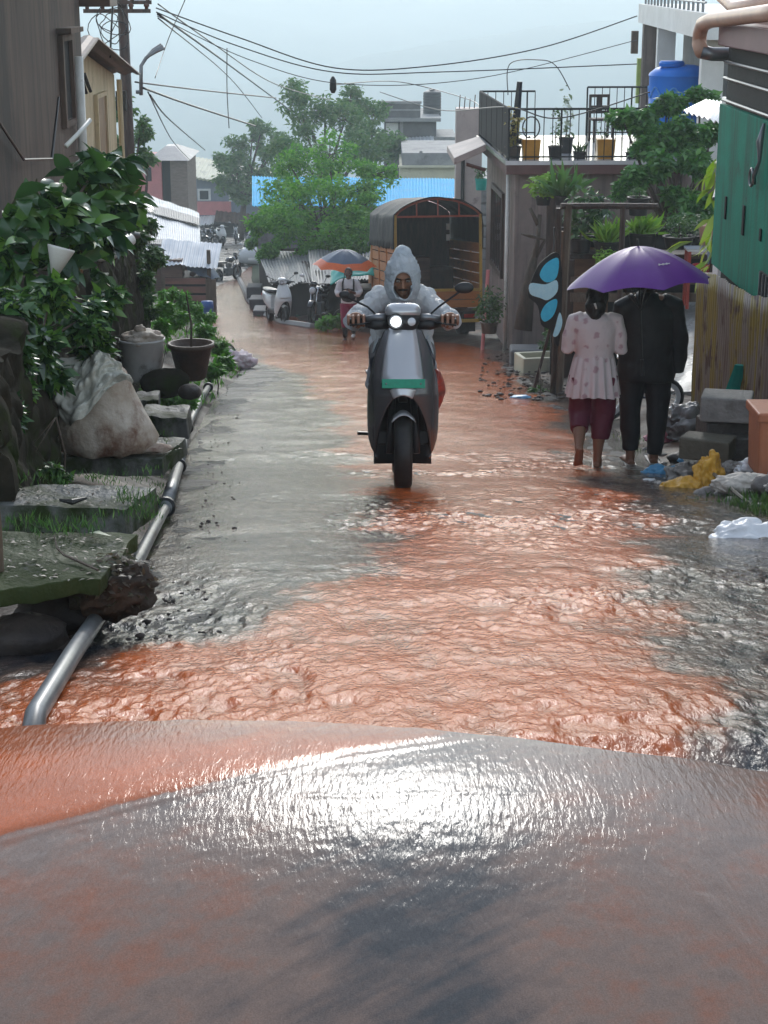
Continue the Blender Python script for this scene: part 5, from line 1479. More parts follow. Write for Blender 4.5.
# corrugated yellow fence
m_ysheet = bpy.data.materials.new('yellow_rusty_sheet'); m_ysheet.use_nodes = True
nt = m_ysheet.node_tree; N, L_ = nt.nodes, nt.links; b = N['Principled BSDF']
tc = N.new('ShaderNodeTexCoord'); sx = N.new('ShaderNodeSeparateXYZ'); L_.new(tc.outputs['Object'], sx.inputs[0])
mp = N.new('ShaderNodeMapping'); mp.inputs['Scale'].default_value = (1, 2.4, .6); L_.new(tc.outputs['Object'], mp.inputs[0])
n1 = N.new('ShaderNodeTexNoise'); n1.inputs['Scale'].default_value = 1.0; n1.inputs['Detail'].default_value = 8; n1.inputs['Roughness'].default_value = .7; L_.new(mp.outputs[0], n1.inputs[0])
rp = N.new('ShaderNodeValToRGB'); e = rp.color_ramp.elements
e[0].position = .36; e[0].color = (.27, .19, .015, 1); e[1].position = .62; e[1].color = (.15, .105, .08, 1)
q = e.new(.47); q.color = (.20, .15, .03, 1); q = e.new(.53); q.color = (.20, .165, .14, 1); q = e.new(.72); q.color = (.14, .07, .045, 1)
L_.new(n1.outputs['Fac'], rp.inputs[0])
n2 = N.new('ShaderNodeTexNoise'); n2.inputs['Scale'].default_value = 3.2; n2.inputs['Detail'].default_value = 8; L_.new(tc.outputs['Object'], n2.inputs[0])
r2 = N.new('ShaderNodeMapRange'); r2.inputs[1].default_value = .56; r2.inputs[2].default_value = .64; L_.new(n2.outputs['Fac'], r2.inputs[0])
mx = N.new('ShaderNodeMix'); mx.data_type = 'RGBA'; L_.new(r2.outputs[0], mx.inputs[0]); L_.new(rp.outputs[0], mx.inputs[6]); mx.inputs[7].default_value = (.075, .038, .026, 1)
L_.new(mx.outputs[2], b.inputs['Base Color']); b.inputs['Roughness'].default_value = .5
zt0, zb0 = -1.02, G(16.2) - .05
o = Vector((2.93, 14.4, -2.2))
tt = thing('corrugated_fence', 'rusty yellow corrugated sheet fence standing under the green shed', 'fence', o)
q = MB()
def yf(u, v):
    y = 16.25 - 4.6 * u; zt = -1.12 + (16.25 - y) * .107 + .035 * math.sin(u * 9) + .02 * noise.noise(Vector((u * 20, 0, 0))); zb = G(y) - .1
    return Vector((2.93 + .009 * math.sin(y * 70) + .02 * noise.noise(Vector((y * 2, v * 3, 4))), y, zb + (zt - zb) * v)) - o
q.sheet(yf, 420, 10, thick=.006); q.build('sheet', m_ysheet, tt, smooth=True)
MB().bb(.03, .12, 1.72, 1.82, -1.0, 1.1).build('post', m_wood, tt)
MB().tube([Vector((2.90, 14.0, -1.5)) - o, Vector((2.88, 14.1, -1.75)) - o, Vector((2.89, 13.9, -2.0)) - o], [.04, .07, .05], 6, flat=.3).build('green_rag', m_teal, tt)

# ---- concrete ramp between the garden and the tin shed
pa = [gpl(652, 392), gpl(708, 396), W(716, 285, 25.5), W(684, 285, 26.5)]
m_ramp = mat('wet_pale_concrete', (.42, .42, .40), (.30, .30, .285), rough=.16, scale=2.5, stain=(.22, .19, .15), stain_amt=.5, stain_scale=1.5, bump=.3, bscale=20, rough2=.4)
q = MB()
o = pa[0].copy()
q.sheet(lambda u, v: pa[0].lerp(pa[1], u).lerp(pa[3].lerp(pa[2], u), v) - o + Vector((0, 0, .03 + .025 * noise.noise(Vector((u * 5, v * 9, 3))) + .04 * math.floor(v * 7) / 7)), 26, 56, thick=.3)
ob = q.build('path', m_ramp, loc=o, auto=40); tag(ob, kind='structure')

# ---- garden: post frame, shelf and pots
gx0 = W(562, 300, 21.4)
t3 = thing('post_frame', 'weathered wooden post frame at the edge of the potted garden', 'frame', (gx0.x, gx0.y, G(gx0.y)))
zt = W(562, 203, 21.2).z - G(gx0.y)
MB().tube([(0.0, 0, -.1), (.02, 0, zt * .5), (.045, 0, zt)], .045, 6).build('post', m_wood, t3)
MB().tube([(-.07, .05, -.1), (-.06, .05, zt * .5), (-.07, .05, zt - .05)], .04, 6).build('post', m_wooddk, t3)
MB().tube([(-.05, .0, zt - .02), (.55, .1, zt - .03), (1.15, .2, zt - .05)], .04, 6).build('beam', m_wooddk, t3)
MB().tube([(.72, .12, .6), (.72, .12, zt - .05)], .035, 6).build('post', m_wooddk, t3)
MB().tube([(-.10, -.05, 1.0), (-.32, -.1, .1)], .02, 5).build('brace', m_wooddk, t3)
sy = 24.0
zs = W(620, 254, 24.0).z
t4 = thing('plant_shelf', 'long wooden shelf carrying the potted garden plants', 'shelf', (2.4, 24.0, G(24)))
zl = zs - G(24)
MB().bb(.1, 2.6, -.05, .4, zl - .06, zl).build('shelf_board', m_wooddk, t4)
MB().bb(.15, 2.5, -.25, -.20, zl - .38, zl - .28).build('rail_board', m_wood, t4)
MB().bb(.15, 2.5, -.25, -.20, zl - .62, zl - .50).build('rail_board', m_wood, t4)
MB().bb(.05, .75, .42, .47, zl - 1.3, zl + .25).build('back_board', mat('brown_board', (.23, .135, .085), (.16, .095, .06), rough=.6, stretch=(1, 1, 3)), t4)
for x in (.15, 1.3, 2.5): MB().bb(x - .05, x + .05, -.18, -.08, -.1, zl - .06).build('leg', m_wooddk, t4)
MB().bb(.0, 3.2, .8, .9, -.2, zl + .25).build('shade_sheet', m_dark, t4)  # near-black sheet added to stand in for the shade behind the pots
gG = 'pots in the right garden'
def gpot(label, px, py, zc, r, h, lm, n, leaf, **k):
    p = W(px, py, zc); return pot(label, p, r, h, k.pop('m', m_bpot), lm=lm, n=n, leaf=leaf, group=gG, **k)
gpot('black tub with lime strappy plant on the shelf by the thin post', 607, 254, 23.8, .19, .18, m_lime, 130, .30, spiky=True)
gpot('black tub with yellow green spreading plant right of the thin post', 642, 250, 23.8, .20, .24, m_lime, 150, .28, spiky=True)
gpot('rounded clipped green bush in a black tub at the shelf end', 678, 248, 23.8, .21, .16, m_green, 520, .05, fr=.27, fh=.26)
gpot('small round lime plant in front of the strappy plant', 605, 274, 23.5, .12, .12, m_lime, 200, .06, fr=.18, fh=.2)
gpot('dark leafy plant on the shelf behind the post frame', 580, 252, 24.0, .16, .2, m_mid, 210, .13, fr=.26, fh=.62)
gpot('tall dark green plant left of the strappy tub', 594, 246, 24.1, .15, .16, m_dkgreen, 150, .13, fr=.22, fh=.5)
gpot('hanging black pot with small plant under the creeper', 638, 215, 23.6, .15, .24, m_green, 60, .07, fr=.14, fh=.12)
gpot('brownish bush at the foot of the banana like plant', 700, 244, 24.0, .14, .12, m_mid, 220, .07, fr=.22, fh=.28)
gpot('lime green hanging plant on the house corner', 543, 205, 28.5, .13, .14, m_lime, 260, .11, fr=.26, fh=.30)
gpot('grey green spiky plant beside the lime hanging plant', 562, 205, 28.3, .14, .16, m_tgreen, 60, .50, spiky=True)
gpot('dark bushy potted plant at the foot of the house corner', 489, 333, 33, .17, .22, m_green, 420, .10, m=m_pot, fr=.30, fh=.55)
# creeper tree over the terrace edge
p = W(690, 240, 26.5); p.z = gz(p.x, p.y)
m_vine = leafmat('creeper_leaves', [(.035, .12, .030), (.055, .17, .036), (.085, .22, .045), (.12, .27, .06)], rough=.4)
tree('creeper_tree', 'leafy green creeper tree spilling over the terrace railing', p,
     pxc([(640, 122, 27.5, 20), (622, 118, 27.5, 12), (668, 102, 27.5, 18), (700, 100, 27.5, 16), (665, 130, 27, 24), (690, 140, 27, 22), (700, 165, 26.5, 20), (668, 165, 26.5, 22), (640, 178, 26.5, 14), (622, 190, 26.5, 8), (680, 195, 26.5, 18), (700, 205, 26, 16), (686, 215, 26, 14), (650, 145, 27, 18), (712, 130, 26.5, 14)]), m_vine, m_bark, .13, 620, .08, sub=7)
# long drooping yellow green leaves
p = W(712, 262, 21); 
tt = thing('banana_plant', 'tall plant with long drooping yellow green leaves beside the white pillar', 'plant', (p.x, p.y, gz(p.x, p.y)))
zt = W(712, 150, 21).z - tt.location.z
MB().tube([(0, 0, 0), (.02, 0, zt * .6), (.05, 0, zt)], [.05, .04, .02], 8).build('stalk', m_bark, tt, smooth=True)
P, D = [], []
for k in range(46):
    z = zt * random.uniform(.45, 1.0); a = random.uniform(0, 2 * PI)
    P.append((.03 * math.cos(a), .03 * math.sin(a), z)); D.append((math.cos(a) * .55, math.sin(a) * .55, random.uniform(-1.0, -.1)))
for k in range(4):
    P.append((-.25, -.05, zt * .62)); D.append((-1, random.uniform(-.3, .3), random.uniform(-.5, 0)))
leaf_mesh('leaves', np.array(P), .34, leafmat('banana_leaves', [(.14, .24, .03), (.25, .34, .06), (.34, .36, .07), (.10, .2, .03)], rough=.4, transl=.4), tt, aspect=.22, D=np.array(D), up=.5)
# side table with bright things
p = W(699, 285, 23.5); pz = W(699, 246, 23.5).z
tt = thing('side_table', 'small red legged table with a white top in the right garden', 'table', (p.x, p.y, p.z))
hh = pz - p.z
MB().bb(-.20, .20, -.16, .16, hh - .03, hh).build('tabletop', m_white, tt)
MB().add([(-.21, -.17, hh + .004), (.05, -.17, hh + .004), (.05, .17, hh + .004), (-.21, .17, hh + .004), (.07, -.185, hh - .22), (.22, -.185, hh - .25)], [(0, 1, 2, 3), (1, 5, 4)]).build('cloth', m_bluegrey, tt)
for sx_ in (-.17, .17):
    for sy_ in (-.13, .13):
        MB().bb(sx_ - .02, sx_ + .02, sy_ - .02, sy_ + .02, -.3, hh - .03).build('leg', mat('red_paint', (.38, .06, .04), (.28, .05, .035), rough=.4), tt)
for i, (dx, dz, r_, c, nm, lb) in enumerate([(-.02, .12, .12, (.45, .04, .05), 'red_bucket', 'red bucket under the small garden table'), (.22, .15, .13, (.07, .06, .30), 'blue_bucket', 'blue bucket right of the small garden table'), (.20, -.10, .10, (.65, .05, .22), 'pink_mug', 'bright pink plastic mug below the blue bucket')]):
    ob = MB().lathe([(0, 0), (r_ * .75, 0), (r_ * .95, r_ * 1.8), (r_, r_ * 1.85), (r_, r_ * 2), (r_ * .9, r_ * 2), (r_ * .85, r_ * 1.6), (0, r_ * 1.5)], seg=18).build('bucket', mat(nm, c, rough=.3), loc=(p.x + dx, p.y - .2, p.z + dz - .05), smooth=True)
    tag(ob, lb, 'bucket', 'plastic buckets by the table')
p2 = W(708, 245, 23.4)
tag(MB().lathe([(0, 0), (.10, 0), (.14, .25), (.15, .27), (.12, .27), (.1, .2), (0, .2)], seg=18).build('clay_pot', m_peach, loc=p2, smooth=True), 'orange clay pot standing on the small garden table', 'pot')

# ---- dead branch, planks and step by the house corner
p = W(530, 332, 30.3); p.z = G(p.y)
q = MB(); zz = p.z
a = rel([W(523, 330, 30.3), W(528, 290, 30.2), (W(534, 260, 30.2)), W(538, 238, 30.2), W(540, 215, 30.2)], p)
q.tube(a, [.16, .12, .07, .045, .03], 7); q.tube(rel([W(534, 260, 30.2), W(545, 240, 30.1), W(530, 236, 30), W(521, 234, 30)], p), [.05, .03, .025, .012], 6); q.tube(rel([W(538, 225, 30.2), W(530, 208, 30.2)], p), [.04, .03], 6)
tag(q.build('dead_trunk', m_bark, loc=p, smooth=True, disp=(.02, 4)), 'crooked dead trunk leaning at the house corner', 'tree stump')
for i, (px, w, top, lb) in enumerate([(549, .16, 180, 'tall dark plank leaning beside the dead trunk'), (556, .12, 215, 'narrow brown plank leaning next to the tall dark one')]):
    p = W(px, 325, 29.8); p.z = G(p.y); z1 = W(px, top, 29.2).z - p.z
    tag(MB().box((0, .1, z1 / 2), (w, .05, z1), rx=R(-4)).build('wooden_plank', m_wooddk if i == 0 else m_wood, loc=p, bevel=.006), lb, 'plank', 'planks at the house corner')
p = W(536, 342, 29); p.z = G(p.y)
tag(MB().bb(-.42, .42, -.25, .3, -.2, .26).build('stone_step', m_darkc, loc=p, bevel=.03, disp=(.02, 3)), 'grey stone step below the dead trunk', 'step')
p = W(486, 318, 33.5); p.z = G(p.y)
z1 = W(487, 268, 33.5).z - p.z
tag(MB().tube([(-.06, 0, 0), (.03, .05, z1)], .035, 6).build('pink_pole', m_pink, loc=p), 'pink painted pole leaning on the house side behind the truck', 'pole')
# trough
p = gp(540, 372, .0)
tt = thing('stone_trough', 'cream stone trough standing empty by the right road edge', 'trough', p, R(12))
q = MB(); L0, W0, H_ = .34, .25, .27
q.bb(-L0, L0, -W0, -W0 + .06, 0, H_); q.bb(-L0, L0, W0 - .06, W0, 0, H_); q.bb(-L0, -L0 + .06, -W0 + .06, W0 - .06, 0, H_); q.bb(L0 - .06, L0, -W0 + .06, W0 - .06, 0, H_)
q.build('basin', m_cream, tt, bevel=.012); MB().bb(-L0 + .06, L0 - .06, -W0 + .06, W0 - .06, 0, .12).build('soil', m_dirt, tt)
bush('weed_patch', 'small weed tuft on the wet road edge near the trough', gp(538, 398, 0), [(537, 392, 22, 8), (545, 394, 22, 6)], m_green, .08, 160, None, .008, 'weeds')
bush('weed_patch', 'weeds growing between trough and house step', gp(548, 350, 0), [(548, 345, 27, 8), (553, 335, 27, 8)], m_mid, .1, 130, None, .008, 'weeds')
# blue butterfly wing toy
p = W(557, 300, 20.9)
tt = thing('butterfly_wings', 'bright blue butterfly wing toy hanging on the wooden post', 'toy', p)
k_ = 20.9 / F
def wing(pts, m, dy):
    out = [((x - 557) * k_, -(y - 300) * k_ / CT) for x, y in pts]
    M_ = Matrix(((1, 0, 0, 0), (0, 0, 1, dy), (0, 1, 0, 0), (0, 0, 0, 1)))
    return MB().prism(out, 0, .012, M_).build('wing', m, tt, bevel=.003)
def smooth_out(pts, n=4):
    out = []
    for i in range(len(pts)):
        p0, p1, p2, p3 = [Vector((*pts[(i + j - 1) % len(pts)], 0)) for j in range(4)]
        for k in range(n):
            u = k / n; q = .5 * ((2 * p1) + (p2 - p0) * u + (2 * p0 - 5 * p1 + 4 * p2 - p3) * u * u + (3 * p1 - p0 - 3 * p2 + p3) * u ** 3); out.append((q.x, q.y))
    return out
m_cy = mat('cyan_plastic', (.08, .60, .82), (.06, .50, .74), rough=.2, scale=14); m_cyl = mat('pale_cyan_plastic', (.55, .84, .90), (.42, .74, .84), rough=.2, scale=14)
MB().prism([((x - 557) * k_, -(y - 300) * k_ / CT) for x, y in smooth_out([(558, 256), (540, 264), (531, 282), (528, 296), (538, 306), (542, 324), (552, 330), (560, 345), (562, 300)])], -.012, -.002, Matrix(((1, 0, 0, 0), (0, 0, 1, .02), (0, 1, 0, 0), (0, 0, 0, 1)))).build('border', m_black, tt)
wing(smooth_out([(557, 260), (545, 265), (539, 276), (546, 283), (556, 278)]), m_cy, -.005)
wing(smooth_out([(556, 281), (545, 285), (530, 284), (530, 294), (540, 298), (548, 300), (557, 292)]), m_cyl, -.006)
wing(smooth_out([(556, 299), (546, 304), (541, 314), (545, 321), (553, 316), (557, 306)]), m_cy, -.005)
wing(smooth_out([(560, 312), (556, 326), (554, 335), (559, 334), (563, 322)]), m_cyl, -.005)

# ================================================================== RUBBISH AND RUBBLE AT THE RIGHT EDGE
m_block = mat('grey_concrete_block', (.25, .235, .215), (.17, .16, .15), rough=.7, scale=8, bump=.5, bscale=40, stain=(.10, .085, .07), stain_amt=.4)
m_blockd = mat('dark_wet_block', (.085, .078, .07), (.055, .05, .046), rough=.5, scale=8, bump=.5, bscale=40)
gb = gpl(715, 458)
bz = 11.9
def blk(lab, px, py, zc, d, rz, m):
    p = W(px, py, zc)
    tag(MB().box((0, 0, 0), d).build('concrete_block', m, loc=p, bevel=.012, disp=(.006, 8)), lab, 'block', 'stacked concrete blocks').rotation_euler.z = rz
blk('pale grey concrete block lying on top of the block pile', 727, 406, 12.0, (.34, .30, .17), R(-14), m_block)
blk('dark block directly under the pale grey top block', 722, 429, 12.1, (.30, .26, .15), R(8), m_blockd)
blk('long brownish block at the lower left of the block pile', 708, 447, 11.8, (.34, .22, .15), R(-24), mat('brown_block', (.13, .115, .085), (.09, .08, .06), rough=.6, bump=.4))
blk('dark block at the lower right of the block pile', 743, 448, 12.0, (.30, .25, .20), R(6), m_blockd)
p = gpl(776, 474)
tt = thing('terracotta_planter', 'orange terracotta planter cut by the right border', 'planter', (p.x, p.y, p.z))
hh = .42
MB().add([(-.14, -.13, 0), (.2, -.13, 0), (.2, .2, 0), (-.14, .2, 0), (-.155, -.15, hh), (.22, -.15, hh), (.22, .22, hh), (-.155, .22, hh)], [(3, 2, 1, 0), (4, 5, 6, 7), (0, 1, 5, 4), (1, 2, 6, 5), (2, 3, 7, 6), (3, 0, 4, 7)]).build('box', mat('terracotta', (.46, .17, .085), (.36, .13, .07), rough=.55, scale=4, bump=.2), tt, bevel=.02)
MB().bb(-.17, .24, -.165, .235, hh - .05, hh + .01).build('rim', _mats['terracotta'], tt, bevel=.012)

gR = 'rubbish bags on the right edge'
def bag(name, label, cat, px, py, r, m, seed, amp=.3, sub=5, group=gR, rz=0, dz=0.0, flatb=.4, fine=(.012, 12)):
    p = gpl(px, py)
    r = tuple(k * 1.28 for k in r)
    ob = MB().blob((0, 0, r[2] * .38), r, amp, 1.8, sub, seed, flatb=flatb).build(name, m, loc=p + Vector((0, 0, dz)), smooth=True, disp=fine)
    k = min(r)
    for v in ob.data.vertices:
        c = v.co * (1.3 / k) + Vector((seed, 0, 0)); v.co += v.normal * k * (.36 * abs(noise.noise(c * .6)) + .10 * abs(noise.noise(c * 1.7)) - .10)
    ob.rotation_euler.z = rz
    return tag(ob, label, cat, group)
m_ybag = mat('yellow_bag', (.66, .36, .05), (.48, .26, .05), rough=.3, scale=7, bump=.6, bscale=14, stain=(.35, .24, .12), stain_amt=.3)
m_wbag2 = mat('white_sheet_plastic', (.70, .70, .70), (.58, .58, .58), rough=.35, scale=5, bump=.6, bscale=10)
m_bbag = mat('blue_bag', (.12, .36, .58), (.09, .28, .47), rough=.3, scale=7, bump=.6, bscale=14, stain=(.5, .58, .62), stain_amt=.4)
m_grime = mat('grimy_plastic', (.30, .28, .25), (.16, .145, .13), rough=.35, scale=9, bump=.7, bscale=16, stain=(.5, .49, .46), stain_amt=.35, stain_scale=8)
bag('plastic_bag', 'low yellow plastic bag at the front of the rubbish', 'bag', 684, 497, (.125, .09, .075), m_ybag, 21)
bag('plastic_bag', 'upright knotted yellow plastic bag behind the low one', 'bag', 708, 487, (.075, .06, .12), m_ybag, 22, .35)
bag('plastic_bag', 'crumpled light blue bag at the left end of the rubbish', 'bag', 662, 481, (.12, .09, .06), m_bbag, 23, .45)
bag('plastic_bag', 'small white scrap bag left of the low yellow bag', 'bag', 650, 492, (.06, .07, .05), m_wbag2, 24, .5)
bag('plastic_bag', 'dirty whitish bag between blue and yellow bags', 'bag', 666, 495, (.07, .06, .05), m_grime, 25, .45)
bag('plastic_bag', 'white printed wrapper lying on top of the rubbish', 'bag', 706, 468, (.15, .10, .06), mat('printed_wrapper', (.55, .52, .45), (.40, .36, .28), rough=.35, scale=10, stain=(.10, .09, .08), stain_amt=.55, stain_scale=9), 26, .4)
bag('sack', 'flat pale cream sack right of the rubbish', 'sack', 745, 490, (.14, .10, .06), mat('cream_sack', (.52, .47, .40), (.40, .36, .31), rough=.6, scale=8, bump=.5), 27, .18)
bag('plastic_bag', 'grimy grey bag behind the yellow bags', 'bag', 690, 482, (.13, .10, .08), m_grime, 28, .4)
bag('plastic_bag', 'crumpled clear bag at the right of the upright yellow bag', 'bag', 735, 478, (.09, .08, .06), m_grime, 29, .5)
bag('plastic_bag', 'big white bag torn open at the right border', 'bag', 748, 556, (.15, .10, .085), m_wbag2, 30, .25, dz=.01)
bag('plastic_bag', 'flat tail of white plastic beside the torn white bag', 'bag', 716, 552, (.06, .045, .015), m_wbag2, 31, .4)
bag('plastic_bag', 'dark grimy bag under the torn white bag', 'bag', 764, 560, (.09, .08, .05), m_blockd, 32, .4)
bag('plastic_bag', 'wet white plastic sheet half off the right border', 'bag', 762, 630, (.085, .07, .03), m_wbag2, 33, .4)
bag('plastic_bag', 'thin pale plastic strip left of the wet white sheet', 'bag', 742, 617, (.06, .03, .014), m_wbag2, 34, .4)
bag('cloth_bundle', 'pink patterned cloth bundle behind the black trousered walker', 'cloth', 667, 441, (.15, .08, .045), mat('pink_cloth', (.46, .14, .18), (.36, .10, .15), rough=.6, scale=16, stain=(.6, .4, .42), stain_amt=.4, stain_scale=14), 35, .3)
bag('plastic_sheet', 'grey crumpled plastic sheet beside the block pile', 'plastic sheet', 688, 436, (.17, .13, .15), mat('grey_sheet', (.24, .23, .22), (.15, .145, .14), rough=.35, bump=.8, bscale=12), 36, .4)
bag('plastic_bag', 'torn white and grey bag on the left front of the pile', 'bag', 672, 488, (.06, .05, .04), m_wbag2, 61, .5)
bag('plastic_bag', 'small orange yellow scrap between the yellow bags', 'bag', 697, 497, (.04, .035, .03), m_ybag, 62, .5)
bag('plastic_bag', 'black crumpled bag behind the printed wrapper', 'bag', 722, 462, (.10, .08, .06), m_black, 63, .4)
bag('plastic_bag', 'pale blue white wrapper at the back of the pile', 'bag', 690, 466, (.07, .05, .04), m_bbag, 64, .5)
bag('plastic_bag', 'whitish crumpled sheet at the foot of the planter', 'bag', 753, 474, (.08, .06, .05), m_wbag2, 65, .45)
bag('plastic_bag', 'grimy bag in front of the block pile', 'bag', 712, 455, (.09, .07, .05), m_grime, 66, .45)
gq = 'stones in the rubbish'
def stone(label, px, py, r, seed, m=m_rock):
    p = gpl(px, py); tag(MB().blob((0, 0, r[2] * .5), r, .2, 1.4, 3, seed).build('rock', m, loc=p, smooth=True), label, 'rock', gq)
m_grock = mat('grey_rock', (.16, .14, .125), (.10, .09, .082), rough=.5, scale=6, bump=.5, bscale=24)
stone('rounded grey stone in front of the upright yellow bag', 706, 503, (.09, .075, .065), 41, m_grock)
stone('grey stone at the right end beside the cream sack', 765, 490, (.08, .07, .06), 42, m_grock)
stone('brownish stone behind the cream sack', 738, 466, (.09, .07, .055), 43)
stone('small pale stone left of the cream sack', 722, 498, (.05, .045, .035), 44, m_block)
stone('dark stone below the pink cloth bundle', 680, 462, (.10, .08, .05), 45)
stone('pale flat stone in the grass below the cream sack', 731, 504, (.05, .04, .03), 46, m_block)
a = [gpl(714, 474, .10), gpl(735, 492, .09), gpl(757, 510, .04)]
tag(MB().tube(rel(a, a[0]), [.012, .011, .009], 6).build('stick', m_black, loc=a[0]), 'long black stick slanting across the rubbish', 'stick')
pb = MB()
mlit = mat('litter_scraps', (.34, .32, .29), (.18, .17, .16), rough=.5, scale=30, stain=(.55, .53, .5), stain_amt=.3, stain_scale=12)
for i in range(420):
    q = gpl(random.uniform(636, 775), random.gauss(482, 15), .01); s = random.uniform(.008, .03)
    pb.blob(tuple(q), (s * 1.4, s, s * .7), .5, 1.7, 1, i)
tag(pb.build('rubble', mlit, smooth=False), kind='stuff')
sp_ = []
for i in range(60):
    q = gpl(random.uniform(688, 790), random.uniform(500, 516)); sp_.append((q, 5))
for i in range(20):
    q = gpl(random.uniform(606, 640), random.uniform(440, 458)); sp_.append((q, 3))
grass('right_grass', sp_, leafmat('dull_grass', [(.035, .085, .02), (.06, .12, .03), (.09, .12, .04)]), .055, spread=.05)
bpy.data.objects['right_grass'].name = 'verge_grass'
# bits lying on the wet road
p = gp(520, 398, .02); tag(MB().blob((0, 0, .01), (.12, .07, .02), .5, 2, 3, 51).build('plastic_scrap', m_bbag, loc=p, smooth=True), 'flattened pale blue plastic scrap on the road near the trough', 'litter')
# ================================================================== VEHICLES
def slope(y):
    return math.atan2(G(y + .6) - G(y - .6), 1.2)
m_tyre = mat('tyre_rubber', (.018, .018, .018), (.03, .028, .026), rough=.45, scale=20)
m_chrome = mat('bright_metal', (.62, .63, .65), (.5, .5, .52), rough=.2, metal=.9)
m_redlens = mat('red_lens', (.38, .02, .015), rough=.15)
m_clear = mat('clear_lens', (.62, .64, .66), (.45, .47, .5), rough=.1, spec=.7)

def wheel(parent, c, R_, w, axis='x', name='wheel', rimm=None, spokes=0):
    """tyre with rim as child; axis along x"""
    c = Vector(c)
    n = 32
    prof = []
    for k in range(14):
        a = 2 * PI * k / 14
        prof.append((R_ - w * .5 + math.cos(a) * w * .5, math.sin(a) * w * .55))
    rings = []
    for j in range(n):
        t_ = 2 * PI * j / n
        rings.append([c + Vector((x, math.cos(t_) * r, math.sin(t_) * r)) for r, x in prof])
    mb = MB(); mb.loft(rings, closed=True)
    t_ = mb.build(name, m_tyre, parent, smooth=True)
    r_ = MB(); ri = R_ - w * .8
    r_.tube([c + Vector((-w * .38, 0, 0)), c + Vector((-w * .30, 0, 0)), c + Vector((w * .30, 0, 0)), c + Vector((w * .38, 0, 0))], [ri * .96, ri * .7, ri * .7, ri * .96], 24, cap=False)
    r_.tube([c + Vector((-w * .5, 0, 0)), c + Vector((w * .5, 0, 0))], ri * .28, 14)
    for k in range(spokes or 5):
        a = 2 * PI * k / (spokes or 5)
        r_.tube([c, c + Vector((0, math.cos(a) * ri * .98, math.sin(a) * ri * .98))], .012 if not spokes else .003, 5)
    if not spokes:
        r_.tube([c + Vector((-.012, 0, 0)), c + Vector((.012, 0, 0))], ri * .55, 18)
    r_.build('rim', rimm or m_gm, t_, smooth=False)
    return t_

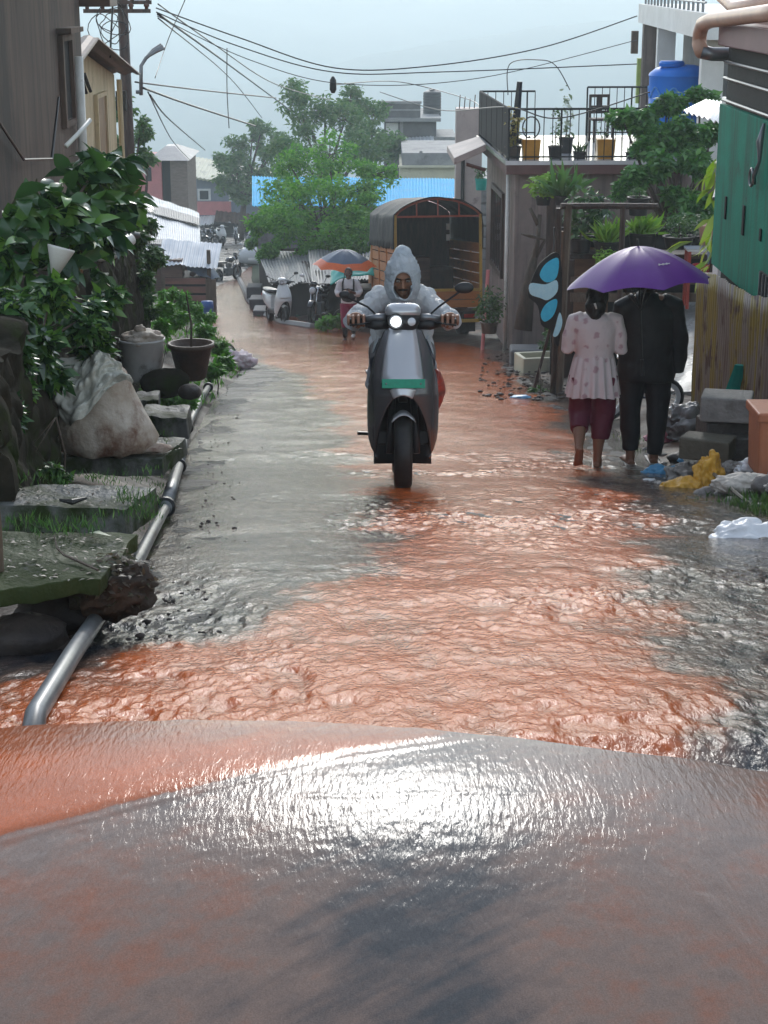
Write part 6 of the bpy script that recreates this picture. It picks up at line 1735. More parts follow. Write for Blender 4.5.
# ---------------------------------------------------------------- electric scooter
def make_scooter(loc, rz, label, m_body, m_panel, lamp_on, plate_m, group=None, hook=True, mirrors=True):
    t = thing('scooter', label, 'scooter', loc, rz, group)
    m_in = _mats.get('scooter_dark') or mat('scooter_dark', (.02, .021, .022), (.03, .031, .032), rough=.4)
    wheel(t, (0, 0, .235), .235, .105, name='front_wheel')
    wheel(t, (0, 1.30, .235), .235, .115, name='rear_wheel')
    # front fender
    q = MB()
    q.sheet(lambda u, v: Vector(((u - .5) * .145, -math.cos(R(62 + 80 * v)) * .265, .235 + math.sin(R(62 + 80 * v)) * (.272 - .05 * (2 * u - 1) ** 2))), 10, 16, thick=.006)
    q.build('front_fender', m_panel, t, smooth=True)
    q = MB()
    for s in (-1, 1): q.tube([(s * .085, 0, .235), (s * .075, .06, .45), (s * .06, .12, .62)], .022, 8)
    q.tube([(0, .10, .55), (0, .2, .98)], .03, 8); q.build('fork', m_in, t, smooth=True)
    # apron shell
    zs = [.20, .26, .32, .40, .50, .58, .64, .70, .78, .86, .94, 1.0]
    ws = [.15, .185, .205, .212, .214, .212, .208, .20, .182, .160, .132, .105]
    def wv(z): return float(np.interp(z, zs, ws))
    def yf(z): return float(np.interp(z, [.2, .4, .6, .7, .85, 1.0], [.02, -.12, -.20, -.19, -.10, .0]))
    def arch(z): return .172 * math.sqrt(max(0, 1 - ((z - .12) / .48) ** 2)) if z < .6 else 0.0
    for s in (-1, 1):
        q = MB()
        def fn(u, v, s=s):
            z = .20 + .80 * v; a, b = arch(z), wv(z); x = a + (b - a) * u
            return Vector((s * x, yf(z) + 3.6 * x * x + 14 * max(0, x - .15) ** 2 * 2, z))
        q.sheet(fn, 16, 54, thick=.012 * s)
        q.build('apron', m_body, t, smooth=True)
    # inner wheel housing
    q = MB(); q.sheet(lambda u, v: Vector(((u - .5) * .36, .16 + .04 * math.cos((u - .5) * 3) - .18 * v ** 3, .16 + .50 * v)), 10, 10, thick=.01); q.build('wheel_housing', m_in, t, smooth=True)
    # silver centre panel
    q = MB()
    def pn(u, v):
        z = .672 + .335 * v; h = .128 - .045 * v ** 1.4; x = (u - .5) * 2 * h
        return Vector((x, yf(z) + 3.0 * x * x - .018 + .012 * abs(2 * u - 1) ** 6, z))
    q.sheet(pn, 20, 20, thick=-.012); q.build('front_panel', m_panel, t, smooth=True)
    q = MB(); q.sheet(lambda u, v: Vector(((u - .5) * .16 * (1 - .3 * (1 - v)), yf(.60 + .05 * v) - .012 + 3.0 * ((u - .5) * .16) ** 2, .595 + .055 * v - .02 * (2 * u - 1) ** 2)), 12, 6, thick=-.01); q.build('nose_trim', m_panel, t, smooth=True)
    if plate_m is not None:
        pl_ = MB().box((0, yf(.66) - .030, .668), (.262, .008, .056), rx=R(-6)).build('number_plate', plate_m, t, bevel=.003)
        for s in (-1, 1): MB().blob((s * .105, yf(.66) - .035, .668), (.006, .004, .006), 0, 1, 2).build('bolt', m_gm, pl_, smooth=True)
    # headlight cowl
    def ring(z, rx, ry, y): return [Vector((p.x, p.y + y, z)) for p in ell((0, 0, 0), rx, ry, 24, p=2.6)]
    q = MB(); q.loft([ring(.975, .055, .04, .035), ring(1.0, .078, .065, .03), ring(1.04, .098, .085, .035), ring(1.085, .104, .09, .045)]); q.build('headlight_cowl', m_in if lamp_on else m_body, t, smooth=True)
    q = MB(); q.loft([ring(1.086, .106, .094, .045), ring(1.12, .112, .10, .06), ring(1.15, .10, .10, .08), ring(1.165, .07, .075, .10), ring(1.168, .02, .02, .11)]); q.build('cowl_top', m_panel, t, smooth=True)
    Ml = lambda x, z, r, y: MB().tube([(x, y, z), (x, y - .012, z), (x, y - .018, z)], [r, r * .95, r * .5], 20)
    hl = Ml(-.045, 1.045, .044, -.034).build('headlight', m_clear, t, smooth=True)
    if lamp_on: Ml(-.045, 1.045, .032, -.046).build('lamp_lens', emat('lit_lamp', (.95, 1.0, .98), 4.0), hl, smooth=True)
    MB().tube([(-.045 + .046 * math.cos(a), -.044, 1.045 + .046 * math.sin(a)) for a in [2 * PI * k / 24 for k in range(24)]], .006, 6, closed=True).build('bezel', m_black, hl, smooth=True)
    Ml(.052, 1.045, .026, -.036).build('headlight', m_clear, t, smooth=True)
    # handlebar
    for s in (-1, 1):
        MB().tube([(s * .10, .07, 1.075), (s * .17, .085, 1.075), (s * .235, .10, 1.065)], [.034, .028, .024], 10, flat=.8).build('handlebar_cover', m_gm, t, smooth=True)
        MB().tube([(s * .09, .075, 1.035), (s * .17, .09, 1.03), (s * .23, .105, 1.035)], [.034, .034, .022], 10).build('switch_housing', m_in, t, smooth=True)
        MB().tube([(s * .225, .105, 1.055), (s * .335, .135, 1.05)], .0165, 10).build('grip', m_black, t, smooth=True)
        MB().tube([(s * .20, .06, 1.045), (s * .25, .035, 1.035), (s * .33, .06, 1.025)], [.008, .006, .007], 6).build('brake_lever', m_in, t, smooth=True)
        if mirrors:
            e = Vector((s * .36, .10, 1.24)) if s > 0 else Vector((s * .345, .12, 1.20))
            m_ = MB().tube([(s * .165, .09, 1.09), (s * .22, .09, 1.14), tuple(e)], .007, 6).build('mirror_stem', m_black, t)
            k = (.060, .020, .036) if s > 0 else (.034, .015, .024)
            MB().blob(tuple(e + Vector((s * .02, 0, .018))), k, .05, 1, 3, 3).build('mirror', m_in, m_, smooth=True)
    # floor board, under body, seat, tail
    q = MB(); q.loft([[Vector((x * w_, y, z + dz)) for x, dz in ((-1, 0), (1, 0), (1, .09), (-1, .09))] for y, w_, z in ((.16, .17, .28), (.3, .19, .27), (.7, .19, .27), (.85, .17, .28))]); q.build('floorboard', m_in, t, bevel=.012)
    def rg(y, w_, z0, z1): return [Vector((x, y, z)) for x, z in ((-w_ * .7, z0), (w_ * .7, z0), (w_, z0 + .12), (w_ * .95, z1 - .05), (w_ * .6, z1), (-w_ * .6, z1), (-w_ * .95, z1 - .05), (-w_, z0 + .12))]
    q = MB(); q.loft([rg(.78, .11, .30, .70), rg(.86, .17, .32, .74), rg(1.1, .185, .42, .77), rg(1.4, .16, .50, .80), rg(1.66, .08, .62, .80)]); q.build('side_panels', m_body, t, smooth=False, auto=40)
    def sg(y, w_, z0, z1): return ell((0, y, 0), w_, .02, 16)
    q = MB(); q.loft([[Vector((p.x, y, z + p.y)) for p in ell((0, 0, 0), w_, h_, 16, p=3)] for y, w_, z, h_ in ((.70, .05, .79, .02), (.76, .13, .80, .045), (1.0, .16, .80, .05), (1.3, .15, .82, .05), (1.52, .10, .84, .04), (1.58, .03, .84, .02))]); q.build('seat', m_black, t, smooth=True)
    MB().bb(-.10, .10, 1.64, 1.67, .66, .72).build('tail_lamp', m_redlens, t, bevel=.008)
    for s in (-1, 1):
        if s < 0 or not hook: MB().tube([(s * .17, .62, .33), (s * .29, .60, .335)], [.018, .022], 8, flat=.6).build('footpeg', m_black, t)
    if hook:
        MB().tube([(-.16, .78, .66), (-.225, .80, .72), (-.235, .86, .74), (-.20, .92, .68), (-.215, .80, .60), (-.18, .82, .46)], .009, 6).build('side_guard', m_gm, t, smooth=True)
    return t
m_grey = mat('dark_grey_metallic', (.115, .115, .118), (.095, .095, .098), rough=.26, metal=.35, scale=2, coat=.4)
m_silver = mat('silver_metallic', (.50, .51, .52), (.45, .46, .47), rough=.24, metal=.4, scale=2, coat=.4)
m_plate = mat('green_plate', (.012, .30, .17), (.012, .24, .14), rough=.3, scale=30)
SC = gp(403, 491)
scoot = make_scooter(SC, R(0), 'grey electric scooter with lit round headlight ridden up the flooded street', m_grey, m_silver, True, m_plate)
scoot.rotation_euler.x = slope(SC.y)
rb = MB().blob((0, 0, 0), (.055, .13, .12), .2, 1.6, 4, 3).build('cloth_bag', mat('red_striped_bag', (.52, .06, .035), (.14, .05, .04), rough=.35, scale=7, stretch=(.3, .3, 3)), loc=(SC.x + .215, SC.y + .55, SC.z + .52), smooth=True, disp=(.01, 9))
tag(rb, 'red striped bag hanging low at the side of the grey scooter', 'bag')

# ---------------------------------------------------------------- parked white scooter and motorcycles
m_wbody = mat('white_scooter_paint', (.66, .67, .66), (.58, .59, .58), rough=.25, scale=3, coat=.4)
p = gp(285, 325); ws_ = make_scooter(p, R(20), 'white scooter parked beside the black motorcycle at the kerb', m_wbody, m_wbody, False, None, 'parked two wheelers', False)
ws_.rotation_euler.x = slope(p.y) * .9

def make_moto(loc, rz, label, m_tank, group='parked two wheelers'):
    t = thing('motorcycle', label, 'motorcycle', loc, rz, group)
    wheel(t, (0, 0, .30), .30, .09, name='front_wheel'); wheel(t, (0, 1.28, .30), .30, .11, name='rear_wheel')
    q = MB()
    for s in (-1, 1): q.tube([(s * .075, 0, .30), (s * .075, .16, .72), (s * .07, .24, .95)], .02, 8)
    q.build('fork', m_chrome, t, smooth=True)
    MB().sheet(lambda u, v: Vector(((u - .5) * .13, -math.cos(R(30 + 120 * v)) * .335, .30 + math.sin(R(30 + 120 * v)) * .335)), 6, 12, thick=.006).build('front_fender', m_tank, t, smooth=True)
    MB().blob((0, .08, .88), (.10, .09, .10), 0, 1, 3).build('headlamp_shell', m_tank, t, smooth=True)
    MB().tube([(0, -.005, .87), (0, -.025, .87)], [.085, .06], 18).build('headlight', m_clear, t, smooth=True)
    MB().blob((0, .10, 1.02), (.10, .05, .07), .1, 1, 3, 2).build('windscreen', m_tank, t, smooth=True)
    MB().tube([(-.36, .32, 1.02), (-.2, .22, 1.03), (0, .2, 1.0), (.2, .22, 1.03), (.36, .32, 1.02)], .014, 8).build('handlebar', m_black, t, smooth=True)
    for s in (-1, 1):
        m_ = MB().tube([(s * .22, .24, 1.03), (s * .30, .22, 1.2)], .007, 6).build('mirror_stem', m_black, t)
        MB().blob((s * .33, .22, 1.22), (.07, .015, .04), 0, 1, 2).build('mirror', m_clear if s < 0 else m_black, m_, smooth=True)
    def rr(y, w_, z, h_): return [Vector((a.x, y, z + a.y)) for a in ell((0, 0, 0), w_, h_, 14, p=2.6)]
    MB().loft([rr(.26, .06, .84, .05), rr(.36, .13, .86, .10), rr(.58, .13, .86, .09), rr(.70, .07, .82, .04)]).build('tank', m_tank, t, smooth=True)
    MB().loft([rr(.66, .09, .80, .03), rr(.9, .13, .80, .045), rr(1.25, .12, .84, .045), rr(1.45, .08, .86, .03)]).build('seat', m_black, t, smooth=True)
    MB().loft([rr(1.0, .10, .68, .07), rr(1.3, .12, .74, .07), rr(1.58, .05, .80, .04)]).build('tail', m_tank, t, smooth=True)
    e = MB(); e.bb(-.13, .13, .42, .78, .24, .56); e.bb(-.10, .10, .46, .64, .56, .74); e.build('engine', m_gm, t, bevel=.03)
    q = MB(); q.tube([(0, .22, .92), (0, .42, .66), (0, .44, .28), (0, .85, .28), (0, .9, .74)], .022, 8); q.tube([(-.06, .85, .36), (-.09, 1.28, .30)], .022, 6); q.tube([(.06, .85, .36), (.09, 1.28, .30)], .022, 6); q.build('frame', m_black, t, smooth=True)
    MB().tube([(.13, .5, .28), (.15, .85, .26), (.16, 1.45, .36)], [.02, .035, .045], 10).build('exhaust', m_chrome, t, smooth=True)
    MB().bb(-.07, .07, 1.56, 1.60, .78, .84).build('tail_lamp', m_redlens, t)
    return t
m_bkp = mat('black_motorcycle_paint', (.02, .02, .022), (.03, .03, .032), rough=.2, coat=.5)
p = gp(312, 326); bm_ = make_moto(p, R(-12), 'black motorcycle parked against the dark shed at the kerb', m_bkp); bm_.rotation_euler.x = slope(p.y) * .9
p = W(237, 278, 70); p.z = G(p.y) + .02
fm = copy_tree(bm_, loc=p, rz=R(150), label='lone dark motorcycle standing in the middle of the far lane'); fm.rotation_euler.x = 0; fm['group'] = 'far two wheelers'
for i, (px, z, rz, src, lb) in enumerate([(206, 96, 60, bm_, 'dark motorcycle at the left end of the far parked row'), (215, 97, 75, bm_, 'dark motorcycle next to the white scooter in the far parked row'), (223, 97, 15, ws_, 'white scooter parked in the far row under the awning'), (236, 99, 5, bm_, 'dark motorcycle alone at the right of the far parked row')]):
    p = W(px, 246, z); p.z = G(p.y) + .02
    c = copy_tree(src, loc=p, rz=R(rz), label=lb); c.rotation_euler.x = 0; c['group'] = 'far two wheelers'

# ---------------------------------------------------------------- cars in the far lane
def make_car(loc, rz, label, m_paint):
    t = thing('parked_car', label, 'car', loc, rz, 'cars parked in the far lane')
    def sec(y, w_, z0, z1, p=3.4):
        return [Vector((a.x, y, (z0 + z1) / 2 + a.y)) for a in ell((0, 0, 0), w_, (z1 - z0) / 2, 20, p=p)]
    MB().loft([sec(-1.8, .62, .35, .70), sec(-1.7, .76, .22, .84), sec(-.9, .80, .2, .95), (sec(0, .80, .2, .96)), sec(1.2, .80, .2, .96), sec(1.72, .76, .25, .95), sec(1.8, .66, .4, .85)]).build('body', m_paint, t, smooth=True)
    MB().loft([sec(-.95, .66, .86, .95), sec(-.45, .66, .86, 1.40), sec(.2, .66, .86, 1.5), sec(1.2, .64, .86, 1.46), sec(1.74, .62, .86, 1.0)]).build('cabin', m_glassdk, t, smooth=True)
    MB().loft([sec(-.42, .58, 1.40, 1.44), sec(.2, .60, 1.46, 1.53), sec(1.1, .58, 1.42, 1.50), sec(1.3, .5, 1.40, 1.46)]).build('roof', m_paint, t, smooth=True)
    for s in (-1, 1):
        for y in (-1.15, 1.15): wheel(t, (s * .70, y, .29), .29, .17, name='wheel')
        MB().blob((s * .56, -1.70, .66), (.15, .08, .08), 0, 1, 2).build('headlight', m_clear, t, smooth=True)
        MB().blob((s * .62, 1.74, .72), (.10, .06, .15), 0, 1, 2).build('tail_lamp', m_redlens, t, smooth=True)
        MB().blob((s * .88, -.55, .98), (.09, .05, .06), 0, 1, 2).build('mirror', m_paint, t, smooth=True)
    MB().bb(-.26, .26, -1.815, -1.79, .42, .53).build('number_plate', m_white, t)
    MB().bb(-.5, .5, -1.79, -1.77, .58, .68).build('grille', m_black, t, bevel=.005)
    return t
p = W(262, 262, 82); p.z = G(p.y)
car = make_car(p, R(-8), 'silver white hatchback parked behind the corner bush', mat('silver_car_paint', (.50, .50, .50), (.45, .45, .45), rough=.25, coat=.5))
p = W(283, 256, 90); p.z = G(p.y) + .5
c2 = copy_tree(car, loc=p, rz=R(4), label='lime green car behind the silver hatchback, half hidden by trees')
m_lcar = mat('lime_car_paint', (.46, .54, .20), (.40, .48, .17), rough=.25, coat=.5)
for ch in c2.children:
    if ch.name.startswith(('body', 'roof', 'mirror')):
        ch.data = ch.data.copy(); ch.data.materials[0] = m_lcar

# ---------------------------------------------------------------- tarpaulin covered cargo truck seen from behind
m_orange = mat('orange_wood', (.44, .16, .035), (.33, .115, .03), rough=.5, scale=3, stain=(.16, .07, .03), stain_amt=.45, stretch=(.6, .6, 3))
m_ytrim = mat('yellow_trim', (.52, .33, .06), (.42, .25, .05), rough=.5, scale=5, stain=(.2, .12, .05), stain_amt=.4)
m_tarp = mat('black_tarpaulin', (.018, .019, .021), (.03, .032, .034), spec=.15, rough=.6, scale=3, bump=.5, bscale=8)
m_redfr = mat('red_frame_paint', (.36, .075, .04), (.28, .06, .035), rough=.45, scale=5)
p = gp(439, 341)
tr = thing('cargo_truck', 'orange boarded cargo truck with black arched tarpaulin parked rear first', 'truck', p, R(7)); tr.rotation_euler.x = slope(p.y) * .8
HW, LN = .93, 4.3
MB().bb(-HW, HW, .05, LN, .72, .82).build('cargo_floor', m_wood, tr)
for s in (-1, 1):
    q = MB()
    for k in range(6): q.bb(s * HW - .02, s * HW + .02, .05, LN, .80 + k * .22, .995 + k * .22)
    for y in (.1, 1.4, 2.8, LN - .05): q.bb(s * (HW + .022) - .02, s * (HW + .022) + .02, y - .04, y + .04, .7, 2.1)
    q.build('side_board', m_orange, tr, bevel=.004)
Mfb = Matrix(((1, 0, 0, 0), (0, 0, 1, LN - .05), (0, 1, 0, 0), (0, 0, 0, 1)))
MB().prism([(-HW, .82), (HW, .82), (HW, 2.72)] + [(x, 2.72 + .34 * (1 - (x / HW) ** 2) ** .75) for x in np.linspace(.88, -.88, 15)] + [(-HW, 2.72)], 0, .05, Mfb).build('front_board', m_wooddk, tr)
MB().bb(-.5, .15, 2.2, 3.2, .82, 1.75).build('cargo', m_planks, tr, bevel=.02)
MB().bb(.2, .75, 2.6, 3.6, .82, 1.5).build('cargo', m_wooddk, tr, bevel=.02)
q = MB()
for k, (z, m__) in enumerate(((.72, 0), (.90, 0))): q.bb(-HW, HW, -.02, .03, z, z + .165)
q.build('tailgate', m_orange, tr, bevel=.005)
MB().bb(-HW - .02, HW + .02, -.05, .025, 1.07, 1.13).build('tailgate_rail', m_ytrim, tr, bevel=.004)
MB().bb(-HW, HW, -.045, .0, .63, .70).build('tailgate_rail', m_wooddk, tr)
MB().bb(-HW - .02, HW + .04, -.12, -.04, .40, .47).build('bumper', m_ytrim, tr, bevel=.008)
q = MB()
for s in (-1, 1): q.bb(s * .55 - .03, s * .55 + .03, -.06, .4, .44, .64)
q.build('bumper_bracket', m_black, tr)
def arc(x, k=0): return 2.72 + k + .36 * (1 - (x / HW) ** 2) ** .75 if abs(x) < HW else 2.72 + k
for s in (-1, 1):
    MB().bb(s * HW - .03, s * HW + .03, -.03, .04, .7, 2.72).build('corner_post', m_ytrim, tr, bevel=.004)
q = MB(); q.tube([(x, 0, arc(x, -.03)) for x in np.linspace(-HW, HW, 25)], .028, 6); q.build('arch_bow', m_redfr, tr)
MB().bb(-HW, HW, -.02, .02, 2.66, 2.70).build('arch_bar', m_redfr, tr)
for x in (-.46, 0, .46):
    MB().bb(x - .014, x + .014, -.02, .02, 2.70, arc(x, -.03)).build('arch_upright', m_redfr, tr)
def tp(u, v):
    y = -.10 + (LN + .2) * v
    xs_ = [-HW - .045, -HW - .045] + list(np.linspace(-HW - .03, HW + .03, 25)) + [HW + .045, HW + .045]
    zs_ = [2.0, 2.5] + [arc(min(max(x, -HW), HW), .0) + .015 for x in np.linspace(-HW - .03, HW + .03, 25)] + [2.5, 2.0]
    f = u * (len(xs_) - 1); i = min(int(f), len(xs_) - 2); g = f - i
    x = xs_[i] * (1 - g) + xs_[i + 1] * g; z = zs_[i] * (1 - g) + zs_[i + 1] * g
    sag = -.035 * abs(math.sin(v * 9.4)) * (1 if z > 2.3 else 0)
    w = .035 * noise.noise(Vector((x * 3, y * 2, z * 3)))
    if z < 2.2: z += .06 * noise.noise(Vector((y * 3, 0, 4)))
    return Vector((x + w, y, z + sag + w * .5))
MB().sheet(tp, 84, 40, thick=-.012).build('tarpaulin', m_tarp, tr, smooth=True)
q = MB()
for s in (-1, 1): q.bb(s * .38 - .05, s * .38 + .05, .05, LN + 1.5, .52, .70)
q.build('chassis', m_black, tr)
for s in (-1, 1):
    wheel(tr, (s * .68, .95, .36), .36, .24, name='wheel'); wheel(tr, (s * .72, LN + .9, .36), .36, .2, name='wheel')
    f = MB().bb(s * .70 - .18, s * .70 + .18, .45, .47, .16, .62).build('mudflap', m_black, tr)
    MB().bb(s * .66 - .12, s * .66 + .12, -.115, -.06, .50, .58).build('tail_lamp', m_redlens, tr, bevel=.01)
cb = MB(); cb.loft([[Vector((x * HW * w_, y, z)) for x, z in ((-1, .55), (1, .55), (1, 1.35), (.92, zt_), (-.92, zt_), (-1, 1.35))] for y, w_, zt_ in ((LN + .1, .98, 2.15), (LN + .9, .98, 2.2), (LN + 1.45, .95, 1.75), (LN + 1.6, .92, 1.45))]); cb.build('cab', m_orange, tr, bevel=.03)
MB().bb(-.5, .5, -.135, -.122, .41, .46).build('number_plate', m_ytrim, tr)
for k in range(2): MB().bb(.52 - .04, .52 + .04, 1.9, 1.91, 2.36 - k * .24, 2.5 - k * .24).build('hanging_tag', m_white, tr)

# ---------------------------------------------------------------- child's bicycle behind the two walkers
p = gpl(612, 424); p.y += .35; p.z = gz(p.x, p.y)
t = thing('small_bicycle', 'small bicycle with white rims parked behind the two walkers', 'bicycle', p, R(-75))
m_wrim = mat('white_rim', (.72, .73, .72), rough=.3)
for y in (0, .62):
    wheel(t, (0, y, .20), .20, .045, name='wheel', rimm=m_wrim, spokes=14)
    for ch in t.children[-1].children: pass
    MB().tube([(0, y + .155 * math.cos(a), .20 + .155 * math.sin(a)) for a in [2 * PI * k / 28 for k in range(28)]], .014, 6, closed=True).build('rim_band', m_wrim, t, smooth=True)
q = MB(); q.tube([(0, 0, .2), (0, .10, .52), (0, .12, .62)], .014, 6); q.tube([(0, .10, .50), (0, .36, .22), (0, .62, .20)], .014, 6); q.tube([(0, .36, .22), (0, .44, .55)], .014, 6); q.tube([(0, .12, .46), (0, .42, .44), (0, .62, .20)], .012, 6); q.build('frame', mat('blue_grey_frame', (.08, .09, .13), rough=.3), t, smooth=True)
MB().tube([(-.2, .16, .66), (-.08, .12, .62), (.08, .12, .62), (.2, .16, .66)], .011, 6).build('handlebar', m_gm, t, smooth=True)
MB().blob((0, .45, .57), (.06, .11, .03), .05, 1, 3).build('saddle', m_black, t, smooth=True)

# ================================================================== PEOPLE
m_skin = mat('brown_skin', (.26, .135, .085), (.21, .105, .065), rough=.5, scale=5)
m_skind = mat('dark_brown_skin', (.15, .075, .05), (.12, .058, .038), rough=.5, scale=5)
m_hair = mat('black_hair', (.012, .010, .010), (.022, .018, .016), rough=.4, scale=60, stretch=(1, 1, .2), bump=.5, bscale=120)

def head(mb, c, fwd, up, s=1.0):
    """skull, jaw, nose, brow, lips and ears around c; fwd is where the face looks"""
    f = Vector(fwd).normalized(); r = f.cross(Vector(up)).normalized(); u = r.cross(f).normalized()
    M = Matrix.Translation(c) @ Matrix((r, f, u)).transposed().to_4x4()
    s_ = s
    mb.blob((0, -.012 * s_, .022 * s_), (.074 * s_, .093 * s_, .092 * s_), 0, 1, 3, M=M)
    mb.blob((0, .022 * s_, -.050 * s_), (.056 * s_, .066 * s_, .062 * s_), 0, 1, 3, M=M)
    mb.blob((0, .062 * s_, -.088 * s_), (.030 * s_, .026 * s_, .022 * s_), 0, 1, 2, M=M)
    mb.tube([M @ Vector((0, .084 * s_, .012 * s_)), M @ Vector((0, .098 * s_, -.015 * s_)), M @ Vector((0, .106 * s_, -.032 * s_))], [.009 * s_, .013 * s_, .016 * s_], 8)
    mb.blob((0, .088 * s_, -.062 * s_), (.024 * s_, .012 * s_, .009 * s_), 0, 1, 2, M=M)
    mb.blob((0, .072 * s_, .030 * s_), (.056 * s_, .022 * s_, .012 * s_), 0, 1, 2, M=M)
    for k in (-1, 1):
        mb.blob((k * .076 * s_, -.008 * s_, -.012 * s_), (.012 * s_, .022 * s_, .032 * s_), 0, 1, 2, M=M)
        mb.blob((k * .040 * s_, .064 * s_, -.022 * s_), (.024 * s_, .018 * s_, .020 * s_), 0, 1, 2, M=M)
    return M

m_eye = mat('eye_white', (.30, .28, .26), rough=.2)
def eyes(t, M, s=1.0, white=None):
    for k in (-1, 1):
        e = MB().blob((k * .031 * s, .080 * s, .008 * s), (.013 * s, .009 * s, .009 * s), 0, 1, 2, M=M).build('eye', m_eye, t, smooth=True)
        MB().blob((k * .031 * s, .087 * s, .007 * s), (.006 * s, .004 * s, .006 * s), 0, 1, 2, M=M).build('pupil', m_black, e, smooth=True)
        MB().tube([M @ Vector((k * .012 * s, .094 * s, .028 * s)), M @ Vector((k * .032 * s, .092 * s, .034 * s)), M @ Vector((k * .052 * s, .078 * s, .028 * s))], [.004 * s, .005 * s, .003 * s], 5).build('eyebrow', m_hair, t, smooth=True)

def grip_hand(mb, wrist, g, out, fwd, s=1.0, droop=0.0):
    """hand closed over a bar through g; out points to the bar's end, fwd to the fingers' side"""
    wrist, g, out, fwd = Vector(wrist), Vector(g), Vector(out).normalized(), Vector(fwd).normalized()
    up = out.cross(fwd); 
    if up.z < 0: up = -up
    k = g + up * .030 * s + fwd * .016 * s           # knuckle line
    mb.tube([wrist, wrist.lerp(k, .4) + up * .006, k], [.027 * s, .034 * s, .030 * s], 12, flat=.62)
    for i, (o_, L) in enumerate(((-.042, .92), (-.014, 1.0), (.014, .95), (.040, .78))):
        a = k + out * o_ * s
        b = a + (fwd * .030 - up * .004) * s * L
        c = b + (fwd * .008 - up * .034) * s * L
        d = c + (-fwd * .014 - up * .024) * s * L
        mb.tube([a - fwd * .015 * s, a, b, c, d], [.0100 * s, .0100 * s, .0095 * s, .0088 * s, .0065 * s], 8)
    th = wrist.lerp(k, .45) - out * .026 * s
    mb.tube([th, th - out * .014 * s + fwd * .02 * s - up * .012 * s, g - out * .040 * s - up * .014 * s + fwd * .004 * s, g - out * .030 * s - up * .024 * s + fwd * .02 * s], [.013 * s, .012 * s, .010 * s, .008 * s], 8)

def foot(mb, ankle, toe_dir, s=1.0, pitch=0.0):
    """bare foot from heel to toes"""
    a = Vector(ankle); d = Vector(toe_dir).normalized(); up = Vector((0, 0, 1))
    side = d.cross(up).normalized(); dn = side.cross(d).normalized()
    if dn.z > 0: dn = -dn
    heel = a + dn * .055 * s - d * .045 * s
    mb.tube([a, a + dn * .045 * s], [.036 * s, .034 * s], 10)
    mb.tube([heel - d * .004 * s, heel + d * .05 * s, heel + d * .13 * s, heel + d * .18 * s], [.028 * s, .033 * s, .038 * s, .030 * s], 10, flat=.72)
    for i in range(5):
        o_ = (-.030 + .015 * i) * s
        mb.tube([heel + d * .165 * s + side * o_, heel + d * (.205 - .006 * abs(i - 1)) * s + side * o_ * 1.1 + dn * .006 * s], [.0115 * s, .008 * s], 6)

# ---------------------------------------------------------------- rider
rid = thing('person', 'rider in a translucent pale raincoat with pointed hood, head bent down', 'person', SC); rid.rotation_euler.x = slope(SC.y)
hc = Vector((0, .44, 1.355))
mb = MB()
Mh = head(mb, hc, (0.03, -.80, -.62), (0, -.4, 1), 1.0)
mb.tube([hc + Vector((0, .05, -.03)), (0, .57, 1.27), (0, .62, 1.20)], [.052, .056, .075], 12)
mb.tube([(0, .80, .80), (0, .78, .95), (0, .70, 1.10), (0, .63, 1.22)], [.15, .14, .155, .13], 18, flat=.72)
mb.blob((0, .82, .84), (.17, .13, .11), 0, 1, 3)
for s in (-1, 1):
    mb.tube([(s * .06, .63, 1.18), (s * .15, .61, 1.165), (s * .25, .48, 1.08), (s * .30, .41, 1.045), (s * .285, .29, 1.055), (s * .295, .20, 1.075)], [.055, .048, .042, .040, .036, .028], 12)
    grip_hand(mb, (s * .295, .20, 1.078), (s * .293, .122, 1.052), (s, .12, 0), (0, -1, -.08), 1.18)
    mb.tube([(s * .09, .82, .85), (s * .13, .60, .86), (s * .135, .40, .80), (s * .13, .42, .60), (s * .125, .46, .42)], [.085, .08, .06, .055, .042], 12)
    foot(mb, (s * .125, .47, .425), (s * .1, -1, 0), 1.1)
mb.build('body', m_skin, rid, remesh=.0052, relax=2)
eyes(rid, Mh)
# moustache and beard shade as real hair
MB().tube([Mh @ Vector((-.03, .092, -.052)), Mh @ Vector((0, .104, -.046)), Mh @ Vector((.03, .092, -.052))], [.004, .008, .004], 6).build('moustache', m_hair, rid, smooth=True)
q = MB()
for s in (-1, 1): q.tube([(s * .09, .82, .85), (s * .13, .60, .865), (s * .137, .39, .80), (s * .13, .42, .60), (s * .125, .46, .44)], [.098, .094, .076, .068, .056], 12)
q.blob((0, .82, .86), (.185, .145, .12), 0, 1, 3); q.build('trousers', mat('navy_trousers', (.03, .035, .05), (.022, .025, .036), rough=.6, bump=.3), rid, remesh=.012)
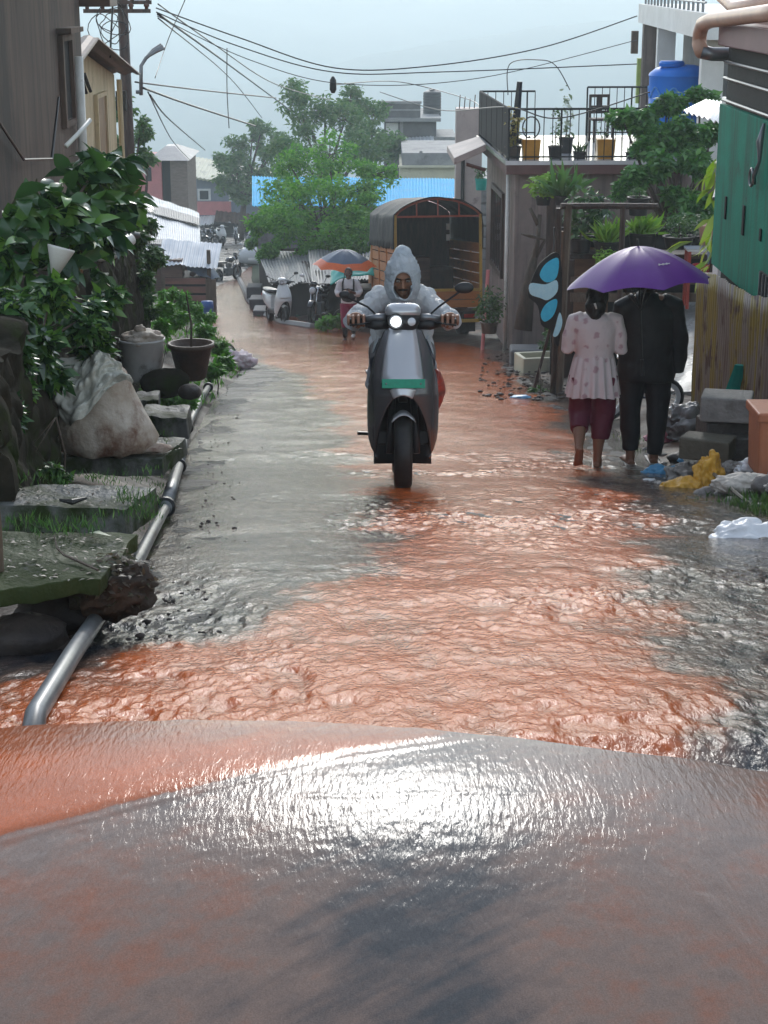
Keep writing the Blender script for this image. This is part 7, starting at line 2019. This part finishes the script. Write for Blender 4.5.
# the raincoat
m_coat = bpy.data.materials.new('raincoat_plastic'); m_coat.use_nodes = True
nt = m_coat.node_tree; N, L_ = nt.nodes, nt.links; b = N['Principled BSDF']
tc = N.new('ShaderNodeTexCoord'); n1 = N.new('ShaderNodeTexNoise'); n1.inputs['Scale'].default_value = 9; n1.inputs['Detail'].default_value = 6; n1.inputs['Distortion'].default_value = 1.0
L_.new(tc.outputs['Object'], n1.inputs[0])
rp = N.new('ShaderNodeValToRGB'); e = rp.color_ramp.elements; e[0].position = .3; e[0].color = (.74, .80, .84, 1); e[1].position = .7; e[1].color = (.94, .96, .97, 1)
L_.new(n1.outputs['Fac'], rp.inputs[0]); L_.new(rp.outputs[0], b.inputs['Base Color'])
b.inputs['Roughness'].default_value = .22; b.inputs['Specular IOR Level'].default_value = .6
bp = N.new('ShaderNodeBump'); bp.inputs['Strength'].default_value = 1.0; bp.inputs['Distance'].default_value = .035; n2 = N.new('ShaderNodeTexNoise'); n2.inputs['Scale'].default_value = 15; n2.inputs['Detail'].default_value = 4; n2.inputs['Distortion'].default_value = 2.5
L_.new(tc.outputs['Object'], n2.inputs[0]); L_.new(n2.outputs['Fac'], bp.inputs['Height']); L_.new(bp.outputs[0], b.inputs['Normal'])
tl = N.new('ShaderNodeBsdfTranslucent'); tl.inputs['Color'].default_value = (.68, .76, .82, 1); tb = N.new('ShaderNodeBsdfTransparent'); tb.inputs['Color'].default_value = (.9, .93, .95, 1)
m1 = N.new('ShaderNodeMixShader'); m1.inputs[0].default_value = .48; L_.new(b.outputs[0], m1.inputs[1]); L_.new(tl.outputs[0], m1.inputs[2])
m2 = N.new('ShaderNodeMixShader'); m2.inputs[0].default_value = .20; L_.new(m1.outputs[0], m2.inputs[1]); L_.new(tb.outputs[0], m2.inputs[2]); L_.new(m2.outputs[0], N['Material Output'].inputs[0])
q = MB()
q.tube([(0, .84, .70), (0, .83, .80), (0, .80, .95), (0, .70, 1.12), (0, .64, 1.22), (0, .61, 1.27)], [.235, .225, .205, .205, .165, .10], 24, flat=.70)
for s in (-1, 1):
    q.tube([(s * .05, .62, 1.225), (s * .15, .60, 1.205), (s * .225, .53, 1.135), (s * .285, .45, 1.085), (s * .318, .39, 1.06), (s * .300, .31, 1.068), (s * .296, .235, 1.085)], [.085, .078, .074, .070, .063, .055, .047], 16)
coat = q.build('raincoat', m_coat, rid, remesh=.011, relax=6, disp=(.010, 8))
# crumple it a little more with sharp folds
me = coat.data
for v in me.vertices:
    p_ = v.co; k_ = abs(noise.noise(Vector((p_.x * 13, p_.y * 13, p_.z * 9)))) - .2
    v.co += v.normal * (.030 * k_ + .012 * noise.noise(Vector((p_.x * 21 + 3, p_.y * 21, p_.z * 14))))
for s in (-1, 1):
    # skirt flaps spreading beside the seat
    MB().sheet(lambda u, v, s=s: Vector((s * (.15 + .075 * v + .02 * math.sin(u * 9 + v * 3)), .42 + .55 * u, .96 - .30 * v - .05 * u + .02 * math.sin(u * 14))), 22, 12, thick=.004).build('raincoat_flap', m_coat, coat, smooth=True)
f_ = Vector((0.03, -.86, -.42)).normalized(); r_ = f_.cross(Vector((0, 0, 1))).normalized(); u_ = r_.cross(f_).normalized()
def hood(u, v):
    ph = R(33 + 139 * v); a = 2 * PI * u
    d = f_ * math.cos(ph) + (r_ * math.cos(a) + u_ * math.sin(a) * 1.0) * math.sin(ph)
    upz = max(0, d.z); rr_ = .128 + .062 * max(0, Vector((d.x, (d.y + .05), d.z)).normalized().z) ** 9 + (.03 if v < .12 else 0) * 0
    low = max(0, -d.z - .2)
    rr_ += .06 * low
    w = .010 * noise.noise(Vector((d.x * 7, d.y * 7, d.z * 7))) + .012 * abs(noise.noise(Vector((d.x * 11 + 4, d.y * 11, d.z * 6))))
    q_ = d * (rr_ + w)
    return hc + Vector((q_.x * .86, q_.y + .012, q_.z * (1.0 if q_.z > 0 else 1.12)))
MB().sheet(hood, 60, 34, thick=.004).build('raincoat_hood', m_coat, coat, smooth=True)
rimp = [hood(k / 40, 0.0) for k in range(40)]
MB().tube(rimp, .008, 6, closed=True).build('hood_rim', m_coat, coat, smooth=True)
MB().tube([(0.0, .565, 1.245), (0, .535, 1.17), (0, .575, 1.05), (0, .63, .94)], .006, 5).build('zip', m_white, coat)

# ---------------------------------------------------------------- the two walkers under the purple umbrella
def torso_ring(z, rx, ry, y=0, n=40, rip=0, amp=0, x=0):
    return [Vector((x + math.cos(2 * PI * k / n) * (rx + amp * math.sin(rip * 2 * PI * k / n + z * 9)), y + math.sin(2 * PI * k / n) * (ry + amp * math.sin(rip * 2 * PI * k / n + z * 9)), z)) for k in range(n)]
m_blouse = mat('patterned_blouse', (.62, .53, .52), (.55, .46, .45), rough=.6, scale=4, bump=.2)
nt = m_blouse.node_tree; N, L_ = nt.nodes, nt.links; b = N['Principled BSDF']
src = b.inputs['Base Color'].links[0].from_socket
tc = N.new('ShaderNodeTexCoord'); mp = N.new('ShaderNodeMapping'); mp.inputs['Scale'].default_value = (11.5, .3, 10.0); mp.inputs['Location'].default_value = (0, .5, 0); L_.new(tc.outputs['Object'], mp.inputs[0])
vo = N.new('ShaderNodeTexVoronoi'); vo.inputs['Scale'].default_value = 1.0; vo.inputs['Randomness'].default_value = .35; L_.new(mp.outputs[0], vo.inputs[0])
nz = N.new('ShaderNodeTexNoise'); nz.inputs['Scale'].default_value = 34; L_.new(tc.outputs['Object'], nz.inputs[0])
ad = N.new('ShaderNodeMath'); ad.operation = 'MULTIPLY_ADD'; L_.new(nz.outputs['Fac'], ad.inputs[0]); ad.inputs[1].default_value = .34; L_.new(vo.outputs['Distance'], ad.inputs[2])
mr = N.new('ShaderNodeMapRange'); mr.inputs[1].default_value = .40; mr.inputs[2].default_value = .50; mr.inputs[3].default_value = .62; mr.inputs[4].default_value = 0; L_.new(ad.outputs[0], mr.inputs[0])
mx = N.new('ShaderNodeMix'); mx.data_type = 'RGBA'; L_.new(mr.outputs[0], mx.inputs[0]); L_.new(src, mx.inputs[6]); mx.inputs[7].default_value = (.30, .115, .145, 1); L_.new(mx.outputs[2], b.inputs['Base Color'])
m_maroon = mat('maroon_trousers', (.135, .022, .045), (.095, .016, .032), rough=.6, scale=6, bump=.3, bscale=18)

pA = gp(590, 469.5); pA.z = roadz(np.array([[pA.x]]), np.array([[pA.y]]))[0, 0] + .015
A = thing('person', 'woman in patterned white peplum blouse and maroon trousers seen from behind', 'person', pA, R(-4), 'walkers under the purple umbrella')
mb = MB()
A.scale = (.94, .94, .92)
hA = Vector((.015, .05, 1.375))
Ma = head(mb, hA, (.35, 1, -.12), (0, 0, 1), .98)
mb.tube([(.005, .03, 1.32), (0, .0, 1.20)], [.05, .06], 12)
mb.tube([(0, 0, .70), (0, 0, .80), (0, .0, .95), (0, .0, 1.12), (0, .0, 1.21)], [.155, .165, .13, .14, .09], 20, flat=.68)
for s in (-1, 1):
    mb.tube([(s * .06, 0, 1.205), (s * .15, 0, 1.185), (s * .20, .0, 1.08), (s * .21, .01, .97), (s * .185, .14, .99), (s * .14, .25, 1.06)], [.05, .044, .040, .036, .033, .025], 12)
    grip_hand(mb, (s * .14, .25, 1.06), (s * .13, .31, 1.10), (s * .2, 0, 1), (-s, .3, 0), .9)
# standing right leg, lifted left heel
mb.tube([(.08, 0, .78), (.085, .02, .45), (.075, .01, .40), (.06, -.03, .24), (.052, -.04, .09)], [.09, .06, .056, .05, .033], 12)
mb.tube([(-.08, 0, .78), (-.085, .05, .46), (-.09, .03, .42), (-.10, -.12, .31), (-.105, -.24, .225)], [.09, .06, .056, .05, .033], 12)
foot(mb, (.052, -.04, .085), (.1, 1, 0), 1.0)
foot(mb, (-.105, -.24, .225), (-.05, .52, -.85), 1.0)
mb.build('body', m_skin, A, remesh=.0075, relax=2)
eyes(A, Ma, .98)
q = MB(); q.blob(tuple(hA + Vector((-.005, -.022, .022))), (.088, .096, .105), .05, 2, 4, 2); q.blob(tuple(hA + Vector((-.02, -.10, -.05))), (.085, .060, .085), .1, 2, 3, 4); q.tube([hA + Vector((-.02, -.095, -.02)), hA + Vector((-.02, -.11, -.12)), hA + Vector((-.015, -.10, -.17))], [.06, .055, .03], 10); hr = q.build('hair', m_hair, A, remesh=.008, disp=(.004, 30))
MB().tube([hA + Vector((-.03, -.162, -.01)), hA + Vector((-.015, -.168, -.055))], [.009, .006], 6).build('hair_clip', m_white, hr, smooth=True)
q = MB()
q.loft([torso_ring(z, rx, ry, y) for z, rx, ry, y in [(.90, .150, .118, 0), (.94, .146, .115, 0), (1.05, .158, .122, 0), (1.15, .172, .122, 0), (1.22, .165, .105, 0), (1.262, .10, .08, .005), (1.272, .07, .065, .01)]])
for s in (-1, 1): q.tube([(s * .10, 0, 1.222), (s * .165, 0, 1.215), (s * .20, .0, 1.09), (s * .212, .01, .965), (s * .20, .09, .955), (s * .18, .16, 1.0)], [.062, .058, .052, .050, .048, .042], 14)
bl = q.build('blouse', m_blouse, A, remesh=.0095, relax=4, disp=(.006, 9))
q = MB(); q.sheet(lambda u, v: Vector((math.cos(2 * PI * u) * (.150 + .055 * v ** .8 + (.004 + .013 * v) * math.sin(2 * PI * u * 15 + .8 * math.sin(v * 3))), math.sin(2 * PI * u) * (.118 + .055 * v ** .8 + (.004 + .013 * v) * math.sin(2 * PI * u * 15)), .925 - .325 * v + .010 * math.sin(2 * PI * u * 3))), 150, 20); q.build('peplum', m_blouse, bl, smooth=True)
q = MB(); q.blob((0, 0, .76), (.17, .125, .11), 0, 1, 3)
q.tube([(.085, 0, .76), (.088, .02, .46), (.082, .005, .38), (.07, -.015, .235)], [.108, .098, .090, .072], 14); q.tube([(-.085, 0, .76), (-.09, .045, .47), (-.094, .015, .41), (-.10, -.085, .325)], [.108, .098, .090, .072], 14)
q.build('trousers', m_maroon, A, remesh=.0095, disp=(.008, 9))
m_sandal = mat('brown_sandal', (.12, .07, .05), (.08, .05, .035), rough=.5)
MB().add([(x + .052, y - .04, z) for x, y, z in [(-.045, -.07, .0), (.045, -.07, .0), (.06, .19, .0), (-.03, .20, .0), (-.045, -.07, .016), (.045, -.07, .016), (.06, .19, .014), (-.03, .20, .014)]], [(3, 2, 1, 0), (4, 5, 6, 7), (0, 1, 5, 4), (1, 2, 6, 5), (2, 3, 7, 6), (3, 0, 4, 7)]).build('sandal', m_sandal, A, bevel=.004)

pB = gp(641, 465); pB.z = roadz(np.array([[pB.x]]), np.array([[pB.y]]))[0, 0] + .015
B = thing('person', 'walker in black jacket and black trousers holding the purple umbrella', 'person', pB, R(3), 'walkers under the purple umbrella')
mb = MB()
hB = Vector((-.0, .06, 1.42))
Mb_ = head(mb, hB, (-.25, 1, -.15), (0, 0, 1), 1.0)
mb.tube([(0, .04, 1.36), (0, .0, 1.24)], [.052, .062], 12)
mb.tube([(0, 0, .74), (0, 0, .86), (0, 0, 1.0), (0, 0, 1.16), (0, 0, 1.27)], [.165, .165, .15, .165, .12], 20, flat=.68)
mb.tube([(.06, 0, 1.26), (.185, 0, 1.24), (.235, -.01, 1.0), (.245, .04, .78), (.24, .07, .74)], [.065, .06, .047, .034, .028], 12)
for i, o_ in enumerate((-.025, -.008, .009, .025)): mb.tube([(.24, .07 + o_, .75), (.242, .085 + o_, .69), (.238, .085 + o_, .64 + .01 * abs(i - 1))], [.012, .011, .008], 7)
mb.tube([(.235, .04, .75), (.225, .10, .71), (.22, .12, .68)], [.014, .012, .009], 7)
mb.tube([(-.06, 0, 1.26), (-.185, 0, 1.23), (-.21, .06, 1.02), (-.15, .2, 1.03), (-.09, .27, 1.12)], [.065, .06, .046, .036, .028], 12)
grip_hand(mb, (-.09, .27, 1.12), (-.075, .31, 1.15), (0, 0, 1), (.9, .5, 0), .95)
mb.tube([(.09, 0, .82), (.115, .02, .46), (.105, -.02, .28), (.09, -.03, .09)], [.095, .062, .054, .035], 12)
mb.tube([(-.09, 0, .82), (-.105, .0, .46), (-.10, -.04, .28), (-.10, -.06, .09)], [.095, .062, .054, .035], 12)
foot(mb, (.09, -.03, .085), (.15, 1, 0), 1.05); foot(mb, (-.10, -.06, .085), (-.1, 1, 0), 1.05)
mb.build('body', m_skin, B, remesh=.0075, relax=2)
eyes(B, Mb_)
q = MB(); q.blob(tuple(hB + Vector((0, -.022, .022))), (.088, .098, .106), .05, 2, 4, 6); q.blob(tuple(hB + Vector((0, -.06, -.05))), (.075, .05, .05), .1, 2, 3, 7); q.build('hair', m_hair, B, remesh=.008, disp=(.004, 30))
m_jack = mat('black_jacket', (.012, .012, .014), (.02, .02, .022), rough=.55, scale=5, bump=.5, bscale=12)
q = MB(); q.loft([torso_ring(z, rx, ry, y) for z, rx, ry, y in [(.66, .225, .155, 0), (.70, .222, .16, 0), (.85, .208, .155, 0), (1.0, .20, .15, 0), (1.15, .205, .145, 0), (1.24, .185, .12, 0), (1.30, .11, .09, .01), (1.335, .075, .07, .02)]])
q.tube([(.10, 0, 1.255), (.19, 0, 1.235), (.245, -.01, 1.0), (.258, .03, .80), (.255, .05, .72)], [.08, .08, .072, .066, .060], 14)
q.tube([(-.10, 0, 1.255), (-.19, 0, 1.225), (-.215, .06, 1.02), (-.16, .18, 1.02), (-.105, .25, 1.10)], [.08, .08, .07, .06, .052], 14)
q.build('jacket', m_jack, B, remesh=.0095, disp=(.010, 7))
q = MB(); q.blob((0, 0, .78), (.185, .13, .12), 0, 1, 3)
q.tube([(.095, 0, .78), (.115, .02, .46), (.108, -.01, .28), (.095, -.025, .075)], [.118, .088, .076, .060], 14); q.tube([(-.095, 0, .78), (-.105, .0, .46), (-.102, -.03, .28), (-.10, -.055, .12)], [.118, .088, .076, .060], 14)
q.build('trousers', mat('black_trousers', (.014, .015, .018), (.022, .023, .026), rough=.6, bump=.4, bscale=14), B, remesh=.0095, disp=(.008, 8))
for x, y in ((.095, -.03), (-.10, -.06)):
    MB().add([(x + a, y + b_, c_) for a, b_, c_ in [(-.045, -.07, .0), (.045, -.07, .0), (.055, .20, .0), (-.04, .20, .0), (-.045, -.07, .018), (.045, -.07, .018), (.055, .20, .016), (-.04, .20, .016)]], [(3, 2, 1, 0), (4, 5, 6, 7), (0, 1, 5, 4), (1, 2, 6, 5), (2, 3, 7, 6), (3, 0, 4, 7)]).build('sandal', mat('grey_sandal', (.32, .30, .28), rough=.5), B, bevel=.004)
m_purple = mat('purple_umbrella_cloth', (.115, .022, .215), (.085, .016, .17), rough=.38, scale=4, spec=.3)
um = umbrella('umbrella', 'wet purple umbrella held over the two walkers', W(638, 246, 12.62), .545, .275, m_purple, tilt=(R(-5), R(-3)), rz=R(10), rod=.55)

q = MB()
for k in range(9):
    a = R(-82) + k * .036
    q.blob(tuple(umbrella.P(a, .62) + Vector((0, -.004, .006))), (.006, .003, .004 + .004 * (k % 3 == 0)), 0, 1, 2)
q.build('printed_mark', m_white, um, smooth=True)

# ---------------------------------------------------------------- walker with navy and orange umbrella
pC = gp(349, 341)
C_ = thing('person', 'walker in white shirt and maroon trousers carrying the orange rimmed umbrella', 'person', pC, R(176))
mb = MB(); hC = Vector((0, .05, 1.48))
Mc = head(mb, hC, (0, 1, -.2), (0, 0, 1), 1.0)
mb.tube([(0, .03, 1.42), (0, 0, 1.30)], [.05, .06], 10)
mb.tube([(0, 0, .78), (0, 0, .9), (0, 0, 1.05), (0, 0, 1.2), (0, 0, 1.31)], [.15, .155, .135, .155, .11], 18, flat=.68)
for s in (-1, 1):
    mb.tube([(s * .06, 0, 1.30), (s * .17, 0, 1.28), (s * .24, .02, 1.10), (s * .20, .16, 1.05), (s * .10, .24, 1.12)], [.06, .055, .044, .036, .026], 10)
    grip_hand(mb, (s * .10, .24, 1.12), (s * .06, .28, 1.15), (0, 0, 1), (-s, .2, 0), .95)
mb.tube([(.08, 0, .84), (.085, .10, .47), (.08, .06, .28), (.08, .04, .09)], [.09, .06, .052, .034], 10)
mb.tube([(-.08, 0, .84), (-.085, -.06, .48), (-.08, -.16, .3), (-.08, -.24, .13)], [.09, .06, .052, .034], 10)
foot(mb, (.08, .04, .085), (0, 1, 0)); foot(mb, (-.08, -.24, .13), (0, .9, -.4))
mb.build('body', m_skind, C_, remesh=.01, relax=2); eyes(C_, Mc)
MB().blob(tuple(hC + Vector((0, -.025, .028))), (.088, .098, .105), .05, 2, 3, 6).build('hair', m_hair, C_, smooth=True)
q = MB(); q.loft([torso_ring(z, rx, ry) for z, rx, ry in [(.84, .175, .13), (.95, .165, .125), (1.1, .17, .125), (1.24, .175, .12), (1.32, .12, .09), (1.37, .07, .065)]])
for s in (-1, 1): q.tube([(s * .1, 0, 1.30), (s * .175, 0, 1.275), (s * .25, .02, 1.09), (s * .215, .14, 1.045), (s * .16, .19, 1.08)], [.075, .075, .07, .062, .055], 12)
q.build('shirt', mat('white_shirt', (.66, .64, .64), (.58, .55, .56), rough=.6, bump=.3), C_, remesh=.012, disp=(.008, 8))
q = MB(); q.blob((0, .10, 1.02), (.17, .09, .16), .08, 2, 3, 2); q.tube([(-.12, .12, 1.1), (-.12, .11, 1.28), (-.11, .0, 1.36)], .025, 6); q.tube([(.12, .12, 1.1), (.12, .11, 1.28), (.11, .0, 1.36)], .025, 6); q.build('backpack', m_jack, C_, remesh=.012)
m_mar2 = mat('bright_maroon_trousers', (.28, .015, .06), (.2, .012, .045), rough=.55, bump=.3)
q = MB(); q.blob((0, 0, .82), (.165, .125, .12), 0, 1, 3); q.tube([(.085, 0, .82), (.088, .095, .48), (.085, .065, .33)], [.11, .085, .075], 12); q.tube([(-.085, 0, .82), (-.09, -.05, .49), (-.085, -.12, .36)], [.11, .085, .075], 12); q.build('trousers', m_mar2, C_, remesh=.012)
q = MB(); q.tube([(.085, .07, .36), (.08, .04, .10)], [.066, .05], 10); q.build('sock', m_jack, C_, smooth=True); q = MB(); q.tube([(-.085, -.115, .38), (-.08, -.235, .14)], [.066, .05], 10); q.build('sock', m_jack, C_, smooth=True)
for x, y, z in ((.08, .08, .035), (-.08, -.20, .075)): MB().blob((x, y, z), (.05, .13, .04), .05, 1, 3).build('shoe', m_white if x < 0 else m_jack, C_, smooth=True)
m_or = mat('orange_umbrella_rim', (.70, .14, .03), (.6, .11, .025), rough=.35)
umbrella('umbrella', 'navy umbrella with bright orange rim carried by the far walker', W(345, 249.5, 38.3), .71, .36, m_navy, m_or, band=.26, tilt=(R(4), R(2)), rod=.5)
